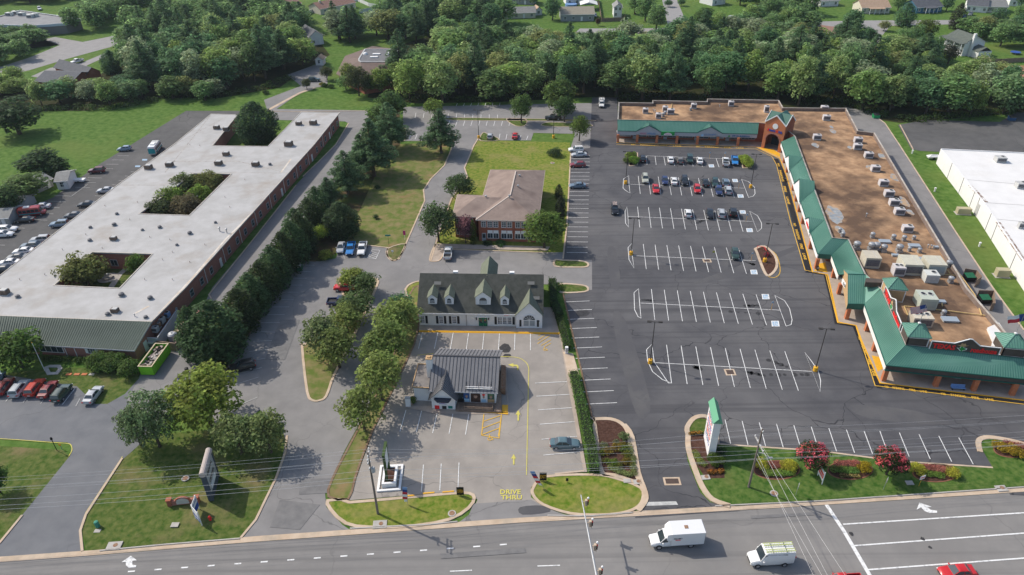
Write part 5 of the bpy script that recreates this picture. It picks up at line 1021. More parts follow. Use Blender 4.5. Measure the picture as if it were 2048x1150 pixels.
def kind(name,body_st,gh,wheels,L,W,wr=.33,extra=None,rails=False,glass3=True):
 P=[]
 b=loft(body_st)
 xb0,xt0,xt1,xb1,zb,zt,hb,ht=gh;trap(b,*gh);m=MB();zr=zt
 m.add([(xt0,ht*.97,zt),(xt1,ht*.97,zt),(xt1-.12,ht*.7,zt+.05),(xt0+.12,ht*.7,zt+.05),(xt0,-ht*.97,zt),(xt1,-ht*.97,zt),(xt1-.12,-ht*.7,zt+.05),(xt0+.12,-ht*.7,zt+.05)],[(0,1,2,3)[::-1],(4,5,6,7),(3,2,6,7)[::-1],(0,3,7,4),(1,5,6,2)])
 P.append(('body',b,PAINT,None));P.append(('roof_panel',m,PAINT,None))
 lp=lambda a,c,t:a+(c-a)*t
 def pane(a,bq,c,d,off):
  q=MB();A,B_,C_,D=(Vector(t)for t in(a,bq,c,d));o=Vector(off);return q.add([v+o for v in(A,B_,C_,D)]+[v+o*.2 for v in(A,B_,C_,D)],[(0,1,2,3),(0,4,5,1),(1,5,6,2),(2,6,7,3),(3,7,4,0)])
 yb,yt=hb*.94,ht
 P.append(('windshield',pane((lp(xb1,xt1,.06),yb*.93,lp(zb,zt,.06)),(lp(xb1,xt1,.92),yt*.9,lp(zb,zt,.92)),(lp(xb1,xt1,.92),-yt*.9,lp(zb,zt,.92)),(lp(xb1,xt1,.06),-yb*.93,lp(zb,zt,.06)),(.02,0,.02)),CGLASS,None))
 if glass3:P.append(('rear_window',pane((lp(xb0,xt0,.15),yb*.88,lp(zb,zt,.15)),(lp(xb0,xt0,.88),yt*.88,lp(zb,zt,.88)),(lp(xb0,xt0,.88),-yt*.88,lp(zb,zt,.88)),(lp(xb0,xt0,.15),-yb*.88,lp(zb,zt,.15)),(-.02,0,.02)),CGLASS,None))
 for s in(1,-1):
  xm=(xt0+xt1)/2-.05
  for x0b,x0t,x1b,x1t in((lp(xb0,xb1,.09),xt0+.1,xm-.05,xm-.05),(xm+.05,xm+.05,lp(xb0,xb1,.93),xt1-.08)):
   if abs(x1b-x0b)<.3:continue
   P.append(('side_window',pane((x0b,s*lp(yb,yt,.1),lp(zb,zt,.1)),(x0t,s*lp(yb,yt,.88),lp(zb,zt,.88)),(x1t,s*lp(yb,yt,.88),lp(zb,zt,.88)),(x1b,s*lp(yb,yt,.1),lp(zb,zt,.1)),(0,s*.02,.006)),CGLASS,None))
  P.append(('wing_mirror',MB().box((xb1-.35,s*(hb+.12),zb+.08),(.14,.2,.14)),PAINT,None))
 for x in wheels:
  for s in(1,-1):
   def wl(r,y0,y1,n=16):
    q=MB();vs=[(x+r*math.cos(2*math.pi*k/n),s*y,wr+r*math.sin(2*math.pi*k/n))for y in(y0,y1)for k in range(n)];return q.add(vs,[(k,(k+1)%n,n+(k+1)%n,n+k)for k in range(n)]+[tuple(range(n)),tuple(range(n,2*n))])
   P.append(('wheel',wl(wr,W/2-.2,W/2+.012),TYRE,None));P.append(('rim',wl(wr*.62,W/2-.05,W/2+.03,10),RIM,len(P)-1))
 xf,xr=body_st[-1],body_st[0];zf=body_st[-2][1]+(body_st[-2][2]-body_st[-2][1])*.62;zq=body_st[1][1]+(body_st[1][2]-body_st[1][1])*.65
 for s in(1,-1):
  P.append(('headlight',MB().box((body_st[-2][0]+.0,s*body_st[-2][3]*.78,zf),(.22,.36,.14)),LAMP,None))
  P.append(('taillight',MB().box((body_st[1][0]-.06,s*body_st[1][3]*.82,zq),(.16,.3,.18)),TAIL,None))
 P.append(('grille',MB().box((xf[0]+.0,0,xf[1]+.1),(.08,xf[3]*1.2,.18)),TRIMB,None));P.append(('number_plate',MB().box((xr[0]-.01,0,xr[1]+.12),(.04,.5,.14)),PLATE,None))
 if rails:
  for s in(1,-1):P.append(('roof_rail',MB().tube([(xt0+.1,s*ht*.86,zt+.02),(xt0+.2,s*ht*.86,zt+.1),(xt1-.2,s*ht*.86,zt+.1),(xt1-.1,s*ht*.86,zt+.02)],.025,6),TRIMB,None))
 if extra:extra(P)
 out=[]
 for nm,mb,m_,par in P:
  o=mb.build(nm,m_,None,(0,0,0),smooth=nm in('body','roof_panel','wheel','bed'),sharp=38);me=o.data;bpy.data.objects.remove(o);out.append((nm,me,par))
 KINDS[name]=out
def sunroof(P):P.append(('sunroof',MB().box((-.05,0,1.475),(.75,.8,.04)),CGLASS,None))
SED=[(-2.36,.45,.8,.7),(-2.25,.3,.98,.83),(-1.7,.22,1.04,.9),(-.9,.2,.98,.92),(.8,.2,.97,.92),(1.15,.2,.96,.9),(1.9,.22,.86,.87),(2.25,.27,.72,.8),(2.38,.4,.62,.66)]
kind('sedan',SED,(-1.7,-1.0,.2,1.05,.95,1.45,.86,.6),(-1.38,1.42),4.75,1.84);kind('sedan_sunroof',SED,(-1.7,-1.0,.2,1.05,.95,1.45,.86,.6),(-1.38,1.42),4.75,1.84,extra=sunroof)
kind('hatchback',[(-2.05,.45,.85,.72),(-1.98,.3,1.0,.84),(-1.4,.22,1.02,.89),(.7,.2,.98,.9),(1.05,.2,.96,.88),(1.7,.22,.86,.85),(2.0,.27,.72,.78),(2.1,.4,.62,.64)],(-1.98,-1.5,.1,1.0,.95,1.5,.86,.62),(-1.25,1.28),4.15,1.8)
SUV=[(-2.3,.5,.95,.76),(-2.25,.36,1.1,.88),(-1.5,.28,1.12,.94),(.8,.26,1.1,.95),(1.15,.26,1.08,.93),(1.95,.3,1.0,.9),(2.28,.36,.85,.84),(2.38,.5,.72,.72)]
kind('suv',SUV,(-2.25,-1.95,.2,.95,1.06,1.7,.9,.68),(-1.4,1.42),4.7,1.9,.37,rails=True)
kind('crossover',[(a,b*.92,c*.95,d*.97)for a,b,c,d in SUV],(-2.2,-1.6,.15,1.0,1.0,1.6,.88,.64),(-1.38,1.4),4.6,1.85,.35)
def spare(P):P.append(('spare_wheel',MB().lathe((0,0,0),[(.36,-.1),(.36,.1)],14),TYRE,None));m=P[-1][1];m.v=[(-2.38+v[2],v[0],.95+v[1])for v in m.v]
kind('off_roader',[(-2.1,.5,1.0,.78),(-2.05,.42,1.12,.88),(.6,.4,1.12,.9),(.9,.4,1.1,.86),(1.9,.42,1.06,.8),(2.1,.5,.95,.74)],(-2.05,-1.95,.3,.75,1.08,1.8,.9,.74),(-1.3,1.35),4.2,1.86,.4,extra=spare)
def bed(P):
 q=MB()
 for s in(1,-1):q.box((-1.75,s*.9,.95),(2.0,.1,.42))
 q.box((-2.75,0,.92),(.08,1.8,.46));q.box((-.72,0,.95),(.08,1.8,.42));P.append(('bed',q,PAINT,None));P.append(('bed_floor',MB().box((-1.75,0,.78),(2.0,1.74,.06)),TRIMB,None));P.append(('rear_bumper',MB().box((-2.86,0,.55),(.14,1.7,.18)),CHROME,None))
kind('pickup_truck',[(-2.78,.48,.76,.9),(-2.74,.4,.78,.93),(-.75,.38,.8,.95),(-.62,.36,1.12,.95),(.9,.36,1.12,.95),(1.25,.36,1.12,.93),(2.35,.4,1.05,.92),(2.7,.48,.9,.86),(2.78,.55,.75,.78)],(-.7,-.55,.55,1.2,1.08,1.78,.9,.7),(-1.75,1.75),5.7,1.96,.4,extra=bed)
def ladders(P):
 P.append(('roof_rack',MB().box((-1.6,0,2.55),(.08,1.7,.05)).box((0.1,0,2.55),(.08,1.7,.05)),CHROME,None))
 for y in(-.45,.5):
  q=MB()
  for d in(-.18,.18):q.bar((-2.7,y+d,2.64),(1.0,y+d,2.64),.06,.08)
  for k in range(12):q.bar((-2.6+k*.31,y-.18,2.64),(-2.6+k*.31,y+.18,2.64),.04,.04)
  P.append(('ladder',q,mat('fibreglass_yellow',(.5,.55,.2)),None))
kind('van',[(-2.75,.5,2.1,.82),(-2.7,.36,2.4,.94),(-1.0,.3,2.45,.98),(.7,.3,2.45,.98),(1.0,.3,2.3,.97),(1.5,.3,1.25,.95),(2.3,.34,1.05,.9),(2.6,.42,.85,.8)],(-2.0,-1.8,1.02,1.55,1.2,2.38,.98,.86),(-1.6,1.75),5.4,2.0,.36,extra=ladders)
def boxbody(P):
 q=MB();q.box((-1.35,0,1.95),(4.6,2.3,2.35));P.append(('cargo_box',q,PAINT,None));q=MB();q.add([(.95,-1.1,1.75),(.95,1.1,1.75),(1.55,.95,1.75),(1.55,-.95,1.75),(.95,-1.1,3.1),(.95,1.1,3.1),(1.5,.9,2.75),(1.5,-.9,2.75)],[(4,5,6,7),(0,4,7,3),(1,2,6,5),(3,7,6,2)]);P.append(('cab_fairing',q,PAINT,None))
 P.append(('roof_hatch',MB().box((-1.2,0,3.15),(.5,.5,.06)),RUST,len(P)-2));P.append(('box_edge',MB().box((-3.62,0,1.95),(.06,2.32,2.37)).box((-1.35,1.16,.8),(4.6,.03,.1)).box((-1.35,-1.16,.8),(4.6,.03,.1)),CHROME,len(P)-3))
 q=MB();put_text(q,'DELIVERY',(.1,1.17,2.25),(-1,0,0),(0,0,1),1.2,.22,.02,.01);P.append(('side_lettering',q,TRIMB,len(P)-4));P.append(('side_emblem',MB().box((.1,1.165,1.95),(.7,.02,.14)),RED,len(P)-5))
kind('box_truck',[(-3.5,.5,.75,.8),(-3.4,.45,.8,.9),(.8,.45,.85,.95),(1.0,.4,1.35,1.0),(2.2,.4,1.3,1.0),(2.6,.42,1.2,.96),(3.4,.45,1.05,.9),(3.6,.55,.85,.8)],(.9,1.0,1.75,2.45,1.25,2.1,1.0,.82),(-1.9,2.5),7.2,2.1,.42,extra=boxbody,glass3=False)
def busx(P):
 for s in(1,-1):
  for k in range(5):P.append(('side_window',MB().box((-2.9+k*1.15,s*1.19,1.95),(.95,.03,.8)),CGLASS,None))
 P.append(('side_stripe',MB().box((-.5,1.19,1.1),(6,.02,.35)).box((-.5,-1.19,1.1),(6,.02,.35)).box((-3.82,0,1.5),(.04,2.1,1.6)),mat('teal_stripe',(.02,.3,.32)),None));P.append(('roof_unit',MB().box((-1.2,0,2.95),(1.6,1.2,.25)),WHITE,None))
kind('minibus',[(-3.8,.5,2.7,1.05),(-3.7,.4,2.85,1.15),(1.9,.4,2.85,1.18),(2.3,.4,2.6,1.15),(2.6,.4,1.35,1.05),(3.4,.45,1.2,1.0),(3.6,.5,1.0,.9)],(1.9,2.0,2.25,2.7,1.35,2.55,1.1,1.0),(-2.4,2.4),7.4,2.36,.42,extra=busx,glass3=False)
def utilx(P):
 q=MB();q.box((-1.75,0,1.5),(2.1,2.0,1.0));P.append(('utility_body',q,PAINT,None));P.append(('ladder_rack',MB().box((-1.75,.8,2.3),(2.6,.08,.08)).box((-1.75,-.8,2.3),(2.6,.08,.08)).box((-.7,0,2.2),(.08,1.7,.08)).box((-2.7,0,2.2),(.08,1.7,.08)),CHROME,None));P.append(('boom',MB().tube([(-2.4,0,2.1),(-.4,0,2.7),(.6,0,2.5)],.14,8),PAINT,None))
kind('utility_truck',[(-2.78,.48,.76,.9),(-2.74,.4,.9,.93),(-.62,.36,1.12,.95),(.9,.36,1.12,.95),(1.25,.36,1.12,.93),(2.35,.4,1.05,.92),(2.7,.48,.9,.86),(2.78,.55,.75,.78)],(-.7,-.55,.55,1.2,1.08,1.78,.9,.7),(-1.75,1.75),5.7,1.96,.4,extra=utilx)
C=dict(black=(.012,.012,.014),white=(.72,.72,.71),silver=(.42,.44,.46),grey=(.14,.145,.15),dgrey=(.05,.053,.058),red=(.5,.02,.022),dred=(.2,.015,.02),blue=(.02,.19,.5),navy=(.02,.035,.11),beige=(.4,.41,.34),dgreen=(.02,.05,.045),teal=(.09,.15,.17),steel=(.12,.17,.22),sblue=(.2,.28,.36),orange=(.45,.035,.02),burg=(.11,.012,.022))
NAMES=dict(sedan_sunroof='sedan')
def car(k,c,x,y,hx,hy,label,group=None,cat=None,z=.1,sc=1.0):
 """place a vehicle: centre pixel x,y; the nose points towards pixel x+hx, y+hy"""
 p=G(x,y);d=G(x+hx,y+hy)-p;nm=NAMES.get(k,k);t=thing(nm,label,cat or{'pickup_truck':'pickup truck','box_truck':'truck','van':'van','minibus':'minibus','utility_truck':'truck'}.get(k,'car'),(p.x,p.y,z),group,math.atan2(d.y,d.x));t.scale=(sc,sc,sc);objs=[]
 for n_,me,par in KINDS[k]:
  o=bpy.data.objects.new(n_,me);COL.objects.link(o);o.parent=t if par is None else objs[par];o.color=(*C.get(c,c),1)if isinstance(c,str)else(*c,1);objs.append(o)
 return t
GM='cars parked in the strip mall lot';N_,S_=(-1,-9),(1,9)
for a in(('crossover','black',1285,321,*N_,'black crossover parked beside the round bushes, back row of the mall lot'),('sedan','white',1341,323.5,*N_,'white sedan beside a bronze-grey hatchback, left one of two white cars in the back row'),('hatchback',(.16,.145,.13),1359.5,324.5,*N_,'bronze-grey hatchback between the white sedan and the dark off-roader, back row'),('off_roader','dgreen',1379,324,*S_,'dark green off-roader with black top parked nose out in the back row'),('sedan_sunroof','white',1399,325,*N_,'white sedan with black sunroof, next to the empty accessible bay in the back row'),('pickup_truck','white',1450.5,328,*N_,'white pickup truck beside the blue pickup in the back row'),('pickup_truck','blue',1469,326,*S_,'bright blue pickup truck next to the big clipped bush, back row'),('suv','beige',1290,362.5,*S_,'pale beige SUV, leftmost car in the second row of the mall lot'),('sedan','navy',1329.5,365,*S_,'dark blue sedan beside the white sedan in the second row'),('sedan','white',1347.5,366,*N_,'white sedan between a blue sedan and a black SUV in the second row'),('suv','black',1368.5,366.5,*S_,'black SUV with pale wheels beside the white sedan in the second row'),('sedan','black',1410,369,*N_,'black sedan behind and right of the red car, second row'),('crossover','dgreen',1429.5,370,*S_,'very dark crossover between the black sedan and the slate SUV, second row'),('crossover','steel',1450.5,369.5,*N_,'slate blue SUV at the right end of the second row, far side'),('sedan','red',1311.5,382,*S_,'bright red sedan on the near side of the second row below the beige SUV'),('hatchback','red',1394,382.5,*S_,'bright red hatchback on the near side of the second row, alone between empty bays'),('crossover','navy',1437,386,*S_,'dark navy SUV next to the silver SUV, near side of the second row'),('suv','silver',1455.5,385,*N_,'silver SUV at the right end of the second row, near side'),('hatchback','white',1375.5,431,*N_,'white hatchback alone between empty bays in the third row'),('sedan','black',1419.5,432,*S_,'glossy black sedan beside the silver SUV in the third row'),('suv','silver',1442,431.5,*N_,'silver SUV between black vehicles in the third row'),('off_roader','black',1465,430,*N_,'black off-roader with rear spare wheel at the right end of the third row'),('sedan',(.03,.06,.05),1469.5,512,*S_,'dark green sedan alone in the fourth row'),('suv','white',1152,303.5,-9,.4,'white SUV, topmost in the column of bays along the lawn'),('sedan','silver',1158,313,-9,.4,'silver sedan just below the white SUV along the lawn'),('crossover','dred',1155,334,-9,.3,'dark red crossover parked along the lawn kerb'),('sedan','steel',1155,375.5,-9,.3,'slate grey sedan alone along the lawn kerb')):
 car(*a,GM)
t=car('suv','black',1229,424,*S_,'black SUV with loaded roof rack driving down the main aisle of the mall lot');q=MB();q.box((-.8,0,1.95),(1.9,1.1,.25));
o=q.build('roof_load',mat('mixed_luggage',(.4,.32,.28),(.1,.09,.1),scale=3,space='obj'),None,(0,0,0));o.parent=t
GN='vehicles in the lots behind the office'
car('hatchback','silver',980,276.5,.8,-5,'small silver car nose-in on the grassy end of the rear lot',GN);car('sedan','red',1030,275,.5,-5,'red car parked alone in the rear lot by the lawn',GN);car('pickup_truck','black',1106,239.5,-9,0,'black pickup truck in the shade under the rear lot trees',GN);car('utility_truck','white',1203,212,0,5,'white utility truck with ladder rack facing out from the wood',GN)
car('pickup_truck','white',896.5,511,.8,-6,'white pickup truck with open bed beside the brick office')
GT='three vehicles parked by the dry lawn'
car('sedan_sunroof','silver',682.5,500,-1.5,6,'silver sedan with sunroof, left of the blue pickup',GT);car('pickup_truck','blue',702,503,-1.5,6,'bright blue pickup truck between the silver sedan and the white pickup',GT);car('pickup_truck','white',725,503,-1.5,6,'white pickup truck right of the blue pickup by the dry lawn',GT)
car('suv','red',690,580,-9,0,'red SUV partly under the island tree');car('pickup_truck','navy',682,609,9,-.2,'dark blue pickup truck with its cab under the island tree');car('suv','black',487,739,-9,2,'black SUV parked across the bays beside the big cypress')
car('sedan','teal',1129.5,893,9,.1,'grey teal sedan parked nose to the hedge, long bay by the drive-through',sc=1.03)
car('box_truck','white',1350,1085,-9,.55,'white box truck driving on the main road',z=.035,sc=1.02);car('van','white',1537,1122,-9,.5,'white work van with two yellow-green ladders on its roof',z=.035,sc=1.1);car('pickup_truck','red',1681,1171,-9,.5,'red pickup truck cut off at the bottom edge of the road',z=.035);car('sedan','red',1911,1149,-9,.5,'red sedan cut off at the bottom right edge of the road',z=.035)
GS='cars parked in front of the long brick building';D_=(5,-6.5)
for a in(('pickup_truck','sblue',-8,768,*D_,'blue grey pickup truck tail at the left edge'),('suv','dred',12,779,*D_,'dark red SUV, leftmost red vehicle of the front row'),('suv','silver',42,783,*D_,'silver blue SUV between two red cars in the front row'),('suv','orange',73,781,*D_,'orange-red SUV right of the silver SUV in the front row'),('sedan','dred',99,784,*D_,'deep red sedan beside the dark green SUV in the front row'),('suv','dgreen',126,792,*D_,'dark green SUV at the right of the front row'),('sedan_sunroof','silver',189,795,*D_,'silver sedan with sunroof parked alone by the grass')):car(*a,GS)
GL='cars in the lot behind the long brick building';E_=(9,-.5);F_=(-9,.6)
for a in(('hatchback','sblue',250,301.5,*F_,'pale blue hatchback, farthest car in the lot behind the long building'),('suv','burg',195,345.5,*F_,'burgundy SUV beside the grass field'),('sedan','silver',213,385,*F_,'silver sedan half hidden by the roof edge, farthest of its column'),('sedan','dgrey',175,413,*F_,'dark grey sedan, second in the column by the white roof'),('sedan','grey',149,435,*F_,'mid grey sedan, third in the column by the white roof'),('suv','sblue',121,453,*F_,'blue silver SUV fourth in the column by the white roof'),('suv','silver',83,484,*F_,'silver grey SUV below the gap in the column by the roof'),('crossover','steel',64,496,*F_,'slate blue SUV in the column by the white roof'),('sedan','white',49,507,*F_,'white sedan between slate and grey cars by the white roof'),('sedan','grey',36,519,*F_,'grey sedan just below the white sedan by the roof'),('sedan_sunroof','white',20,530,*F_,'white sedan with sunroof near the left edge by the roof'),('sedan','dgrey',8,543,*F_,'dark sedan at the left edge by the roof corner'),('sedan','white',84,417,*F_,'white sedan behind the red and white van'),('sedan','black',52,444,*F_,'black sedan in front of the red and white van'),('crossover','white',17,463,*E_,'white crossover facing right near the sheds'),('sedan','white',9,473,*E_,'white sedan in front of the white crossover at the left edge')):car(*a,GL)
t=car('minibus','red',68,431,9,-1.0,'red and white ambulance-style van by the sheds',GL,cat='van',sc=.85);t.children[0].color=(.35,.03,.03,1);t.children[1].color=(.5,.04,.03,1)
car('minibus','white',313,303,4,-5.5,'white minibus with teal rear parked along the long roof edge')
car('suv','dgreen',629,163,9,-.2,'dark green SUV in front of the brown-roofed building');car('pickup_truck','white',155,126,-7,2,'white pickup truck beyond the dark roof at the left')
GH='far cars among the houses and top left lots'
for a in(('sedan','blue',36,106,9,2,'blue car under a tree in the top left lot'),('sedan','white',8,89,9,-1,'white car at the left edge of the top left lot'),('suv','white',80,20,3,4,'white SUV among trees behind the flat roof'),('suv','silver',1463,38,9,-2,'silver SUV on the far street between trees'),('suv','grey',1940,31,-4,4,'grey SUV on the driveway of the top right houses'),('sedan','blue',1928,36,-4,4,'blue car on the driveway of the top right houses'),('sedan','silver',1190,33,0,4,'silver car beside the olive-roofed house')):car(*a,GH)
t=thing('utility_trailer','small white utility trailer beside the pale block shed','trailer',G(160,364));MB().box(G(160,364)+Vector((0,0,.7)),(3.2,1.6,.5)).build('trailer_bed',WHITE,t);MB().bar(G(160,364)+Vector((1.6,0,.55)),G(160,364)+Vector((3.0,0,.5)),.1,.1).build('drawbar',STEEL,t)
for s in(1,-1):q=MB();c=G(160,364)+Vector((0,s*.85,.33));q.tube([c+Vector((0,-.1,0)),c+Vector((0,.1,0))],.33,12);q.build('wheel',TYRE,t)
DN=9.5
def leafmesh(name,cl,size,seed,flat=0.0,dens=1.0,inner=.55,mat_=None):
 """crown of leaf quads on clumps; cl = rows (x,y,z,r,rz)"""
 rg=np.random.default_rng(seed);cl=np.array(cl,float);V=[]
 for x,y,z,r,rz in cl:
  n=max(12,int(dens*DN*(r/size)**2));d=rg.normal(size=(n,3));d/=np.linalg.norm(d,axis=1)[:,None]
  d[:,2]=np.where((d[:,2]<-.35)&(rg.random(n)<.6),-d[:,2],d[:,2])
  rad=inner+(1-inner)*rg.random(n)**.5;c=d*rad[:,None]*np.array([r,r,rz])+np.array([x,y,z])
  nr=d+rg.normal(scale=.42,size=(n,3));nr[:,2]+=flat+.75;nr/=np.linalg.norm(nr,axis=1)[:,None]
  a=rg.normal(size=(n,3));t=np.cross(nr,a);t/=np.linalg.norm(t,axis=1)[:,None];b=np.cross(nr,t)
  s=size*(.6+.8*rg.random(n))[:,None];w=s*(.45+.35*rg.random(n))[:,None]
  V.append(np.stack([c-t*s*.5,c-b*w*.5+t*s*.05,c+t*s*.5,c+b*w*.5+t*s*.05],axis=1))
 V=np.concatenate(V).reshape(-1,3);nf=len(V)//4;me=bpy.data.meshes.new(name);me.vertices.add(len(V));me.vertices.foreach_set('co',V.ravel());me.loops.add(nf*4);me.loops.foreach_set('vertex_index',np.arange(nf*4));me.polygons.add(nf)
 me.polygons.foreach_set('loop_start',np.arange(nf)*4);me.materials.append(mat_ or LEAF);me.update(calc_edges=True);me.validate();return me
def broad(seed,R=1.0,h=1.0,n=42,lo=-.5,cr=.34,squash=.85,lump=.3):
 """clumps over an ellipsoid of radius R and half-height h, centred on its middle"""
 rg=random.Random(seed);out=[];g=math.pi*(3-math.sqrt(5))
 for i in range(n):
  z=lo+(1-lo)*(i+.5)/n;rr=math.sqrt(max(0,1-z*z));a=i*g+rg.uniform(-.4,.4);k=rg.uniform(1-lump,1.0)*.78;c=cr*rg.uniform(.65,1.25)
  out.append((R*rr*math.cos(a)*k,R*rr*math.sin(a)*k,h*z*k*.95,R*c,R*c*squash))
 for i in range(n//4):a=rg.uniform(0,6.3);k=rg.uniform(0,.4);out.append((R*k*math.cos(a),R*k*math.sin(a),h*rg.uniform(-.35,.4),R*cr,R*cr))
 return out
def trunkmesh(name,H,hb,r0,seed,limbs=5,spread=1.0,conifer=False):
 rg=random.Random(seed);m=MB();pts=[Vector((0,0,-.1))];x=y=0
 for i in range(1,5):x+=rg.uniform(-.12,.12);y+=rg.uniform(-.12,.12);pts.append(Vector((x,y,H*i/4)))
 m.tube(pts,[r0*1.25,r0,r0*.75,r0*.5,r0*.15],8)
 for k in range(limbs):
  a=k*2*math.pi/limbs+rg.uniform(-.4,.4);z=hb+(H-hb)*rg.uniform(.0,.45);L=spread*rg.uniform(.6,.95);s=Vector((0,0,z));e=s+Vector((math.cos(a)*L,math.sin(a)*L,L*(.1 if conifer else rg.uniform(.5,.9))));m.tube([s,s.lerp(e,.5)+Vector((0,0,-.1*L)),e],[r0*.45,r0*.3,r0*.1],6)
 o=m.build(name,BARK,None,(0,0,0),smooth=True,sharp=60);me=o.data;bpy.data.objects.remove(o);return me
PROTO={}
def proto(k,crown,trunk,H,R):PROTO.setdefault(k,[]).append((crown,trunk,H,R))
def mk_broad(k,seed,H,R,hh,leaf,n=42,cr=.34,dens=1.0,lump=.3,lo=-.5):
 cz=H-hh;cl=[(x,y,z+cz,r,rz)for x,y,z,r,rz in broad(seed,R,hh,n,lo,cr,.85,lump)]
 proto(k,leafmesh('crown_leaves',cl,leaf,seed,dens=dens),trunkmesh('trunk',H*.8,cz-hh*.6,.05+H*.018,seed,6,R*.7),H,R)
for s in range(7):mk_broad('wood',100+s,13+s%3*1.2,4.9+.3*(s%2),6.4+.6*(s%3),.7,58,.29,.95,.45,-.95)
mk_broad('wood',108,17,3.9,8.4,.66,58,.34,.9,.4,-.95);mk_broad('wood',109,12.5,6,6.0,.72,66,.26,.85,.5,-.9);mk_broad('wood',111,16,4.6,7.8,.6,44,.36,1.0,.55,-.9)
for s in range(3):mk_broad('shade',200+s,8.0,4.2,3.75,.42,64,.26,.8,.42,-.75)
for s in range(4):mk_broad('pear',300+s,7.6,3.6,3.4,.4,52,.27,.75,.5,-.7)
for s in range(2):mk_broad('airy',400+s,9.0,4.6,4.35,.34,95,.18,.75,.5,-.9)
for s in range(2):mk_broad('crape',500+s,4.4,2.3,1.75,.2,60,.25,1.0,.3,-.5)
for s in range(3):mk_broad('courtyard',600+s,5.0,3.3,2.4,.38,44,.29,.85,.45,-.7)
def pine(seed,H,R,lv,leaf):
 rg=random.Random(seed);cl=[]
 for i in range(lv):
  t=i/(lv-1);z=H*(.24+.74*t);L=R*(1-t)**.75*rg.uniform(.8,1.1)+.25;nb=max(3,int(7*(1-t)+2));a0=rg.uniform(0,6)
  for b in range(nb):
   a=a0+b*2*math.pi/nb+rg.uniform(-.3,.3);l=L*rg.uniform(.65,1.1)
   for q in(.45,.8,1.05):cl.append((l*q*math.cos(a),l*q*math.sin(a),z+.12*l*q,.24*R*(1.1-t*.6)*rg.uniform(.8,1.2),.13*R))
 return cl
for s in range(3):H,R=15.5,4.4;proto('pine',leafmesh('crown_needles',pine(700+s,H,R,12,.42),.42,s,flat=.4,dens=1.25),trunkmesh('trunk',H*.97,3,.3,s,10,2.6,True),H,R)
def cypress(seed,H,R):
 rg=random.Random(seed);cl=[]
 for i in range(80):
  t=(i+.5)/80;a=i*2.4+rg.uniform(-.3,.3);r=R*math.sin(math.pi*min(1,(t*.86+.16)))**.65*rg.uniform(.62,.88);cl.append((r*math.cos(a),r*math.sin(a),H*(.04+.9*t),R*.34*(1.1-.5*t),R*.5*(1.1-.4*t)))
 for i in range(8):cl.append((0,0,H*(i+1)/9,R*.5*(1-.08*i),H*.08))
 return cl
for s in range(3):H,R=10.5,2.6;proto('cypress',leafmesh('crown_needles',cypress(800+s,H,R),.36,s,dens=1.15),trunkmesh('trunk',H*.9,1,.22,s,4,1.2,True),H,R)
H,R=8.0,3.6;proto('cedar',leafmesh('crown_needles',[(x*1.35,y*1.35,z*.76,r*1.3,rz)for x,y,z,r,rz in cypress(820,10.5,2.6)],.34,9,dens=1.2),trunkmesh('trunk',7,1,.25,3,4,1.2,True),H,R)
PR=random.Random(5);TREES=[]
NAME=dict(wood='broadleaf_tree',shade='broadleaf_tree',pear='broadleaf_tree',airy='broadleaf_tree',crape='crape_myrtle',courtyard='courtyard_tree',pine='pine_tree',cypress='cypress_tree',cedar='cedar_tree')
def tree(k,x,y,H,R,col,label,group=None,var=None,at=None,cat='tree'):
 cr,tr,H0,R0=PROTO[k][var if var is not None else PR.randrange(len(PROTO[k]))];p=at or G(x,y);t=thing(NAME[k],label,cat,(p.x,p.y,0),group,PR.uniform(0,6.28));s=R/R0;t.scale=(s,s,H/H0)
 c=bpy.data.objects.new('crown',cr);COL.objects.link(c);c.parent=t;v=PR.uniform(.88,1.12);c.color=(col[0]*v,col[1]*v,col[2]*v,1)
 b=bpy.data.objects.new('trunk',tr);COL.objects.link(b);b.parent=t;TREES.append((p.x,p.y,R));return t
MIDG,DKG,LTG,YLG,OLV,PIN,CYP=(.14,.225,.085),(.085,.16,.072),(.2,.28,.09),(.24,.28,.06),(.2,.225,.085),(.1,.165,.078),(.064,.112,.046)
def tree_px(k,cx,top,bot,halfw,col,label,group=None,base=None,var=None):
 """a tree from its crown's picture box: base pixel, top pixel and half width in pixels"""
 bx,by=base or(cx,bot);bx=1024+(cx-1024)*(2733-by)/(2733-(top*.55+by*.45));p=G(bx,by);H=HT(bx,by,cx,top);pxm=CF/(p-CAM).length;return tree(k,bx,by,max(1.5,H),halfw/pxm,col,label,group,var)
tree_px('airy',294,770,915,62,(.11,.16,.075),'feathery grey-green tree left of the yellow-green one on the front lawn',base=(296,893));tree_px('airy',262,800,915,36,(.095,.13,.06),'slim grey-green tree at the left flank of the feathery one on the front lawn',base=(272,890))
tree_px('shade',402,733,870,80,(.21,.26,.055),'large yellow-green tree on the front lawn below the dumpster',base=(402,850),var=0)
tree_px('pear',470,824,925,50,(.17,.215,.085),'pale green round tree, left of the pair at the lawn corner',base=(480,908));tree_px('pear',530,820,915,48,(.165,.21,.08),'pale green round tree, right of the pair at the lawn corner',base=(530,905))
GP='trees along the strip left of the barber shop';PG=(.175,.22,.065)
for cx,top,bw,b,lab in((722,770,54,(722,862),'bright green tree nearest the road in the strip left of the shop'),(758,702,52,(756,800),'bright green tree in the strip beside the shop annex'),(772,640,58,(768,735),'bright green tree in the strip just above the shop chimney'),(790,598,52,(784,675),'bright green tree against the left end of the white colonial building'),(742,668,30,(742,742),'small leaning green tree on the drive side of the strip')):tree_px('pear',cx,top-2,0,bw*PR.uniform(.92,1.08),PG if cx%4 else(.15,.205,.06),lab,GP,b)
tree_px('wood',802,585,0,34,DKG,'dark green tree tucked behind the strip beside the colonial roof',GP,(800,640))
GI='trees on the grass islands of the middle lot'
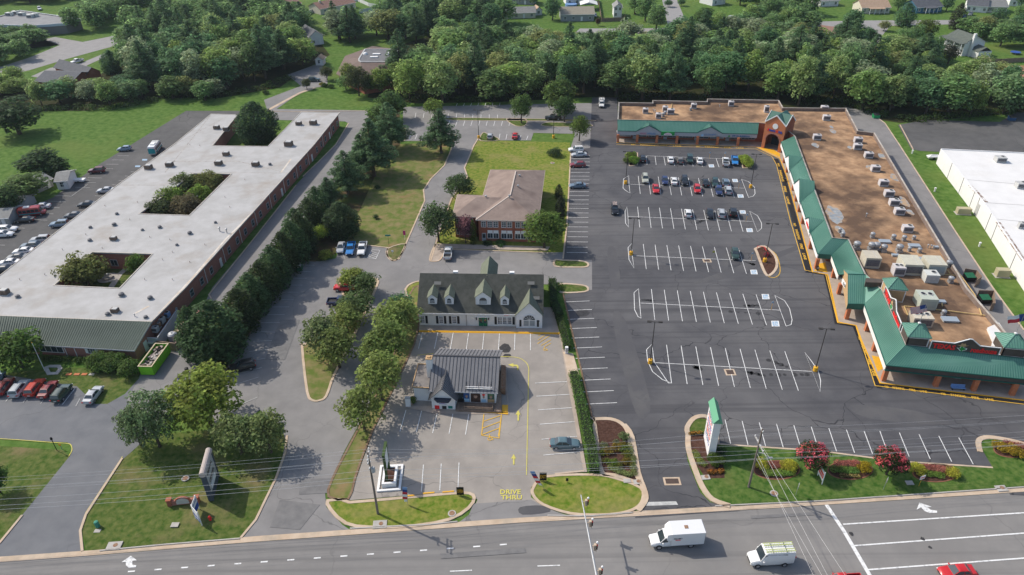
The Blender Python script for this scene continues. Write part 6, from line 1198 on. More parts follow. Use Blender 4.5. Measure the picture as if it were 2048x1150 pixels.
for cx,top,bw,b,lab,col in((640,628,42,(655,712),'grey-green tree at the left end of the triangular island',(.13,.165,.07)),(672,655,42,(672,735),'green tree at the bare-earth tip of the triangular island',(.14,.18,.055)),(690,612,40,(690,665),'light green tree in the middle of the triangular island',PG),(712,590,38,(718,636),'dark green tree at the top of the triangular island',(.09,.135,.05)),(705,535,30,(705,580),'yellow-green tree over the red SUV',(.18,.22,.05)),(730,545,30,(733,590),'darker green tree on the small island above the blue pickup',(.09,.135,.05))):tree_px('pear',cx,top-3,0,bw*1.15,col,lab,GI,b)
GC='cypress row between the long building and the middle lot'
tree_px('cypress',424,600,735,56,CYP,'huge dark cypress at the near end of the evergreen row',GC,(432,712));tree_px('cypress',380,610,735,30,CYP,'dark cypress joined to the huge one, nearest the dumpster',GC,(395,715))
row=[(478,575,672,36),(500,545,640,34),(522,520,615,32),(545,490,588,32),(566,462,562,30),(584,440,540,30),(600,425,520,28),(590,415,500,26),(618,395,478,28),(632,372,455,26)]
for i,(cx,top,by,bw)in enumerate(row):tree_px('cypress',cx,top,by,bw,CYP if i%2 else(.045,.068,.026),f'dark cypress number {i+3} counted from the near end of the evergreen row',GC,(cx+6,by-14))
GPN='pines along the dry lawn'
for cx,top,b,bw,lab in((690,302,(700,388),34,'dense dark pine at the left of the dry lawn'),(742,238,(740,352),42,'tall pine with a bare trunk on the dry lawn'),(778,205,(775,300),36,'dark pine behind the tall bare-trunked one'),(720,270,(712,350),28,'slim pine between the dense pine and the tall one'),(655,355,(655,412),26,'bushy pine joining the evergreen row'),(880,218,(880,306),34,'lone pine at the top end of the dry lawn by the drive')):tree_px('pine',cx,top,0,bw,PIN,lab,GPN,b)
tree_px('cedar',680,405,482,37,(.058,.09,.041),'broad dusky cedar above the parked silver sedan',base=(680,470));tree_px('pear',642,448,492,21,(.217,.29,.051),'small bright lime tree beside the dusky cedar',base=(645,482));tree_px('pear',607,465,505,16,(.116,.189,.058),'small soft green sapling at the foot of the evergreen row',base=(607,498))
tree_px('shade',918,347,392,37,(.075,.12,.045),'round dark green tree behind the left wing of the brick office',base=(922,398));tree_px('shade',875,403,478,43,(.085,.13,.052),'round green tree at the front left corner of the brick office',base=(884,484));tree_px('courtyard',930,428,482,20,(.2,.1,.11),'small purple-leaved tree against the brick office front',base=(928,486))
tree_px('shade',1090,418,500,50,(.11,.165,.04),'large leafy tree hiding the right end of the brick office',base=(1090,496));tree_px('cypress',946,438,488,8,(.07,.1,.02),'narrow green column shrub climbing the brick office front',base=(951,488))
for cx,top,by,bw in((1118,368,398,9),(1122,392,425,11),(1120,415,440,10)):tree_px('cypress',cx,top,by,bw,(.04,.05,.028),f'dark upright shrub beside the stall column, {("top", "middle", "bottom")[(cx == 1122)+2*(cx == 1120)]} of three','dark shrubs right of the brick office',(cx,by))
GNL='trees of the rear lot islands'
for k,cx,top,b,bw,col,lab in(('shade',1043,184,(1043,246),26,(.08,.131,.038),'round tree on a rear lot island right of centre'),('wood',1122,150,(1120,228),40,(.087,.131,.038),'big tree at the back edge of the rear lot'),('shade',1130,188,(1132,244),25,(.061,.113,.036),'dark tree in front of the big one at the rear lot'),('shade',1160,226,(1150,282),24,(.102,.145,.035),'lollipop tree on the lawn corner beside the mall aisle'),('pear',868,196,(868,236),26,(.131,.189,.043),'light green tree at the left of the rear lot'),('wood',782,175,(778,240),34,(.072,.123,.036),'green tree at the corner by the rear lot entrance'),('wood',760,200,(757,262),32,(.08,.131,.038),'green tree beside the back end of the service drive')):tree_px(k,cx,top,0,bw,col,lab,GNL,b)
tree_px('cedar',510,204,285,41,(.052,.094,.043),'broad dark tree filling the rear notch of the long building',base=(512,280))
GCY='trees in the courtyards of the long building'
for cx,top,b,bw,col,lab in((418,342,(422,372),30,(.123,.138,.043),'olive tree at the right of the far courtyard'),(365,345,(370,375),27,(.094,.123,.043),'dark olive tree at the back of the far courtyard'),(340,372,(345,402),28,(.123,.181,.036),'light green tree at the left of the far courtyard'),(398,368,(400,400),25,(.131,.203,.036),'bright green tree in the middle of the far courtyard'),(372,388,(372,422),29,(.123,.109,.058),'reddish brown tree at the near right of the far courtyard'),(318,395,(320,425),28,(.08,.102,.041),'dusky tree at the near left of the far courtyard'),(165,508,(178,560),44,(.123,.138,.043),'wide olive tree in the near courtyard'),(270,505,(268,540),17,(.094,.16,.036),'small green tree by the near courtyard door')):tree_px('courtyard',cx,top,0,bw*1.12,col,lab,GCY,(b[0],b[1]+14))
tree_px('courtyard',25,660,735,52,(.08,.138,.032),'spreading green tree at the left front corner of the long building',base=(20,735));tree_px('shade',-18,925,990,26,(.072,.131,.036),'dark green tree cut off at the left edge of the lower lawn',base=(-12,985))
GW='trees of the field edge at the left'
for cx,top,b,bw,col,lab in((75,298,(75,350),34,(.026,.05,.018),'dark broad tree beside the sheds'),(110,315,(108,352),24,(.03,.055,.02),'low dark tree right of the broad one by the sheds'),(45,345,(45,398),36,(.06,.09,.03),'grey-green tree over the sheds'),(8,365,(8,425),24,(.035,.06,.022),'dark tree at the left edge by the barn-roofed shed'),(22,190,(22,268),42,(.035,.06,.025),'big dark tree standing in the field at the left edge')):tree_px('wood',cx,top-3,0,bw*1.12,tuple(v*1.7 for v in col),lab,GW,b)
for cx,top,b,bw,lab in((714,128,(716,192),28,'dusky tree in the lawn before the brown roof'),(690,148,(690,180),20,'small green tree left of the dusky lawn tree'),(652,130,(655,160),14,'reddish round tree by the brown-roofed building drive'),(612,155,(612,178),11,'tiny dark round tree on the lawn corner')):tree_px('shade',cx,top,0,bw,(.07,.085,.035)if 'small' not in lab else MIDG,lab,'lawn trees before the brown-roofed building',b)
for x,y,H,R,c,lab in((800,186,13,6,(.135,.2,.05),'broad tree right of the brown-roofed building front'),(765,188,11,5,(.16,.22,.055),'yellowish tree before the right corner of the brown roof'),(832,172,15,6,MIDG,'tall tree closing the right side of the brown-roofed building'),(700,172,10,4,(.16,.2,.05),'light tree covering the left slope of the brown roof'),(738,186,8,3.6,(.1,.15,.05),'small tree before the middle of the brown roof')):tree('wood',x,y,H,R,c,lab,'lawn trees before the brown-roofed building')
for cx,lab in((1628,'pink-red flowering crape myrtle beside the red sign'),(1784,'pink-red flowering crape myrtle beside the grey sign')):
 b=(1632,940)if cx==1628 else(1786,950);t=tree_px('crape',cx,889 if cx==1628 else 897,0,32,(.03,.055,.018),lab,'flowering crape myrtles on the verge',b);cr_=t.children[0]
 fl=bpy.data.objects.new('blossom',leafmesh('blossom',[(x,y,z+2.72,r*.95,rz*.95)for x,y,z,r,rz in broad(900+cx,2.38,1.8,75,-.45,.19)],.2,cx,dens=.75,inner=.8));COL.objects.link(fl);fl.parent=t;fl.color=(.6,.12,.14,1)
def inpoly(x,y,P):
 c=False;j=len(P)-1
 for i in range(len(P)):
  if(P[i][1]>y)!=(P[j][1]>y)and x<(P[j][0]-P[i][0])*(y-P[i][1])/(P[j][1]-P[i][1])+P[i][0]:c=not c
  j=i
 return c
ORD=['first','second','third','fourth','fifth','sixth','seventh','eighth','ninth','tenth','eleventh','twelfth','thirteenth','fourteenth','fifteenth','sixteenth','seventeenth','eighteenth','nineteenth','twentieth']
def ordn(i):return ORD[i]if i<20 else('twenty-' if i<29 else 'thirty-' if i<39 else 'forty-')+ORD[(i+1)%10-1]if(i+1)%10 else('thirtieth','fortieth','fiftieth')[(i+1)//10-3]
WOODC=[MIDG,(.165,.25,.08),(.105,.195,.085),(.15,.23,.105),(.2,.275,.08),DKG,(.22,.29,.11),OLV,(.24,.29,.17),(.125,.19,.07)]
CAND=[]
NWOOD=225
def wood(name,poly,sp,Hr,phrase,seed,pines=.12,avoid=()):
 rg=random.Random(seed);P=px(poly);Q=[(p.x,p.y)for p in P];x0,x1=min(q[0]for q in Q),max(q[0]for q in Q);y0,y1=min(q[1]for q in Q),max(q[1]for q in Q);pts=[];j=0;y=y0
 while y<y1:
  x=x0+(sp/2 if j%2 else 0)
  while x<x1:
   a,b=x+rg.uniform(-.33,.33)*sp,y+rg.uniform(-.33,.33)*sp
   if inpoly(a,b,Q)and all((a-u)**2+(b-v)**2>(r*.6+sp*.3)**2 for u,v,r in TREES)and all((a-u)**2+(b-v)**2>r*r for u,v,r in avoid):pts.append((a,b,j))
   x+=sp
  y+=sp*.88;j+=1
 rows={}
 for a,b,j in pts:rows.setdefault(j,[]).append((a,b))
 js=sorted(rows)
 for ri,j in enumerate(js):
  for i,(a,b)in enumerate(sorted(rows[j])):
   k='pine' if rg.random()<pines else 'wood';c=WOODC[rg.randrange(len(WOODC))]if k=='wood' else PIN;H=rg.uniform(*Hr)*(1.15 if k=='pine' else 1)*(1-.3*ri/max(1,len(js)-1));R=rg.uniform(.42,.74)*sp*(.95 if k=='pine' else 1.12)
   sh='dark green' if c[1]<.193 else 'pale green' if c[1]>.26 else 'mid green'
   CAND.append((k,H,R,c,f"{sh} {'pine' if k == 'pine' else 'tree'}, {ordn(i)} from left, {ordn(ri)} row of the {phrase}",name,Vector((a,b,0))));TREES.append((a,b,R))
av=[(G(x,y).x,G(x,y).y,r)for x,y,r in((1200,200,7),(1238,80,13),(1262,82,13),(1365,68,12),(1650,78,12),(1200,62,8),(1160,62,8),(760,130,18),(640,150,12),(720,150,14),(800,130,14),(690,130,14),(630,90,9),(640,105,8),(1655,48,6))]
wood('trees of the wood behind the mall',[(770,190),(830,208),(1000,205),(1110,195),(1185,190),(1240,203),(1310,202),(1410,200),(1556,201),(1570,212),(1690,213),(1750,231),(1750,140),(1640,98),(1420,82),(1300,98),(1250,104),(1130,101),(1020,97),(900,66),(860,110),(800,160)],10.2,(13,20),'wood behind the mall',1,.24,av)
wood('trees of the wood at the far right',[(1752,230),(1800,246),(1880,240),(2060,226),(2060,192),(1960,172),(1890,165),(1860,120),(1780,112),(1752,140)],9.6,(12.5,17),'wood right of the mall',2,.08,av)
wood('trees of the upper left wood',[(250,200),(330,192),(440,190),(540,172),(590,140),(640,110),(612,60),(560,18),(330,38),(245,72),(240,120)],10.4,(13,19),'wood at the upper left',3,.26,av)
wood('trees around the dark-roofed building',[(60,222),(120,216),(250,214),(330,198),(430,204),(430,188),(260,190),(218,160),(215,190),(80,196)],8.2,(7.5,10.5),'belt below the dark roof',4,.0,av)
wood('trees at the far left edge',[(-40,250),(40,205),(56,175),(10,155),(-60,170)],8.5,(8,11),'clump below the street',5,.0,av)
wood('trees around the flat-roofed building',[(-40,78),(60,70),(98,90),(80,114),(20,128),(-40,132)],9,(8,11),'clump before the flat roof',6,0,av)
wood('trees behind the flat-roofed building',[(110,70),(215,62),(235,30),(330,25),(330,-10),(170,-12),(170,30),(165,50)],9.5,(10,14),'wood right of the flat roof',7,.1,av)
wood('trees at the top left',[(-40,14),(90,6),(170,4),(170,-12),(-60,-14)],10,(9,13),'line behind the flat roof',8,.1,av)
wood('trees behind the brown-roofed building',[(640,98),(700,86),(760,80),(860,92),(900,62),(1010,60),(1010,38),(940,8),(860,6),(790,42),(720,62),(650,66)],10,(13,18),'wood behind the brown roof',9,.35,av)
wood('trees of the wood by the top right street',[(1440,78),(1640,100),(1628,58),(1600,8),(1530,-6),(1470,0),(1525,30),(1460,62)],9.2,(9,13),'wood by the far street',12,.05,av)
wood('trees along the right edge gardens',[(1900,66),(1960,60),(2060,66),(2060,100),(1985,92),(1962,84)],9.5,(9,12),'belt above the right lawn',13,0,av)
wood('trees left of the white fence',[(380,14),(560,14),(575,-8),(400,-12)],10,(11,14),'wood left of the fence',10,.2,av)
CAND.sort(key=lambda q:(q[6]-CAM).length)
nb=0;far_=[]
for k,H,R,c,lab,name,P in CAND:
 if k=='wood':nb+=1
 if k=='wood' and nb>NWOOD:far_.append((k,H,R,c,P));continue
 tree(k,0,0,H,R,c,lab,name,at=P)
if far_:
 VV=[];
 for k,H,R,c,P in far_:
  cr,tr,H0,R0=PROTO[k][PR.randrange(len(PROTO[k]))];a=np.empty(len(cr.vertices)*3);cr.vertices.foreach_get('co',a);a=a.reshape(-1,4,3)[::2];th=PR.uniform(0,6.28);m_=a.mean(axis=1,keepdims=True);a=m_+(a-m_)*1.35;x,y=a[...,0].copy(),a[...,1].copy();a[...,0]=(x*math.cos(th)-y*math.sin(th))*R/R0+P.x;a[...,1]=(x*math.sin(th)+y*math.cos(th))*R/R0+P.y;a[...,2]*=H/H0;VV.append(a)
 V=np.concatenate(VV).reshape(-1,3);nf=len(V)//4;me=bpy.data.meshes.new('far_woodland');me.vertices.add(len(V));me.vertices.foreach_set('co',V.ravel());me.loops.add(nf*4);me.loops.foreach_set('vertex_index',np.arange(nf*4));me.polygons.add(nf);me.polygons.foreach_set('loop_start',np.arange(nf)*4);me.materials.append(LEAF);me.update(calc_edges=True);me.validate()
 o=bpy.data.objects.new('far_woodland',me);COL.objects.link(o);o.color=(*MIDG,1);tag(o,'dense green far tree tops filling the back of the woods','woodland',kind='stuff')
GH2='garden trees among the houses'
for i,(k,x,y,H,R,c,lab)in enumerate((('wood',1105,40,12,5.2,DKG,'big dark tree between the dark roof and the olive roof'),('wood',1290,42,14,6,MIDG,'big tree right of the fenced green yard'),('wood',1312,60,13,6,MIDG,'second big tree below the one right of the fenced yard'),('wood',1270,28,12,5,MIDG,'tree at the top beside the white garden house'),('wood',1405,66,13,6,(.05,.088,.026),'big tree between the red-brown roof and the far street'),('wood',1432,74,12,5,LTG,'lighter tree right of the big street tree'),('wood',1500,56,12,6,LTG,'bright green tree right of the silver far SUV'),('wood',1540,40,12,6,MIDG,'green tree in the yard belt at the top'),('wood',1575,62,12,6,LTG,'pale tree above the brown low house'),('wood',1480,10,12,6,LTG,'light tree at the top edge right of the white gable'),('wood',1590,22,13,6.5,DKG,'dark tree at the top left of the ranch street'),('wood',1620,30,12,5,MIDG,'dark tree beside the corner house at the top'),('wood',1700,70,13,5.5,DKG,'tall dark tree at the bend of the residential street'),('wood',1682,84,10,4.5,DKG,'dark tree right of the brown low house'),('wood',1735,88,8,4,DKG,'low dark tree inside the street bend'),('courtyard',1767,62,5,3.2,OLV,'small olive tree on the corner lawn of the street'),('cypress',1807,52,11,5,DKG,'broad dark conifer before the blue ranch house'),('wood',1845,82,11,6,(.095,.13,.03),'bright green round tree left of the two-storey house'),('wood',1825,95,11,5,MIDG,'mid green tree below the bright round one'),('cypress',1910,58,12,3.6,(.05,.055,.03),'brown-green conifer above the two-storey house'),('wood',1892,22,8,3.6,DKG,'dark small tree right of the blue ranch house'),('wood',1795,22,9,4,MIDG,'tree between the tan roof and the blue ranch house'),('wood',1965,75,11,5.5,OLV,'olive tree right of the two-storey house'),('wood',2000,92,11,6,MIDG,'large tree over the right-hand lawn'),('wood',2035,78,12,6,DKG,'dark large tree at the right edge above the trampoline'),('wood',1990,60,11,5.5,DKG,'dark tree below the attached pale houses'),('wood',2040,45,10,5,MIDG,'tree at the top right edge'),('wood',2045,20,9,4.5,DKG,'dark tree at the top right corner'),('courtyard',1336,14,4,2.6,DKG,'round shrub on the lawn right of the side street'),('courtyard',1362,12,4,2.4,DKG,'second round shrub on the lawn by the side street'),('wood',1068,10,7,3,MIDG,'small tree by the dark roof at the top'),('courtyard',1196,52,4,1.4,(.08,.05,.03),'reddish small shrub by the driveway end'),('wood',1895,128,9,4,(.06,.07,.04),'brownish tree below the two-storey house'),('wood',1860,118,11,5,MIDG,'green tree left of the brownish one'),('wood',1800,108,12,5.5,MIDG,'large green tree in the gap left of the two-storey house'),('wood',1772,120,11,5,DKG,'dark tree below the street bend'),('wood',600,70,11,4,DKG,'dark tree beside the blue-grey roof'),('wood',668,52,10,4,DKG,'dark tree below the red-brown roof'),('wood',690,64,10,5,LTG,'light tree below the white fence'),('wood',596,40,8,3,OLV,'olive small tree below the brown roof'),('cedar',228,145,9,4.5,DKG,'dark round tree right of the dark roof building'))):tree(k,x,y,H,R,c,lab,GH2)
def shrub(name,label,cat,c,R,H,col,leaf=.16,seed=0,group=None,n=16,cr=.42):
 t=thing(name,label,cat,(c.x,c.y,c.z),group);o=bpy.data.objects.new('foliage',leafmesh('foliage',[(x,y,z+H*.45,r,rz*.8)for x,y,z,r,rz in broad(seed,R,H*.5,n,-.5,cr)],leaf,seed,dens=1.15));COL.objects.link(o);o.parent=t;o.color=(*col,1)
 m=MB()
 for k in range(3):m.tube([(0,0,0),(.15*math.cos(k*2.1)*R,.15*math.sin(k*2.1)*R,H*.5)],[.04,.02],5)
 b=m.build('stem',BARK,None,(0,0,0));b.parent=t;return t
def hedge(label,pts,w,h,col,leaf=.2,seed=1,name='hedge'):
 P=px(pts);t=thing(name,label,'hedge',P[0]);cl=[];rg=random.Random(seed)
 for a,b in zip(P,P[1:]):
  L=(b-a).length;n=int(L/(.5));d=(b-a)/L;s=Vector((-d.y,d.x,0))
  for i in range(n+1):
   for yy in(-.32,0,.32):
    for zz in(.3,.72):q=a+d*(L*i/max(n,1))+s*w*yy-P[0];cl.append((q.x+rg.uniform(-.08,.08),q.y,h*zz+rg.uniform(-.05,.05),w*.23,h*.28))
 o=bpy.data.objects.new('foliage',leafmesh('foliage',cl,leaf,seed,dens=.55));COL.objects.link(o);o.parent=t;o.color=(*col,1)
 m=MB();m.strip([q-P[0]for q in P],w*.7,0,h*.8);b=m.build('branches',mat('hedge_core',(.02,.03,.012),rough=1),None,(0,0,0));b.parent=t;return t
hedge('long clipped green hedge between the drive-through bays and the mulch bed',[(1147,752),(1165,830),(1181,900),(1187,945)],1.9,1.5,(.1,.175,.04),.2,1);hedge('dark green hedge along the right end of the colonial building',[(1104,570),(1108,612),(1120,640)],1.9,2.2,(.04,.085,.02),.2,2);hedge('short green hedge running down to the white post by the pavement',[(1120,642),(1128,672),(1135,700)],1.7,1.5,(.065,.11,.02),.2,3)
BG=(.11,.17,.035);sh=[]
for i,(x,y,R,H,col,lab)in enumerate(((1262,318,1.9,2.6,(.16,.232,.043),'feathery green shrub in the bed left of the black crossover'),(1267,327,1.9,2.4,(.145,.246,.043),'round clipped bush in front of the feathery shrub, back row end'),(1255,326,1.5,1.8,(.102,.145,.043),'low dark shrub at the left of the round clipped bush'))):shrub('clipped_bush',lab,'bush',G(x,y),R,H,col,.22,40+i,'bushes at the left of the back row',22)
t=shrub('clipped_bush','long light green clipped bush at the right end of the back row','bush',G(1491,328),2.0,2.4,(.217,.29,.043),.22,50,None,26);t.scale=(1.0,1.9,1)
for i,(x,y,R,H,lab)in enumerate(((200,735,2.4,3.0,'big rounded green shrub under the green roof, left of the pair'),(232,735,2.6,3.0,'big rounded green shrub in the middle under the green roof'),(262,748,2.2,3.2,'round green shrub beside the green dumpster'))):shrub('rounded_shrub',lab,'shrub',G(x,y),R,H,(.085,.145,.035),.3,60+i,'rounded shrubs under the green roof',26)
for i,(x,y)in enumerate(((90,722),(103,722),(117,722),(135,722),(158,724))):shrub('low_shrub',f'low green shrub under the long front windows, {ORD[i]} from the left','shrub',G(x,y),1.0,1.1,(.06,.1,.025),.18,70+i,'low shrubs under the front windows',10)
shrub('leafy_shrub','yellow-green shrub at the kerb corner below the lime tree','shrub',G(652,517),1.7,2.2,(.217,.246,.043),.24,81);shrub('leafy_shrub','dark bush alone on the lawn beside the stall column','shrub',G(1109,312),2.3,2.4,(.058,.094,.036),.26,82);shrub('leafy_shrub','tiny dark shrub in the middle of the dry lawn','shrub',G(752,437),.8,1.2,(.051,.087,.036),.18,83);shrub('leafy_shrub','small dark shrub near the pines on the dry lawn','shrub',G(755,377),.9,1.1,(.051,.087,.036),.18,84);shrub('leafy_shrub','green shrub beside the small annex wall of the shop','shrub',G(826,806),.8,1.5,BG,.18,85);shrub('leafy_shrub','dark shrubs at the foot of the brick office','shrub',G(1000,490),1.4,1.1,(.072,.131,.043),.2,86);shrub('leafy_shrub','dark foundation shrub near the office entrance','shrub',G(975,489),1.2,.8,(.043,.072,.029),.2,87);shrub('leafy_shrub','green bush on the small grass tongue right of the colonial building','shrub',G(1112,578),1.6,1.2,(.087,.145,.029),.2,88)
for i,(x,y)in enumerate(((532,188),(645,172),(650,174),(662,176))):shrub('leafy_shrub',('dark low bush beside the curved drive','yellow bush by the brown-roofed building','green ball bush next to the yellow one','low bush right of the ball bush')[i],'shrub',G(x,y),1.3,1.5,((.04,.07,.02),(.2,.19,.03),(.05,.09,.02),(.06,.1,.03))[i],.24,90+i)
GB='shrubs in the mulch bed by the entrance drive';k=0
for x,y,R,H,col,lab in((1248,878,1.0,1.4,(.131,.189,.072),'spiky grey-green grass clump at the top of the bed'),(1232,886,.6,.7,(.174,.189,.102),'small pale tuft left of the grass clump'),(1208,893,.8,.8,(.174,.203,.102),'pale tuft by the hedge in the bed'),(1232,898,.9,.9,(.232,.174,.029),'amber rounded shrub below the small tuft'),(1243,893,.8,.8,(.203,.174,.029),'amber shrub left of the grass clump'),(1248,902,.9,1.0,(.116,.16,.029),'dark green shrub right of the amber one'),(1216,905,1.0,.9,(.217,.167,.036),'wide amber shrub nearest the hedge'),(1204,908,.7,.8,(.131,.16,.029),'olive shrub at the hedge foot'),(1252,913,.9,.9,(.145,.16,.029),'olive shrub along the bed kerb'),(1213,925,.7,.9,(.116,.16,.029),'green shrub lower left in the bed'),(1227,928,.9,.9,(.116,.174,.029),'green shrub lower middle in the bed'),(1239,932,.7,.7,(.131,.145,.029),'dim shrub lower right in the bed'),(1253,927,.9,.9,(.174,.145,.029),'rusty shrub lower right in the bed')):shrub('garden_shrub',lab,'shrub',G(x,y,.1),R,H,col,.15,120+k,GB,10);k+=1
def plantrow(name,label,cat,pts,n,R,H,col,leaf=.13,seed=0,flower=None):
 """a planted row: one thing per row of touching plants"""
 P=px(pts,.1);t=thing(name,label,cat,P[0]);cl=[];tot=sum((b-a).length for a,b in zip(P,P[1:]));rg=random.Random(seed);acc=[]
 for a,b in zip(P,P[1:]):
  m=max(1,round(n*(b-a).length/tot))
  for i in range(m):acc.append(a.lerp(b,(i+.5)/m)-P[0])
 for q in acc:cl.append((q.x+rg.uniform(-.15,.15),q.y+rg.uniform(-.15,.15),H*.55,R*rg.uniform(1.0,1.5),H*.6))
 o=bpy.data.objects.new('foliage',leafmesh('foliage',cl,leaf,seed,dens=1.3));COL.objects.link(o);o.parent=t;o.color=(*col,1)
 if flower:
  o=bpy.data.objects.new('blossom',leafmesh('blossom',[(x,y,z+H*.22,r*.8,rz*.8)for x,y,z,r,rz in cl],leaf*.9,seed+1,dens=.45,inner=.9));COL.objects.link(o);o.parent=t;o.color=(*flower,1)
 return t
plantrow('border_plants','pale lime border row along the entrance kerb','flower bed',[(1258,892),(1264,920),(1270,950)],12,.5,.5,(.19,.22,.08),.16,1);plantrow('border_plants','pale lime border row along the foot of the hedge bed','flower bed',[(1218,935),(1240,945),(1262,952)],9,.5,.5,(.19,.22,.08),.16,2)
plantrow('border_plants','pale lime border row along the kerb beside the pylon sign','flower bed',[(1390,905),(1400,925),(1410,932)],7,.5,.5,(.19,.22,.06),.16,3);plantrow('flower_row','orange and yellow flowers on the mulch above the pylon sign','flower bed',[(1380,868),(1402,868)],8,.35,.4,(.08,.07,.02),.14,4,(.55,.28,.05));plantrow('flower_row','orange and yellow flowers on the mulch below the pylon sign','flower bed',[(1417,946),(1448,944)],8,.4,.4,(.1,.06,.02),.14,5,(.55,.25,.05))
shrub('garden_shrub','spreading green shrub at the foot of the pylon sign','shrub',G(1430,925,.1),1.5,1.6,(.075,.12,.02),.18,140);shrub('garden_shrub','dark shrub behind the pylon sign foot','shrub',G(1436,908,.1),1.2,1.3,(.04,.075,.025),.18,141)
def bed(cx,cy,wx,hy,seed):
 P=px([(cx+wx*math.cos(t),cy+hy*math.sin(t))for t in np.linspace(0,2*math.pi,25)[:-1]]);struct('planting_bed',MB().flat(P,.125),MULCH);struct('bed_edging',MB().strip(P,.16,.05,.15,closed=True),mat('edging_soil',(.22,.1,.06),rough=1))
YSH,RSH,GSH=(.36,.36,.05),(.3,.13,.1),(.19,.27,.06)
for cx,cy,wx,hy in((1553,941,46,19),(1700,941,45,19),(1871,947,46,18)):bed(cx,cy,wx,hy,cx)
bed(2025,899,38,17,5)
GV='shrubs in the oval beds of the verge'
for i,(x,y,R,H,col,lab)in enumerate(((1522,933,1.2,1.4,YSH,'yellow-green shrub at the left of the leftmost oval bed'),(1577,937,1.4,1.5,YSH,'yellow-green shrub at the right of the leftmost oval bed'),(1728,940,1.2,1.4,(.3,.24,.02),'golden shrub at the right of the middle oval bed'),(1832,943,1.2,1.5,YSH,'yellow-green shrub at the left of the right-hand oval bed'),(1903,950,1.2,1.4,YSH,'yellow-green shrub at the right of the right-hand oval bed'),(1998,897,1.2,1.2,(.32,.24,.03),'golden shrub at the left of the corner bed'),(2018,904,1.4,1.3,(.32,.24,.03),'golden shrub in the middle of the corner bed'),(2038,912,1.1,1.1,(.3,.23,.03),'golden shrub at the right of the corner bed'))):shrub('garden_shrub',lab,'shrub',G(x,y,.12),R,H,col,.16,150+i,GV,14)
plantrow('border_plants','row of green border plants in the leftmost oval bed','flower bed',[(1530,947),(1570,949),(1588,948)],9,.55,.6,GSH,.15,11);plantrow('flower_row','reddish low shrubs at the back of the leftmost oval bed','flower bed',[(1545,932),(1562,933)],4,.55,.6,RSH,.15,12)
plantrow('flower_row','reddish row at the back of the middle oval bed','flower bed',[(1674,931),(1715,932)],7,.6,.8,RSH,.16,13,(.42,.16,.13));plantrow('border_plants','green row in the middle oval bed','flower bed',[(1665,941),(1712,943)],7,.6,.7,(.13,.21,.05),.15,14);plantrow('flower_row','cream flower row at the front of the middle oval bed','flower bed',[(1678,952),(1718,953)],9,.35,.35,(.1,.08,.03),.12,15,(.5,.4,.16))
plantrow('flower_row','reddish row at the back of the right-hand oval bed','flower bed',[(1845,938),(1890,944)],8,.6,.8,RSH,.16,16,(.42,.17,.14));plantrow('border_plants','green row in the right-hand oval bed','flower bed',[(1852,949),(1882,952)],5,.55,.6,(.16,.24,.05),.15,17);plantrow('flower_row','dark red row at the back of the corner bed','flower bed',[(2010,886),(2050,896)],6,.5,.5,RSH,.15,18)
shrub('leafy_shrub','reddish plants in the kerbed island by the mall entrance','shrub',G(1533,512,.1),.8,.9,(.232,.058,.072),.16,170)
ug=[]
rgu=random.Random(9)
for pts in([(800,204),(900,204),(1000,203),(1110,197)],[(1240,199),(1400,197),(1556,197)],[(1600,210),(1690,210),(1760,234),(1830,247),(1930,240),(2060,226)],[(330,198),(430,199),(540,178),(585,158)],[(60,226),(230,220),(330,200)]):
 P=px(pts)
 for a,b in zip(P,P[1:]):
  n=int((b-a).length/1.7)
  for i in range(n):q=a.lerp(b,i/n);ug.append((q.x+rgu.uniform(-1,1),q.y+rgu.uniform(0,4),rgu.uniform(.3,1.3),rgu.uniform(1.2,2.2),rgu.uniform(1,1.8)))
o=bpy.data.objects.new('undergrowth',leafmesh('undergrowth',ug,.55,77,dens=.8));COL.objects.link(o);o.color=(.05,.085,.022,1);tag(o,'low green undergrowth along the edges of the woods','undergrowth',kind='stuff')
def lamp(x,y,H,label,base=YELLOW,heads=2,group='parking lot lamp posts',hd=None):
 p=G(x,y);t=thing('parking_lamp',label,'lamp post',p,group);d=hd or DB;q=MB()
 q.lathe(p,[(.42,0),(.42,.95),(.36,1.0)],14);q.build('concrete_base',base,t);MB().tube([p+Vector((0,0,1)),p+Vector((0,0,H))],[.1,.065],8).build('pole',mat('bronze_pole',(.05,.045,.04),rough=.5),t)
 q=MB();q.bar(p-d*.9+Vector((0,0,H)),p+d*.9+Vector((0,0,H)),.08,.08)
 q.build('cross_arm',MATS['bronze_pole'],t)
 for s in((-1,1)if heads==2 else(-1,0,1)):
  c=p+d*s*1.0+Vector((0,0,H+.02));m=MB();m.box(c,(.75,.42,.2),d);h=m.build('lamp_head',MATS['bronze_pole'],t);m=MB();m.box(c-Vector((0,0,.11)),(.6,.34,.03),d);m.build('lens',LAMP,h)
for x,y,H,lab in((1300,727,9.6,'dark lamp post on a yellow base at the left of the nearest bay row'),(1630,742,9.6,'dark lamp post on a yellow base at the right of the nearest bay row'),(1262,510,9.6,'dark lamp post on a yellow base at the left of the fourth bay row'),(1251,368,9.6,'dark lamp post beside the round bushes in the second bay row'),(1501,376,9.9,'dark lamp post at the right end of the second bay row'),(1529,524,9.9,'dark lamp post in the mulch island'),(957.5,277,9.4,'slim lamp post at the lawn end in the rear lot'),(1107,276,9.4,'slim lamp post by the lawn end near the lollipop tree')):lamp(x,y,H,lab)
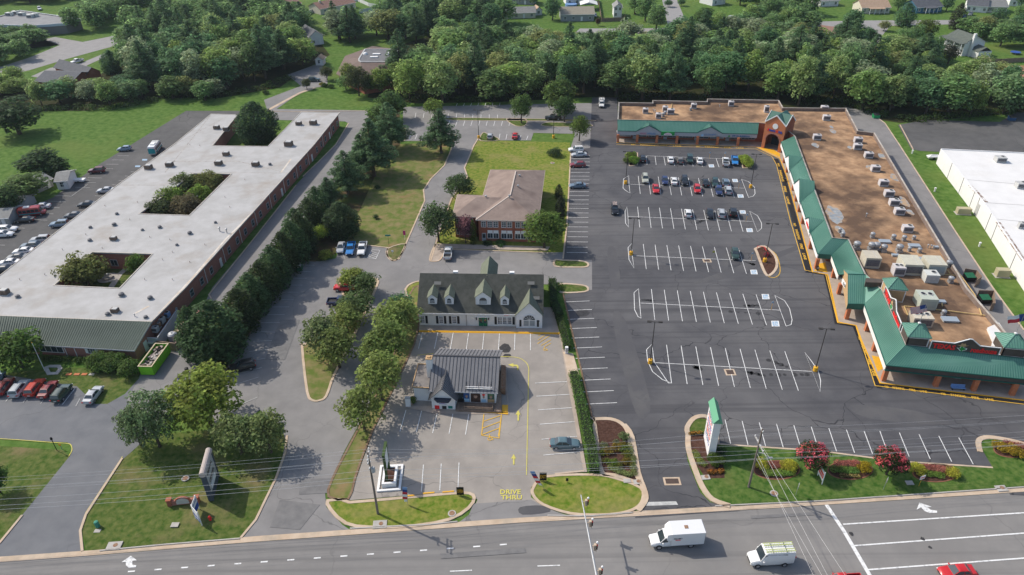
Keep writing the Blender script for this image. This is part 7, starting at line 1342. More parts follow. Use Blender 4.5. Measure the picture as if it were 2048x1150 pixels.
def upole(p,H,label,arms,group='utility poles along the road'):
 t=thing('utility_pole',label,'utility pole',p,group);MB().tube([p,p+Vector((0,0,H))],[.19,.12],10).build('pole',POLEW,t);att=[]
 for z,n_,L in arms:
  q=MB();c=p+Vector((0,0,H+z));q.bar(c-RDN*L,c+RDN*L,.12,.14);a=q.build('cross_arm',mat('grey_timber',(.36,.35,.33)),t)
  for k in range(n_):s=-L*.92+2*L*.92*k/max(1,n_-1);i=c+RDN*s+Vector((0,0,.22));m=MB();m.lathe(i-Vector((0,0,.16)),[(.06,0),(.09,.08),(.05,.16),(.07,.22)],8);m.build('insulator',WHITE,a);att.append(i+Vector((0,0,.07)))
 return t,att
pa,pb=G(756,1028),G(1497,975);RD=(pb-pa).normalized();RDN=Vector((-RD.y,RD.x,0));sp=(pb-pa).length
P1,A1_=upole(pa,12.7,'tall wooden utility pole with doubled cross arms near the barber sign',[(-.5,4,1.2),(-1.1,4,1.2),(-2.6,2,.7)])
P2,A2_=upole(pb,12.2,'wooden utility pole with one long cross arm by the pylon sign',[(-.4,2,.3),(-3.0,4,1.7)])
q=MB();q.lathe(pa+Vector((.35,0,8.8)),[(.1,0),(.3,.1),(.3,.9),(.2,1.0)],12);q.build('transformer',GREYMET,P1)
P0p,P3p=pa-RD*sp*1.3,pb+RD*sp*1.25
q=MB();q.tube([P0p,P0p+Vector((0,0,12.5))],[.19,.12],8)
def sag(a,b,s,n=14):return[a.lerp(b,i/n)-Vector((0,0,4*s*(i/n)*(1-i/n)))for i in range(n+1)]
zl=[(12.45,-1.05),(12.45,.3),(12.3,1.05),(11.9,-.4),(10.4,.5),(9.2,0),(8.0,0),(7.2,0)]
W2z=[(12.2,.1),(9.4,-1.5),(9.4,-.5),(9.4,1.5),(11.2,0),(7.2,0),(6.2,0),(5.8,.2)]
for i,((z,o),(z2,o2))in enumerate(zip(zl,W2z)):
 a,b=pa+RDN*o+Vector((0,0,z)),pb+RDN*o2+Vector((0,0,z2));q=MB();r=.014 if i<5 else .022
 q.tube(sag(P0p+RDN*o+Vector((0,0,z)),a,.9),r,4,False);q.tube(sag(a,b,.5),r,4,False);q.tube(sag(b,P3p+RDN*o2+Vector((0,0,z2)),.9),r,4,False)
 w=q.build('power_line',WIREM);tag(w,f'thin overhead wire along the road, {ORD[i]} from the top at the left pole','wire','overhead wires')
far=[G(1640,1150,6.5),G(1622,1150,6.5),G(1673,1150,6.5),G(1634,1150,5.5)]
for i,(e,z,o)in enumerate(zip(far,(9.4,7.4,9.4,6.4),(.4,0,1.4,0))):
 b=pb+RDN*o+Vector((0,0,z));e2=b+(e-b)*2.2;e2.z=7.5;w=MB();w.tube(sag(b,e2,.4),.018,4,False);w=w.build('power_line',WIREM);tag(w,f'thin wire crossing the road from the right pole, {ORD[i]} of four','wire','wires crossing the road')
q=MB();c=pb+Vector((0,0,7.6));q.tube([c,c-RDN*.8+RD*.5+Vector((0,0,.5)),c-RDN*1.6+RD*1.0+Vector((0,0,.55))],.05,6);q.box(c-RDN*1.8+RD*1.15+Vector((0,0,.5)),(.7,.3,.18));q.build('street_light_arm',STEEL,P2)
e0=G(1162,990,6.2);e1=G(1193,1150,6.2);d=(e1-e0).normalized();bpt=e0+d*19
t=thing('signal_mast','long grey mast arm carrying four traffic signals over the road','traffic signal',(bpt.x,bpt.y,0));MB().tube([e0,bpt],[.08,.19],10).build('mast_arm',STEEL,t);MB().tube([V3(bpt,0),V3(bpt,7)],[.25,.17],12).build('mast_pole',STEEL,t)
for x,y in((1171,1004),(1180,1046),(1190,1093),(1200,1142)):
 g0=G(x,y,6.0);s=(g0-e0).dot(d);c=e0+d*max(s,.6)+Vector((.55,0,-.15));q=MB();q.box(c+Vector((.0,0,-.1)),(.3,.36,1.05));q.box(c+Vector((-.28,0,.1)),(.35,.08,.08));h=q.build('signal_head',mat('signal_tan',(.5,.4,.3)),t)
 m=MB();m.box(c+Vector((.16,0,-.1)),(.03,.62,1.3));m.build('back_plate',mat('signal_brown',(.2,.13,.09)),h)
 for k,cm in enumerate((RED,YELLOW,GREENS)):m=MB();m.tube([c+Vector((.17,0,.25-.34*k)),c+Vector((.36,0,.25-.34*k))],.13,10);m.build('lens_hood',TRIMB if k else RED,h)
 m=MB();m.lathe(c+Vector((.3,.2,.45)),[(.14,0),(.17,.12),(.1,.25)],10);m.build('detector',WHITE,h)
t=thing('pylon_sign','tall white tenant pylon sign with a green gabled cap beside the entrance','sign',G(1416,911));a,b=G(1413,911),G(1407.5,882);u=(V3(b)-V3(a));a=V3(a)+u*.0;L=4.6;u.normalize();n=Vector((-u.y,u.x,0));n=n if n.x<0 else-n;o=G(1415,915)
q=MB();q.box(o+u*L/2-n*.55+Vector((0,0,3.75)),(L,1.1,7.5),u,n);q.build('sign_cabinet',WHITE,t);q=MB();zt=7.5
for s in(1,-1):c0,c1=o-u*.25-n*(.55-s*.75)+Vector((0,0,zt)),o+u*(L+.25)-n*(.55-s*.75)+Vector((0,0,zt));slope(q,c0,c1,o+u*(L+.25)-n*.55+Vector((0,0,zt+1.0)),o-u*.25-n*.55+Vector((0,0,zt+1.0)),.08)
for k in(-.2,L+.2):q.add([o+u*k-n*-.15+Vector((0,0,zt)),o+u*k-n*1.25+Vector((0,0,zt)),o+u*k-n*.55+Vector((0,0,zt+.98))],[(0,1,2)])
q.build('gabled_cap',mat('pale_green_metal',(.12,.33,.2),rough=.5),t)
rows=[('NORTH','CENTER',BLUE,.5),('MARKET','PLACE',BLACK,.3),('NAILS','SPA',RED,.28),('CLEANERS','',BLUE,.3),('PIZZA','SUBS',PINK,.28),('CELLULAR','',BLACK,.3),('TEXAS','',RED,.34),('BARBER','SHOP',BLACK,.26),('LEASING','',BLUE,.28)]
for i,(w1,w2,m_,h)in enumerate(rows):
 q=MB();put_text(q,(w1+' '+w2).strip(),o+u*L/2+n*.02+Vector((0,0,6.95-i*.62)),-u if n.cross(Vector((0,0,1))).dot(u)>0 else u,(0,0,1),L*.72,h,.03,.01);q.build('sign_lettering',m_,t)
q=MB()
for i in range(9):q.box(o+u*L/2+n*.008+Vector((0,0,6.64-i*.62)),(L*.94,.016,.035),u,n)
q.build('sign_divider',GREYMET,t)
t=thing('roadside_sign','tall dark-framed roadside sign with grey face and rounded stone top on the front lawn','sign',G(425,1002));a,b=G(423,1003),G(436,950);u=(b-a).normalized();L=5.0;n=Vector((u.y,-u.x,0));o=V3(a)
q=MB();q.box(o+u*L/2+Vector((0,0,.7)),(L*.8,.5,1.4),u,n);q.box(o+u*.12+Vector((0,0,2.9)),(.25,.75,5.6),u,n);q.box(o+u*(L-.12)+Vector((0,0,2.9)),(.25,.75,5.6),u,n);q.build('sign_frame',mat('slate_frame',(.07,.085,.105)),t)
q=MB();q.box(o+u*L/2+Vector((0,0,3.5)),(L-.5,.5,4.4),u,n);q.build('sign_face',GREYMET,t);q=MB();q.tube([o-u*.1+Vector((0,0,5.75)),o+u*(L+.1)+Vector((0,0,5.75))],.48,14);q.build('rounded_cap',mat('pinkish_stone',(.42,.36,.32)),t)
for k,w in enumerate(('MEDICAL','CENTER')):q=MB();put_text(q,w,o+u*L/2+n*.27+Vector((0,0,4.6-k*1.5)),u,(0,0,1),L*.6,.6,.03,.02);q.build('sign_lettering',BROWNS,t)
q=MB();q.box(o+u*L*.5+n*.28+Vector((0,0,1.9)),(L*.5,.04,.9),u,n);q.build('lower_panel',WHITE,t)
t=thing('brick_monument_sign','low brick wall sign with two square piers and an arched plaque on the front lawn','sign',G(367,1008));a,b=G(341,1010),G(396,1004);F=Fac(a,b);q=MB();q.bar(a+Vector((0,0,.45)),b+Vector((0,0,.45)),.4,.9);q.build('brick_wall',BRICKD,t)
for p in(a,b):q=MB();q.box(p+Vector((0,0,.6)),(.62,.62,1.2),F.u);q.box(p+Vector((0,0,1.24)),(.78,.78,.1),F.u);q.build('brick_pier',BRICK,t)
c=F.L/2;q=MB();F.poly(q,[(c+1.1*math.cos(x),.8+.85*math.sin(x))for x in np.linspace(0,math.pi,11)],.3,.0);q.build('arched_surround',BRICK,t);q=MB();F.poly(q,[(c+.9*math.cos(x),.8+.66*math.sin(x))for x in np.linspace(0,math.pi,11)]+[(c-.9,.35),(c+.9,.35)],.06,.31);q.build('plaque',GREYMET,t)
t=thing('for_lease_sign','blue and white angled leasing sign on posts beside the red hydrant','sign',G(395,1047));v=G(392,1038);
for e,k in((G(398,1022),0),(G(404,1052),1)):
 FF=Fac(v,e);
 if k==0:FF=Fac(v,v+(e-v).normalized()*1.9)
 q=MB();FF.panel(q,0,1.9,.7,3.0,.06);bd=q.build('sign_board',WHITE,t);q=MB();FF.panel(q,.05,1.85,.75,1.75,.012,.062);q.build('blue_band',mat('royal_sign',(.02,.07,.3)),bd);q=MB();put_text(q,'FOR LEASE',FF.P(.95,2.4,.07),FF.u if FF.u.cross(Vector((0,0,1))).dot(FF.n)>0 else-FF.u,(0,0,1),1.5,.35,.02,.01);put_text(q,'LEASE',FF.P(.95,1.25,.08),FF.u if FF.u.cross(Vector((0,0,1))).dot(FF.n)>0 else-FF.u,(0,0,1),1.4,.45,.02,.01);q.build_each('sign_lettering',BLUE if k==0 else WHITE,bd)
 q=MB();q.bar(FF.P(1.8,0,-.06),FF.P(1.8,3.0,-.06),.1,.1,(1,0,0));q.bar(FF.P(.1,0,-.06),FF.P(.1,3.0,-.06),.1,.1,(1,0,0));q.build_each('post',WHITE,t)
t=thing('planter_sign','tall narrow sign with dark green frame in a white stepped planter','sign',G(778,958));pw=[(762.6,934),(804.8,932.4),(799.4,980),(756,983.3)];Pw=px(pw);MB().strip(Pw,.35,.06,.3,closed=True).build('outer_rim',WHITE,t);I=inset(Pw,.75);q=MB();q.strip(I,.35,.06,.95,closed=True);q.build('planter_wall',WHITE,t);MB().flat(inset(I,.1),.7).build('planter_soil',MULCH,t)
a,b=G(775,968),G(780,937);u=(b-a).normalized();n=Vector((u.y,-u.x,0));o=V3(a);L=(b-a).length*.86;q=MB()
for k in(.12,L-.12):q.box(o+u*k+Vector((0,0,3.0)),(.3,.36,6.0),u,n)
q.box(o+u*L/2+Vector((0,0,6.1)),(L+.3,.42,.25),u,n);q.build('sign_frame',mat('olive_frame',(.05,.085,.025)),t);q=MB();q.box(o+u*L/2+Vector((0,0,4.2)),(L-.5,.26,3.2),u,n);q.build('sign_face',WHITE,t);plantrow('border_plants','green plants at the foot of the planter sign','flower bed',[(773,966),(786,965)],3,.5,.6,(.05,.09,.02),.14,31)
def signpost(name,label,x,y,H,w,h,bm,pm,txt=None,tm=None,ang=0.0,group=None,cat='sign',back=None):
 p=G(x,y);t=thing(name,label,cat,p,group);MB().tube([p,p+Vector((0,0,H))],.035,6).build('post',pm,t);u=Vector((math.cos(ang),math.sin(ang),0));n=Vector((u.y,-u.x,0));q=MB();q.box(p+n*.06+Vector((0,0,H-h/2)),(w,.04,h),u);b=q.build('sign_board',bm,t)
 if txt:q=MB();put_text(q,txt,p+n*.085+Vector((0,0,H-h/2)),u,(0,0,1),w*.8,h*.42,.012,.01);q.build('sign_lettering',tm or WHITE,b)
 return t
for i,(x,y,g_)in enumerate(((1418.5,318,'back row, left of the white pickup'),(1448.5,318.5,'back row, behind the white pickup'),(1477,377,'second row'),(1492,443.5,'third row'),(1502,521.5,'fourth row'),(1542,620.5,'fifth row'))):
 signpost('accessible_parking_sign',f'blue accessible parking sign on a yellow post, {g_}',x,y,2.3,.35,.5,BPAINT,YELLOW,None,None,0,'accessible parking signs')
signpost('small_sign','small yellow-green sign on a thin post in the fourth row',1425,518,2.2,.5,.5,mat('lime_sign',(.3,.3,.04)),STEEL)
signpost('road_sign','red and white do-not-enter style sign on a yellow post before the right oval bed',1837,973,2.4,.9,.75,WHITE,YELLOW,'WRONG',RED,.3);t=signpost('road_sign','grey back of a road sign on a thin post below the right crape myrtle',1766,980,2.6,.6,.75,GREYMET,STEEL,ang=1.0);signpost('road_sign','small grey road sign on a thin post left of the red sign',1591,991,2.6,.5,.9,GREYMET,STEEL,ang=1.1)
t=thing('real_estate_sign','red and white slanted sign board on white posts under the left crape myrtle','sign',G(1640,960));FF=Fac(G(1634,951),G(1641,966));q=MB();FF.panel(q,0,1.9,.8,2.6,.06);bd=q.build('sign_board',WHITE,t);q=MB();FF.panel(q,.08,1.82,1.25,2.15,.012,.062);rb=q.build('red_band',RED,bd);q=MB();put_text(q,'FOR SALE',FF.P(.95,1.7,.08),FF.u if FF.u.cross(Vector((0,0,1))).dot(FF.n)>0 else-FF.u,(0,0,1),1.5,.35,.02,.01);q.build('sign_lettering',WHITE,rb);q=MB()
for k in(.05,1.85):q.bar(FF.P(k,0,-.05),FF.P(k,2.7,-.05),.1,.1,(1,0,0))
q.build_each('post',WHITE,t)
signpost('menu_board','small black lit board with orange panel left of the drive-through exit',921,991,1.9,1.1,1.7,BLACK,BLACK,'OPEN',YELLOW);signpost('menu_board','small black board with orange lettering right of the drive-through exit',1086,962,1.9,1.1,1.7,BLACK,BLACK,'EXIT',YELLOW);signpost('yard_sign','small dark sign on a stake in the verge right of the exit',1134,965,1.0,.4,.6,BLACK,WOOD)
def banner(label,x,y,H,lean):
 p=G(x,y);t=thing('feather_banner',label,'banner',p,'red white and blue feather banners');tip=p+Vector((lean,.1,H));MB().tube([p,tip],[.03,.015],6).build('pole',STEEL,t);d=(tip-p).normalized();s=Vector((-.9,.1,0)).normalized()
 for k in range(6):
  a,b=p+d*(.7+k*(H-.8)/6),p+d*(.7+(k+1)*(H-.8)/6);q=MB();w=.75 if k else .5;q.add([a,b,b+s*w,a+s*w]+[v+Vector((0,.03,0))for v in(a,b,b+s*w,a+s*w)],[(0,1,2,3),(7,6,5,4),(0,4,5,1),(2,6,7,3),(1,5,6,2),(0,3,7,4)]);q.build('banner_panel',(MATS['flag_white'],MATS['flag_red'],MATS['flag_white'],MATS['flag_red'],MATS['flag_blue'],PALEBLUE)[k],t)
banner('red white and blue feather banner upright on the verge by the planter sign',815,1010,3.8,.3);banner('red white and blue feather banner leaning left beside the exit board',1088,977,4.0,-1.6)
signpost('street_sign','green sign on a dark post at the corner of the dry lawn',778,491,3.0,1.3,.4,mat('teal_sign',(.02,.2,.17)),BLACK);t=signpost('yard_sign','pink and white tall sign leaning on the dry lawn by the drive',810,480,2.6,.6,1.2,PINK,WHITE)
signpost('yard_sign','white small sign on the grass tongue by the three parked vehicles',786,512,1.6,.5,.5,WHITE,STEEL)
t=thing('fire_hydrant','red fire hydrant on the front lawn beside the leasing sign','hydrant',G(421,1040));p=G(421,1040);q=MB();q.lathe(p,[(.2,0),(.2,.06),(.15,.08),(.15,.6),(.19,.62),(.17,.75),(.06,.88)],12);q.build('hydrant_body',RED,t)
for s in(Vector((1,0,0)),Vector((-1,0,0)),Vector((0,-1,0))):q=MB();q.tube([p+s*.12+Vector((0,0,.5)),p+s*.3+Vector((0,0,.5))],.08,8);q.build('outlet_cap',RED,t)
t=thing('utility_pedestal','green utility pedestal on a small pad near the left drive','utility box',G(196,1053));MB().lathe(G(196,1053),[(.32,.0),(.32,.9),(.28,1.05),(.1,1.1)],12).build('pedestal',mat('pedestal_green',(.06,.25,.18)),t);MB().box(G(195,1062)+Vector((0,0,.03)),(.9,.6,.06)).build('pad',CONCG,t)
for i,(x,y,w,lab)in enumerate(((229,1093,2.0,'concrete storm drain cover with rusty lid at the road edge, left verge'),(760,1050,2.0,'concrete storm drain cover with rusty lid at the road edge below the utility pole'),(1275,965,1.3,'concrete box with round rusty lid at the corner of the mulch bed'),(1411,956,1.3,'concrete box with round rusty lid below the pylon sign bed'),(2002,978,1.6,'concrete storm inlet at the right road kerb'))):
 p=G(x,y);t=thing('storm_drain',lab,'drain cover',p,'storm drains');MB().box(p+Vector((0,0,.12)),(w,w*.7,.16),RD).build('concrete_slab',CONCG,t);MB().lathe(p+Vector((.15,.1,.2)),[(.32,0),(.32,.025)],14).build('lid',RUST,t)
for i,(x,y,lab)in enumerate(((350,1050,'small square access cover on the front lawn'),(904,1027,'small pale round cover on the verge grass'),(1254,962,'small grey block cover near the mulch bed'),(1819,966,'flat grey plate cover in the shade of the right crape myrtle'),(371,957,'round manhole ring on the front lawn'),(1548,987,'round stone ring on the verge near the right pole'),(1105,326,'round manhole cover on the lawn beside the stall column'))):
 p=G(x,y,.12 if y>940 else .02);t=thing('access_cover',lab,'access cover',p,'access covers in the grass');
 if 'round' in lab:MB().lathe(p,[(.62,0),(.6,.08)],14).build('cover_ring',CONCG,t);MB().lathe(p+Vector((0,0,.07)),[(.42,0),(.42,.03)],14).build('lid',RUST,t)
 else:MB().box(p+Vector((0,0,.05)),(1.1,.8,.1)).build('cover_plate',CONCG,t)
t=thing('street_lantern','small black lantern post at the grass corner by the left drive','lamp post',G(114,901));p=G(114,901);MB().tube([p,p+Vector((0,0,2.4))],.06,8).build('post',BLACK,t);MB().lathe(p+Vector((0,0,2.4)),[(.1,0),(.2,.1),(.16,.45),(.02,.6)],8).build('lantern',BLACK,t);signpost('small_sign','small yellow sign on a stick at the grass corner by the left drive',124,898,1.2,.4,.4,YELLOW,BLUE)
t=thing('flagpole','white flagpole leaning over the front lawn of the long building','flagpole',G(90,742));p=G(90,742);MB().tube([p,p+Vector((0,0,6.6))],[.06,.035],8).build('pole',WHITE,t);MB().lathe(p+Vector((0,0,6.6)),[(.08,0),(.1,.08),(.03,.16)],8).build('finial',YELLOW,t)
struct('stone_ring',MB().strip(px([(92,736),(100,733),(118,733),(121,738),(114,747),(98,748)]),.7,.02,.14,closed=True),CONCG)
for i,x in enumerate((138,154,169,184)):p=G(x,749);t=thing('stepping_slab',f'low memorial slab on the front lawn, {ORD[i]} from the left','slab',p,'memorial slabs on the lawn');MB().box(p+Vector((0,0,.06)),(1.0,.6,.12)).build('slab',CONCG if i==3 else BRICKO,t)
t=thing('roll_off_dumpster','lime green open-top dumpster full of debris beside the long building','dumpster',G(305,745));a,b,d_=G(281,751),G(308,755),G(318,701);u=(b-a);n=(d_-a);Lw,Ll=2.5,6.9;n.normalize();u=Vector((n.y,-n.x,0));o=V3(a)+u*.2;H=1.9;LIME=mat('lime_paint',(.2,.55,.02),(.17,.48,.02),scale=1.5,rough=.5)
bx=lambda i,j,z:o+u*i*Lw+n*j*Ll+Vector((0,0,z));q=MB()
for(i0,j0),(i1,j1)in(((0,0),(1,0)),((1,0),(1,1)),((1,1),(0,1)),((0,1),(0,0))):q.bar(bx(i0,j0,.25+H/2),bx(i1,j1,.25+H/2),.1,H)
for k in range(9):
 for i in(-.02,1.02):q.bar(bx(i,.05+k*.112,.3),bx(i,.05+k*.112,.2+H),.1,.1,(1,0,0))
q.build('dumpster_body',LIME,t);q=MB();q.strip([bx(0,0,0),bx(1,0,0),bx(1,1,0),bx(0,1,0)],.22,.25+H,.36+H,closed=True);q.build('rim',mat('tan_rim',(.5,.42,.28)),t);q=MB();q.box(bx(.5,.5,.9),(Lw-.12,Ll-.12,.7),u,n);q.build('fill_bed',mat('dark_rubble',(.06,.045,.04),(.14,.1,.08),scale=2),t);q=MB();rj=random.Random(2)
for k in range(46):q.box(bx(rj.uniform(.12,.88),rj.uniform(.06,.94),1.35+rj.random()*.6),(rj.uniform(.2,1.1),rj.uniform(.2,.7),rj.uniform(.1,.4)),Vector((rj.uniform(-1,1),rj.uniform(-1,1),.2)).normalized())
q.build('debris',mat('mixed_debris',(.3,.2,.14),(.08,.07,.06),scale=1.3,c3=(.45,.42,.4),scale3=.8),t)
for k in(.1,.9):q=MB();q.tube([bx(0,k,.15),bx(1,k,.15)],.16,10);q.build('roller',BLACK,t)
def dumpster(label,x,y,m_,ax=(1,0,0),lid=None,group='dumpsters behind the mall'):
 p=G(x,y);ax=Vector(ax).normalized();ay=Vector((-ax.y,ax.x,0));t=thing('dumpster',label,'dumpster',p,group);P=lambda i,j,z:p+ax*i+ay*j+Vector((0,0,z));q=MB();vs=[P(-1,-.7,.15),P(1,-.7,.15),P(1,.7,.15),P(-1,.7,.15),P(-1.05,-.85,1.2),P(1.05,-.85,1.2),P(1.05,.75,1.5),P(-1.05,.75,1.5)];q.add(vs,[(3,2,1,0),(0,1,5,4),(1,2,6,5),(2,3,7,6),(3,0,4,7)]);q.bar(P(-1.15,0,.8),P(-1.0,0,.8),.9,.15);q.bar(P(1.0,0,.8),P(1.15,0,.8),.9,.15);q.build('bin_body',m_,t)
 for s in(-.5,.5):q=MB();q.add([P(s-.48,-.88,1.22),P(s+.48,-.88,1.22),P(s+.48,.78,1.54),P(s-.48,.78,1.54)]+[P(s-.48,-.88,1.27),P(s+.48,-.88,1.27),P(s+.48,.78,1.59),P(s-.48,.78,1.59)],[(3,2,1,0),(4,5,6,7),(0,1,5,4),(1,2,6,5),(2,3,7,6),(3,0,4,7)]);q.build('lid',lid or TRIMB,t)
DGB=mat('bin_green',(.02,.13,.06),rough=.6)
dumpster('green dumpster in the middle lot beside the planted bank',596,541,DGB,lid=mat('white_bag',(.5,.5,.5)),group=None);dumpster('bright green dumpster at the wood edge behind the mall',1751,236,mat('bright_bin',(.02,.3,.1)),group=None);dumpster('blue dumpster at the far corner behind the warehouse lot',2022,241,mat('bin_blue',(.04,.1,.2)),group=None)
dumpster('dark dumpster in the upper wooden enclosure behind the restaurant',1936,561,TRIMB,lid=DGB);dumpster('dark dumpster in the lower wooden enclosure behind the restaurant',1966,605,TRIMB,lid=DGB);dumpster('teal dumpster with pink lid by the grey service yard',408,632,mat('bin_teal',(.02,.25,.2)),lid=mat('salmon_lid',(.45,.22,.18)),group=None)
for i,(a,b,c_,d_)in enumerate((((1925,552),(1948,556),(1958,568),(1948,575)),((1952,596),(1982,597),(1984,622),(1978,622)))):
 t=thing('bin_enclosure',('upper wooden bin enclosure behind the restaurant','lower wooden bin enclosure behind the restaurant')[i],'enclosure',G(*a),'bin enclosures');q=MB()
 for p_,r_ in((a,b),(b,c_),(c_,d_)):q.bar(G(*p_)+Vector((0,0,1.0)),G(*r_)+Vector((0,0,1.0)),.1,2.0)
 q.build('fence_panel',WOOD,t)
for name,lab,x,y,m_ in(('trash_bin','black round bin on the service drive by the dumpster',375,745,BLACK),('trash_bin','blue barrel on the service drive by the yellow-green tree',361,762,mat('barrel_blue',(.02,.06,.35))),('trash_bin','grey bin under the left arcade of the mall',1358,287,TRIMB)):p=G(x,y,.1);t=thing(name,lab,'bin',p);MB().lathe(p,[(.3,0),(.36,.9),(.3,1.0)],12).build('bin_body',m_,t);MB().lathe(p+Vector((0,0,1.0)),[(.37,0),(.37,.06),(.2,.14)],12).build('lid',TRIMB,t)
t=thing('drive_menu_post','white boxy post by the mulch at the left corner of the shop','post',G(817,812));MB().box(G(817,812)+Vector((0,0,.95)),(.85,.6,1.9)).build('post_body',WHITE,t);MB().box(G(817,812)+Vector((0,0,1.93)),(.95,.7,.08)).build('cap',GREYMET,t)
t=thing('white_cabinet','white metal cabinet standing at the end of the hedge on the pavement','cabinet',G(1133,707));MB().box(G(1133,707)+Vector((0,0,.85)),(.55,.5,1.45)).build('cabinet_body',WHITE,t);MB().box(G(1133,707)+Vector((0,-.27,1.0)),(.4,.03,.8)).build('cabinet_door',GREYMET,t)
for lab,x,y in(('bench under the restaurant canopy between two brick piers',1915,779),):
 p=G(x,y,.15);t=thing('bench',lab,'bench',p);q=MB();q.box(p+Vector((0,0,.45)),(2.4,.6,.08),DB);q.build('seat',PALEBLUE,t);q=MB();q.box(p+Vector((0,.3,.75)),(2.4,.06,.5),DB);q.build('backrest',PALEBLUE,t)
 for s in(-1,1):q=MB();q.box(p+DB*s+Vector((0,0,.22)),(.1,.5,.42),DB);q.build('leg',BLACK,t)
for lab,x,y in(('newspaper box on the walk beside the first canopy bend',1569,361),('white and black box on the kerb corner of the mall walk',1634,541)):p=G(x,y,.15);t=thing('newspaper_box',lab,'box',p,'boxes along the mall walk');MB().box(p+Vector((0,0,.65)),(.5,.45,.8)).build('box_body',BLACK,t);MB().box(p+Vector((0,-.24,.8)),(.4,.02,.4)).build('window',GREYMET,t);MB().box(p+Vector((0,0,.12)),(.2,.2,.24)).build('pedestal',STEEL,t)
t=thing('cart_corral','low red rail in the mulch island at the mall entrance','railing',G(1524,505));q=MB();P=px([(1514,498),(1528,500),(1535,514)])
for a,b in zip(P,P[1:]):q.tube([a+Vector((0,0,.8)),b+Vector((0,0,.8))],.05,6);q.tube([a,a+Vector((0,0,.8))],.05,6)
q.build('rail',RED,t)
for lab,x,y,w,h in(('tan electrical box on the grass strip beside the warehouse',1925,427,3.2,1.6),('tan electrical cabinet on the grass strip near the lower warehouse wall',2002,552,2.6,1.8)):
 p=G(x,y);t=thing('transformer_box',lab,'utility box',p,'utility boxes on the grass strip');MB().box(p+Vector((0,0,h/2)),(w,1.4,h),DB).build('cabinet',mat('tan_cabinet',(.42,.38,.24)),t);MB().box(p+Vector((0,-.1,h*.72)),(w*1.02,1.3,h*.5),DB).build('hood',MATS['tan_cabinet'],t);MB().box(p+Vector((0,0,.05)),(w+.5,2,.1),DB).build('pad',CONCG,t)
for i,(x,y,lab)in enumerate(((1824,307,'small white vent post near the warehouse lot kerb'),(1869,383,'white bollard on the grass strip'),(1958,493,'small white pipe on the lower grass strip'),(1986,476,'white standpipe at the warehouse wall'))):p=G(x,y);t=thing('standpipe',lab,'pipe',p,'white pipes on the grass strip');MB().lathe(p,[(.2,0),(.2,.8),(.28,.85),(.28,1.1),(.1,1.2)],10).build('pipe',WHITE,t)
t=thing('covered_boat','small covered white boat parked at the warehouse corner','boat',G(1868,318));p=G(1868,318);q=MB();q.add([p+Vector(v)for v in((-2.2,-.8,.9),(1.2,-.8,.9),(2.6,0,1.1),(1.2,.8,.9),(-2.2,.8,.9),(-2,-.5,.4),(1.2,-.4,.4),(1.2,.4,.4),(-2,.5,.4),(-1,0,1.5),(.8,0,1.4))],[(5,8,7,6),(0,5,6,1),(4,3,7,8),(0,4,8,5),(1,6,2),(3,2,7),(6,7,2),(0,1,10,9),(4,9,10,3),(0,9,4),(1,2,10),(2,3,10)]);q.build('boat_hull',WHITE,t)
for s in(-.6,.6):q=MB();q.tube([p+Vector((-.4,s-.08,.3)),p+Vector((-.4,s+.08,.3))],.3,10);q.build('trailer_wheel',TYRE,t)
for i,(x0,y0,x1,y1)in enumerate(((806,1003.5,829,1001),(846,997.5,869,995.5),(885,995,908,993))):a,b=G(806 if 0 else x0,y0-9),G(x1,y1-9);t=thing('wheel_stop',f'yellow wheel stop bar along the verge kerb, {ORD[i]} from the left','wheel stop',a,'yellow wheel stops');q=MB();q.bar(a+Vector((0,0,.17)),b+Vector((0,0,.17)),.22,.14);q.build('stop_bar',YELLOW,t)
def rtu(label,x,y,z,w,d,h,m_=PALEMET,fans=1,group=None,ax=None,name='rooftop_unit',face=DKMET):
 p=G(x,y,z);ax=ax or DB;ay=Vector((-ax.y,ax.x,0));t=thing(name,label,'rooftop unit',p,group);q=MB();q.box(p+Vector((0,0,.12)),(w*.95,d*.95,.24),ax);q.build('kerb_frame',GREYMET,t);q=MB();q.box(p+Vector((0,0,.24+h/2)),(w,d,h),ax);q.build('cabinet',m_,t)
 q=MB();q.box(p-ay*(d/2+.012)+Vector((0,0,.24+h*.48)),(w*.84,.03,h*.66),ax);q.build('coil_face',face,t);q=MB();q.box(p+ax*(w*.2)+Vector((0,0,.24+h+.02)),(w*.03,d*.9,.04),ax);q.build('panel_joint',GREYMET,t)
 for k in range(fans):c=p+ax*((k-(fans-1)/2)*w/max(fans,1.6)*.8+(.18*w if fans==1 else 0))+ay*d*.1+Vector((0,0,.24+h));f=MB();r=min(.38*d,.36*w/max(fans,1)+.05,.55);f.lathe(c,[(r,0),(r,.1),(r*.8,.1),(r*.78,.03)],14);fo_=f.build('fan_shroud',GREYMET,t);f=MB();f.lathe(c+Vector((0,0,.05)),[(r*.78,0),(.06,.02)],12);f.build('fan',BLACK,fo_)
 return t
GU='air-conditioning units on the mall roof';MU=mat('pinkish_unit',(.5,.47,.47),(.56,.53,.53),scale=1.5,rough=.6)
for i,(x,y)in enumerate(((1290.5,226),(1330,222),(1341,227.5),(1316.5,236),(1387,216.5),(1461.5,211.5))):rtu(f'pale air-conditioning unit on the long north roof, {ORD[[0, 2, 3, 1, 4, 5][i]]} from the left',x,y,zRf,1.7 if i!=2 else 2.2,1.5,1.35,MU,1,GU)
for i,(x,y)in enumerate(((1648,221),(1652,240),(1633,279),(1715,285),(1714,298),(1736,315),(1749.5,342),(1765.5,371),(1776.5,392),(1786.5,410),(1797,428),(1813,463))):rtu(f'pale air-conditioning unit on the east roof, {ORD[i]} from the far end',x,y,zRf,2.2,1.5,1.3,MU,1,GU)
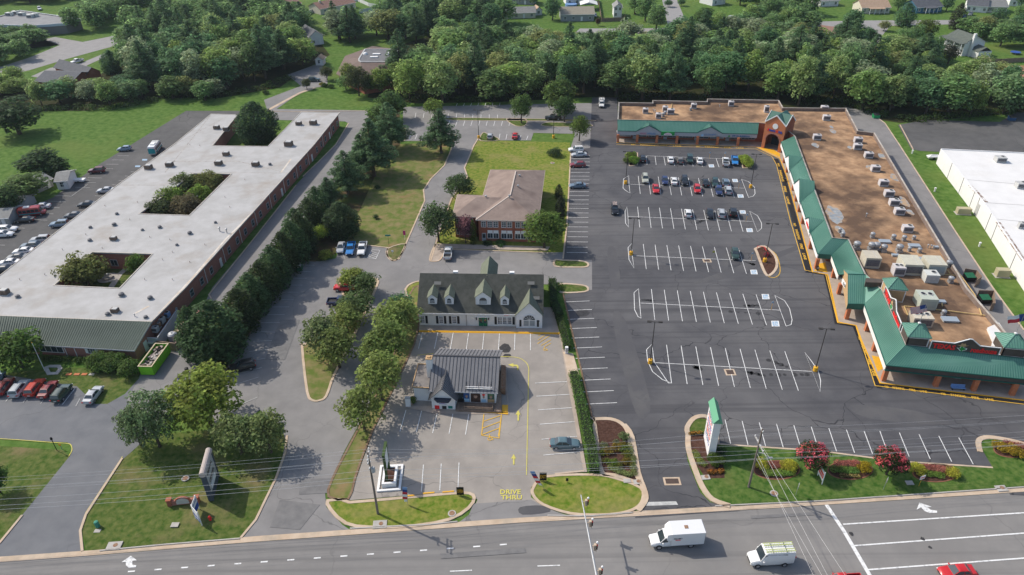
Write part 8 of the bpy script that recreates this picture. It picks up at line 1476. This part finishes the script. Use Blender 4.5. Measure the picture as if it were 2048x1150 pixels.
rtu('white unit just behind the gabled tower',1532,224,zRf,1.4,1.4,1.8,MU,1,GU)
GK='large kitchen units on the restaurant roof'
rtu('big pale unit with dark near face at the left of the kitchen roof plant',1738,529,zRf,3.1,3.4,2.3,mat('aged_unit',(.5,.46,.36),(.44,.4,.32),scale=1),0,GK);rtu('biggest beige hooded unit in the middle of the kitchen roof plant',1816,541,zRf,3.8,4.2,2.4,mat('beige_unit',(.52,.5,.4),(.46,.44,.36),scale=1),0,GK);rtu('big beige unit with grey near face at the right of the kitchen roof plant',1863,541,zRf,3.6,4.0,2.3,MATS['beige_unit'],0,GK,face=mat('grey_louvre',(.3,.34,.34)));rtu('white cube unit with one round fan below the beige units',1858,561,zRf,2.6,2.3,1.7,PALEMET,1,GK,face=GREYMET);rtu('white two-fan unit beside the corner turret',1794,548,zRf,2.2,2.0,1.8,MU,2,GK);rtu('tall grey-green unit with two fans in the middle of the restaurant roof',1847,611,zRf,3.2,3.4,2.3,mat('sage_unit',(.4,.44,.37),(.45,.48,.41),scale=1),2,GK,face=mat('sage_panel',(.33,.37,.33)));rtu('low cream unit with a row of fans under the striped flag',1838,648,zRf,3.6,2.6,1.9,mat('cream_unit',(.55,.5,.4),(.5,.45,.36),scale=1),3,GK)
def hood(label,x,y,z,name='exhaust_fan',kind=0,group='exhaust fans and hatches on the restaurant roof',s=1.0):
 p=G(x,y,z);t=thing(name,label,'roof vent',p,group)
 if kind==0:MB().box(p+Vector((0,0,.25*s)),(.9*s,.9*s,.5*s)).build('fan_base',STEEL,t);MB().lathe(p+Vector((0,0,.5*s)),[(.3*s,0),(.45*s,.1*s),(.6*s,.5*s),(.55*s,.8*s),(.3*s,.95*s)],12).build('fan_hood',STEEL,t)
 elif kind==1:MB().box(p+Vector((0,0,.15)),(2.3*s,1.2*s,.3),DB).build('hatch_kerb',GREYMET,t);MB().box(p+Vector((0,0,.36)),(2.45*s,1.35*s,.12),DB).build('hatch_lid',mat('blue_grey_lid',(.28,.33,.38)),t)
 elif kind==2:MB().lathe(p,[(.09*s,0),(.09*s,.7*s)],8).build('vent_pipe',RUST if s<.8 else STEEL,t);MB().lathe(p+Vector((0,0,.7*s)),[(.2*s,0),(.2*s,.12*s),(.05*s,.2*s)],8).build('vent_cap',STEEL,t)
 elif kind==3:MB().lathe(p,[(.32*s,0),(.32*s,.3*s),(.62*s,.35*s),(.5*s,.7*s),(.1*s,.85*s)],12).build('mushroom_vent',DKMET,t);MB().box(p+Vector((0,0,.05)),(1.0*s,1.0*s,.1)).build('flashing',GREYMET,t)
 else:s*=1.25;MB().box(p+Vector((0,0,.45*s)),(1.4*s,1.0*s,.8*s),DB).build('fan_box',mat('brown_box_metal',(.1,.085,.075),(.17,.12,.09),scale=1.5),t);MB().box(p+Vector((0,0,.05*s)),(1.6*s,1.2*s,.1)).build('flashing',GREYMET,t);MB().box(p+DB*.1+Vector((0,0,.9*s)),(1.0*s,.8*s,.15*s),DB).build('fan_lid',GREYMET,t)
for i,(x,y,k,s)in enumerate(((1685,473,0,.8),(1679,464,0,.7),(1744,475,0,.9),(1786,479,0,.9),(1807,481,0,.9),(1827,479,0,.7),(1741,500,0,1.3),(1751,500,0,1.3),(1766,503,0,1.2),(1797,504,0,1.3),(1712,498,0,1.3),(1818,502,0,.7),(1838,505,0,.8),(1896,534,0,1.1),(1900,565,0,1.0),(1769,484.5,1,1.0),(1828,493,1,1.0),(1873,496,1,.6),(1838,519,1,.8),(1881,605,1,.7),(1899,641,1,1.2),(1790,512,1,.6),(1886,630,0,.8),(1855,496,2,1.1),(1861,497,2,1.1),(1866,498,2,1.1),(1732,434,2,1.2),(1381,221,0,.7),(1439,214.5,2,1.0),(1307,224,2,1.2),(1310,226,2,1.2),(1330,229,0,.8),(1326,233,0,.9))):
 nm={0:'steel exhaust fan',1:'flat grey roof hatch',2:'small vent pipe'}[k];wh_='on the north mall roof' if y<240 else 'among the restaurant roof plant';hood(f'{nm} {wh_}, {ORD[i % 20]} listed from the near wall' if 0 else f'{nm} {wh_}, {"upper" if y < 480 else "middle" if y < 515 else "lower"} group, {ordn(sorted([q_[0] for q_ in ((1685, 0), (1679, 0), (1744, 0), (1786, 0), (1807, 0), (1827, 0), (1741, 0), (1751, 0), (1766, 0), (1797, 0), (1712, 0), (1818, 0), (1838, 0), (1896, 0), (1900, 0), (1769, 0), (1828, 0), (1873, 0), (1881, 0), (1899, 0), (1790, 0), (1886, 0), (1855, 0), (1861, 0), (1866, 0), (1732, 0), (1381, 0), (1439, 0), (1307, 0), (1310, 0), (1330, 0), (1326, 0))]).index(x))} from the left',x,y,zRf,('exhaust_fan','roof_hatch','vent_pipe')[k],k,'vents on the mall roof',s)
SV=((434,258,4,1),(453,261,4,1),(453,311,4,1),(340,333,4,1.1),(298,338,4,1.1),(438,330,4,1.1),(512,332,4,1.1),(578,292,4,1.3),(627,249,4,1.2),(598,250,4,1),(540,330,3,.8),(234,429,3,.7),(229,451,3,.9),(181,456,3,.7),(320,456,3,.8),(380,468,3,.9),(180,482,3,.8),(228,480,4,.8),(354,491,3,.6),(285,461,3,.6),(431,446,3,.6),(36,595,3,.8),(10,588,4,1),(244,592,3,1),(301,598,3,.9),(216,630,3,.8),(231,624,4,.8),(292,636,3,.7),(270,633,2,.8))
for i,(x,y,k,s)in enumerate(SV):hood(f'{ {2: "short pipe", 3: "round mushroom vent", 4: "dark boxy fan"}[k] } on the white roof, {"far" if y < 345 else "middle" if y < 500 else "near"} section, {ordn(sorted(q_[0]+q_[1]*.001 for q_ in SV).index(x+y*.001))} of all from the left',x,y,zs,{2:'vent_pipe',3:'mushroom_vent',4:'roof_fan'}[k],k,'vents on the long white roof',s)
rv=random.Random(8);SP=[(125,500),(205,497),(300,475),(135,530),(90,550),(340,480),(260,440),(172,470),(325,520),(380,525),(345,505),(290,560),(40,560),(345,560),(410,490),(460,415),(450,395),(440,463),(454,466),(395,395),(275,405),(210,412),(490,360),(380,290),(400,292),(560,300)]
for i,(x,y)in enumerate(SP):hood(f'thin vent pipe on the white roof, {ordn(sorted(SP).index((x, y)))} from the left',x,y,zs,'thin_pipe',2,'thin pipes on the long white roof',.55 if i not in(17,18)else 1.4)
for i,(x,y,w)in enumerate(((1999,323,2.6),(2040,375,2.4),(2040,456,1.2))):rtu(('grey rooftop unit on the far part of the white warehouse','grey rooftop unit on the middle part of the white warehouse','small flue box on the near part of the white warehouse')[i],x,y,zW-.25,w,w*.8,1.2,GREYMET,1,'units on the warehouse roof')
for i,(x,y)in enumerate(((20,32),(32,29),(45,32),(62,36),(70,34))):rtu(f'small white unit on the top left flat roof, {ORD[i]} from the left',x,y,4.4,3,2.4,1.5,PALEMET,1,'units on the top left roof')
for i,(x,y,w,m_)in enumerate(((312,663,1.2,GREYMET),(322,645,1.6,GREYMET),(334,634,1.3,PALEBLUE),(318,655,.9,RUST))):rtu(('grey box unit in the near corner of the grey walled yard','pale box unit in the grey walled yard','blue grey unit at the back of the grey walled yard','rusty unit in the grey walled yard')[i],x,y,2.12,w,w*.8,.9,m_,1,'units on the low grey roof')
p=G(348,682);t=thing('steel_tank','round galvanised tank in the wooden service yard','tank',p);MB().lathe(p,[(.9,0),(.9,1.7),(.6,1.95),(.1,2.0)],16).build('tank',STEEL,t);MB().lathe(p+Vector((0,0,1.95)),[(.15,0),(.15,.2)],10).build('lid',STEEL,t)
rtu('rusty cooling unit with six fans in the wooden service yard',366,668,0,1.5,3.4,1.5,mat('cream_rust',(.5,.43,.32),(.4,.25,.15),scale=1.2),2);rtu('white metal box by the dumpster corner of the long building',307,695,0,1.2,1.0,1.3,PALEMET,0)
SUN_EL,SUN_DIR=math.radians(43.8),Vector((-.88,.475,0)).normalized()
sd=SUN_DIR*math.cos(SUN_EL)+Vector((0,0,math.sin(SUN_EL)))
w=bpy.data.worlds.new('World');SC.world=w;w.use_nodes=True;nt=w.node_tree
sk=nt.nodes.new('ShaderNodeTexSky');sk.sky_type='NISHITA';sk.sun_disc=False;sk.sun_elevation=SUN_EL;sk.sun_rotation=math.atan2(SUN_DIR.x,SUN_DIR.y);sk.dust_density=2.0;sk.air_density=1.0
nt.links.new(sk.outputs[0],nt.nodes['Background'].inputs['Color']);nt.nodes['Background'].inputs['Strength'].default_value=SKY_STR
l=bpy.data.lights.new('sun','SUN');l.energy=SUN_STR;l.angle=math.radians(.55);l.color=(1,.93,.83)
so_=bpy.data.objects.new('sun',l);COL.objects.link(so_);so_.rotation_euler=sd.to_track_quat('Z','Y').to_euler();so_.location=(0,0,150)
if HAZE:
 m=bpy.data.materials.new('haze');m.use_nodes=True;nt=m.node_tree;nt.nodes.remove(nt.nodes['Principled BSDF']);v=nt.nodes.new('ShaderNodeVolumePrincipled');v.inputs['Color'].default_value=(.72,.86,1.0,1);v.inputs['Density'].default_value=HAZE;v.inputs['Anisotropy'].default_value=.2;nt.links.new(v.outputs[0],nt.nodes['Material Output'].inputs['Volume'])
 hz_=MB();hz_.box((0,300,46),(2400,1400,94));tag(hz_.build('haze',m),'thin pale air over the whole place','haze',kind='stuff')
cd=bpy.data.cameras.new('camera');cam=bpy.data.objects.new('camera',cd);COL.objects.link(cam);cd.sensor_width=36;cd.lens=36*CF/2048;cd.clip_end=6000;cd.clip_start=1
M=Matrix((CRT,-CDN,-_fw)).transposed().to_4x4();M.translation=CAM;cam.matrix_world=M;SC.camera=cam
SC.view_settings.view_transform='Standard';SC.view_settings.look='None';SC.view_settings.gamma=1;SC.view_settings.exposure=EXPO
SC.cycles.max_bounces=5;SC.cycles.diffuse_bounces=2;SC.cycles.glossy_bounces=2;SC.cycles.transmission_bounces=2;SC.cycles.volume_bounces=0;SC.cycles.transparent_max_bounces=4;SC.cycles.use_denoising=True
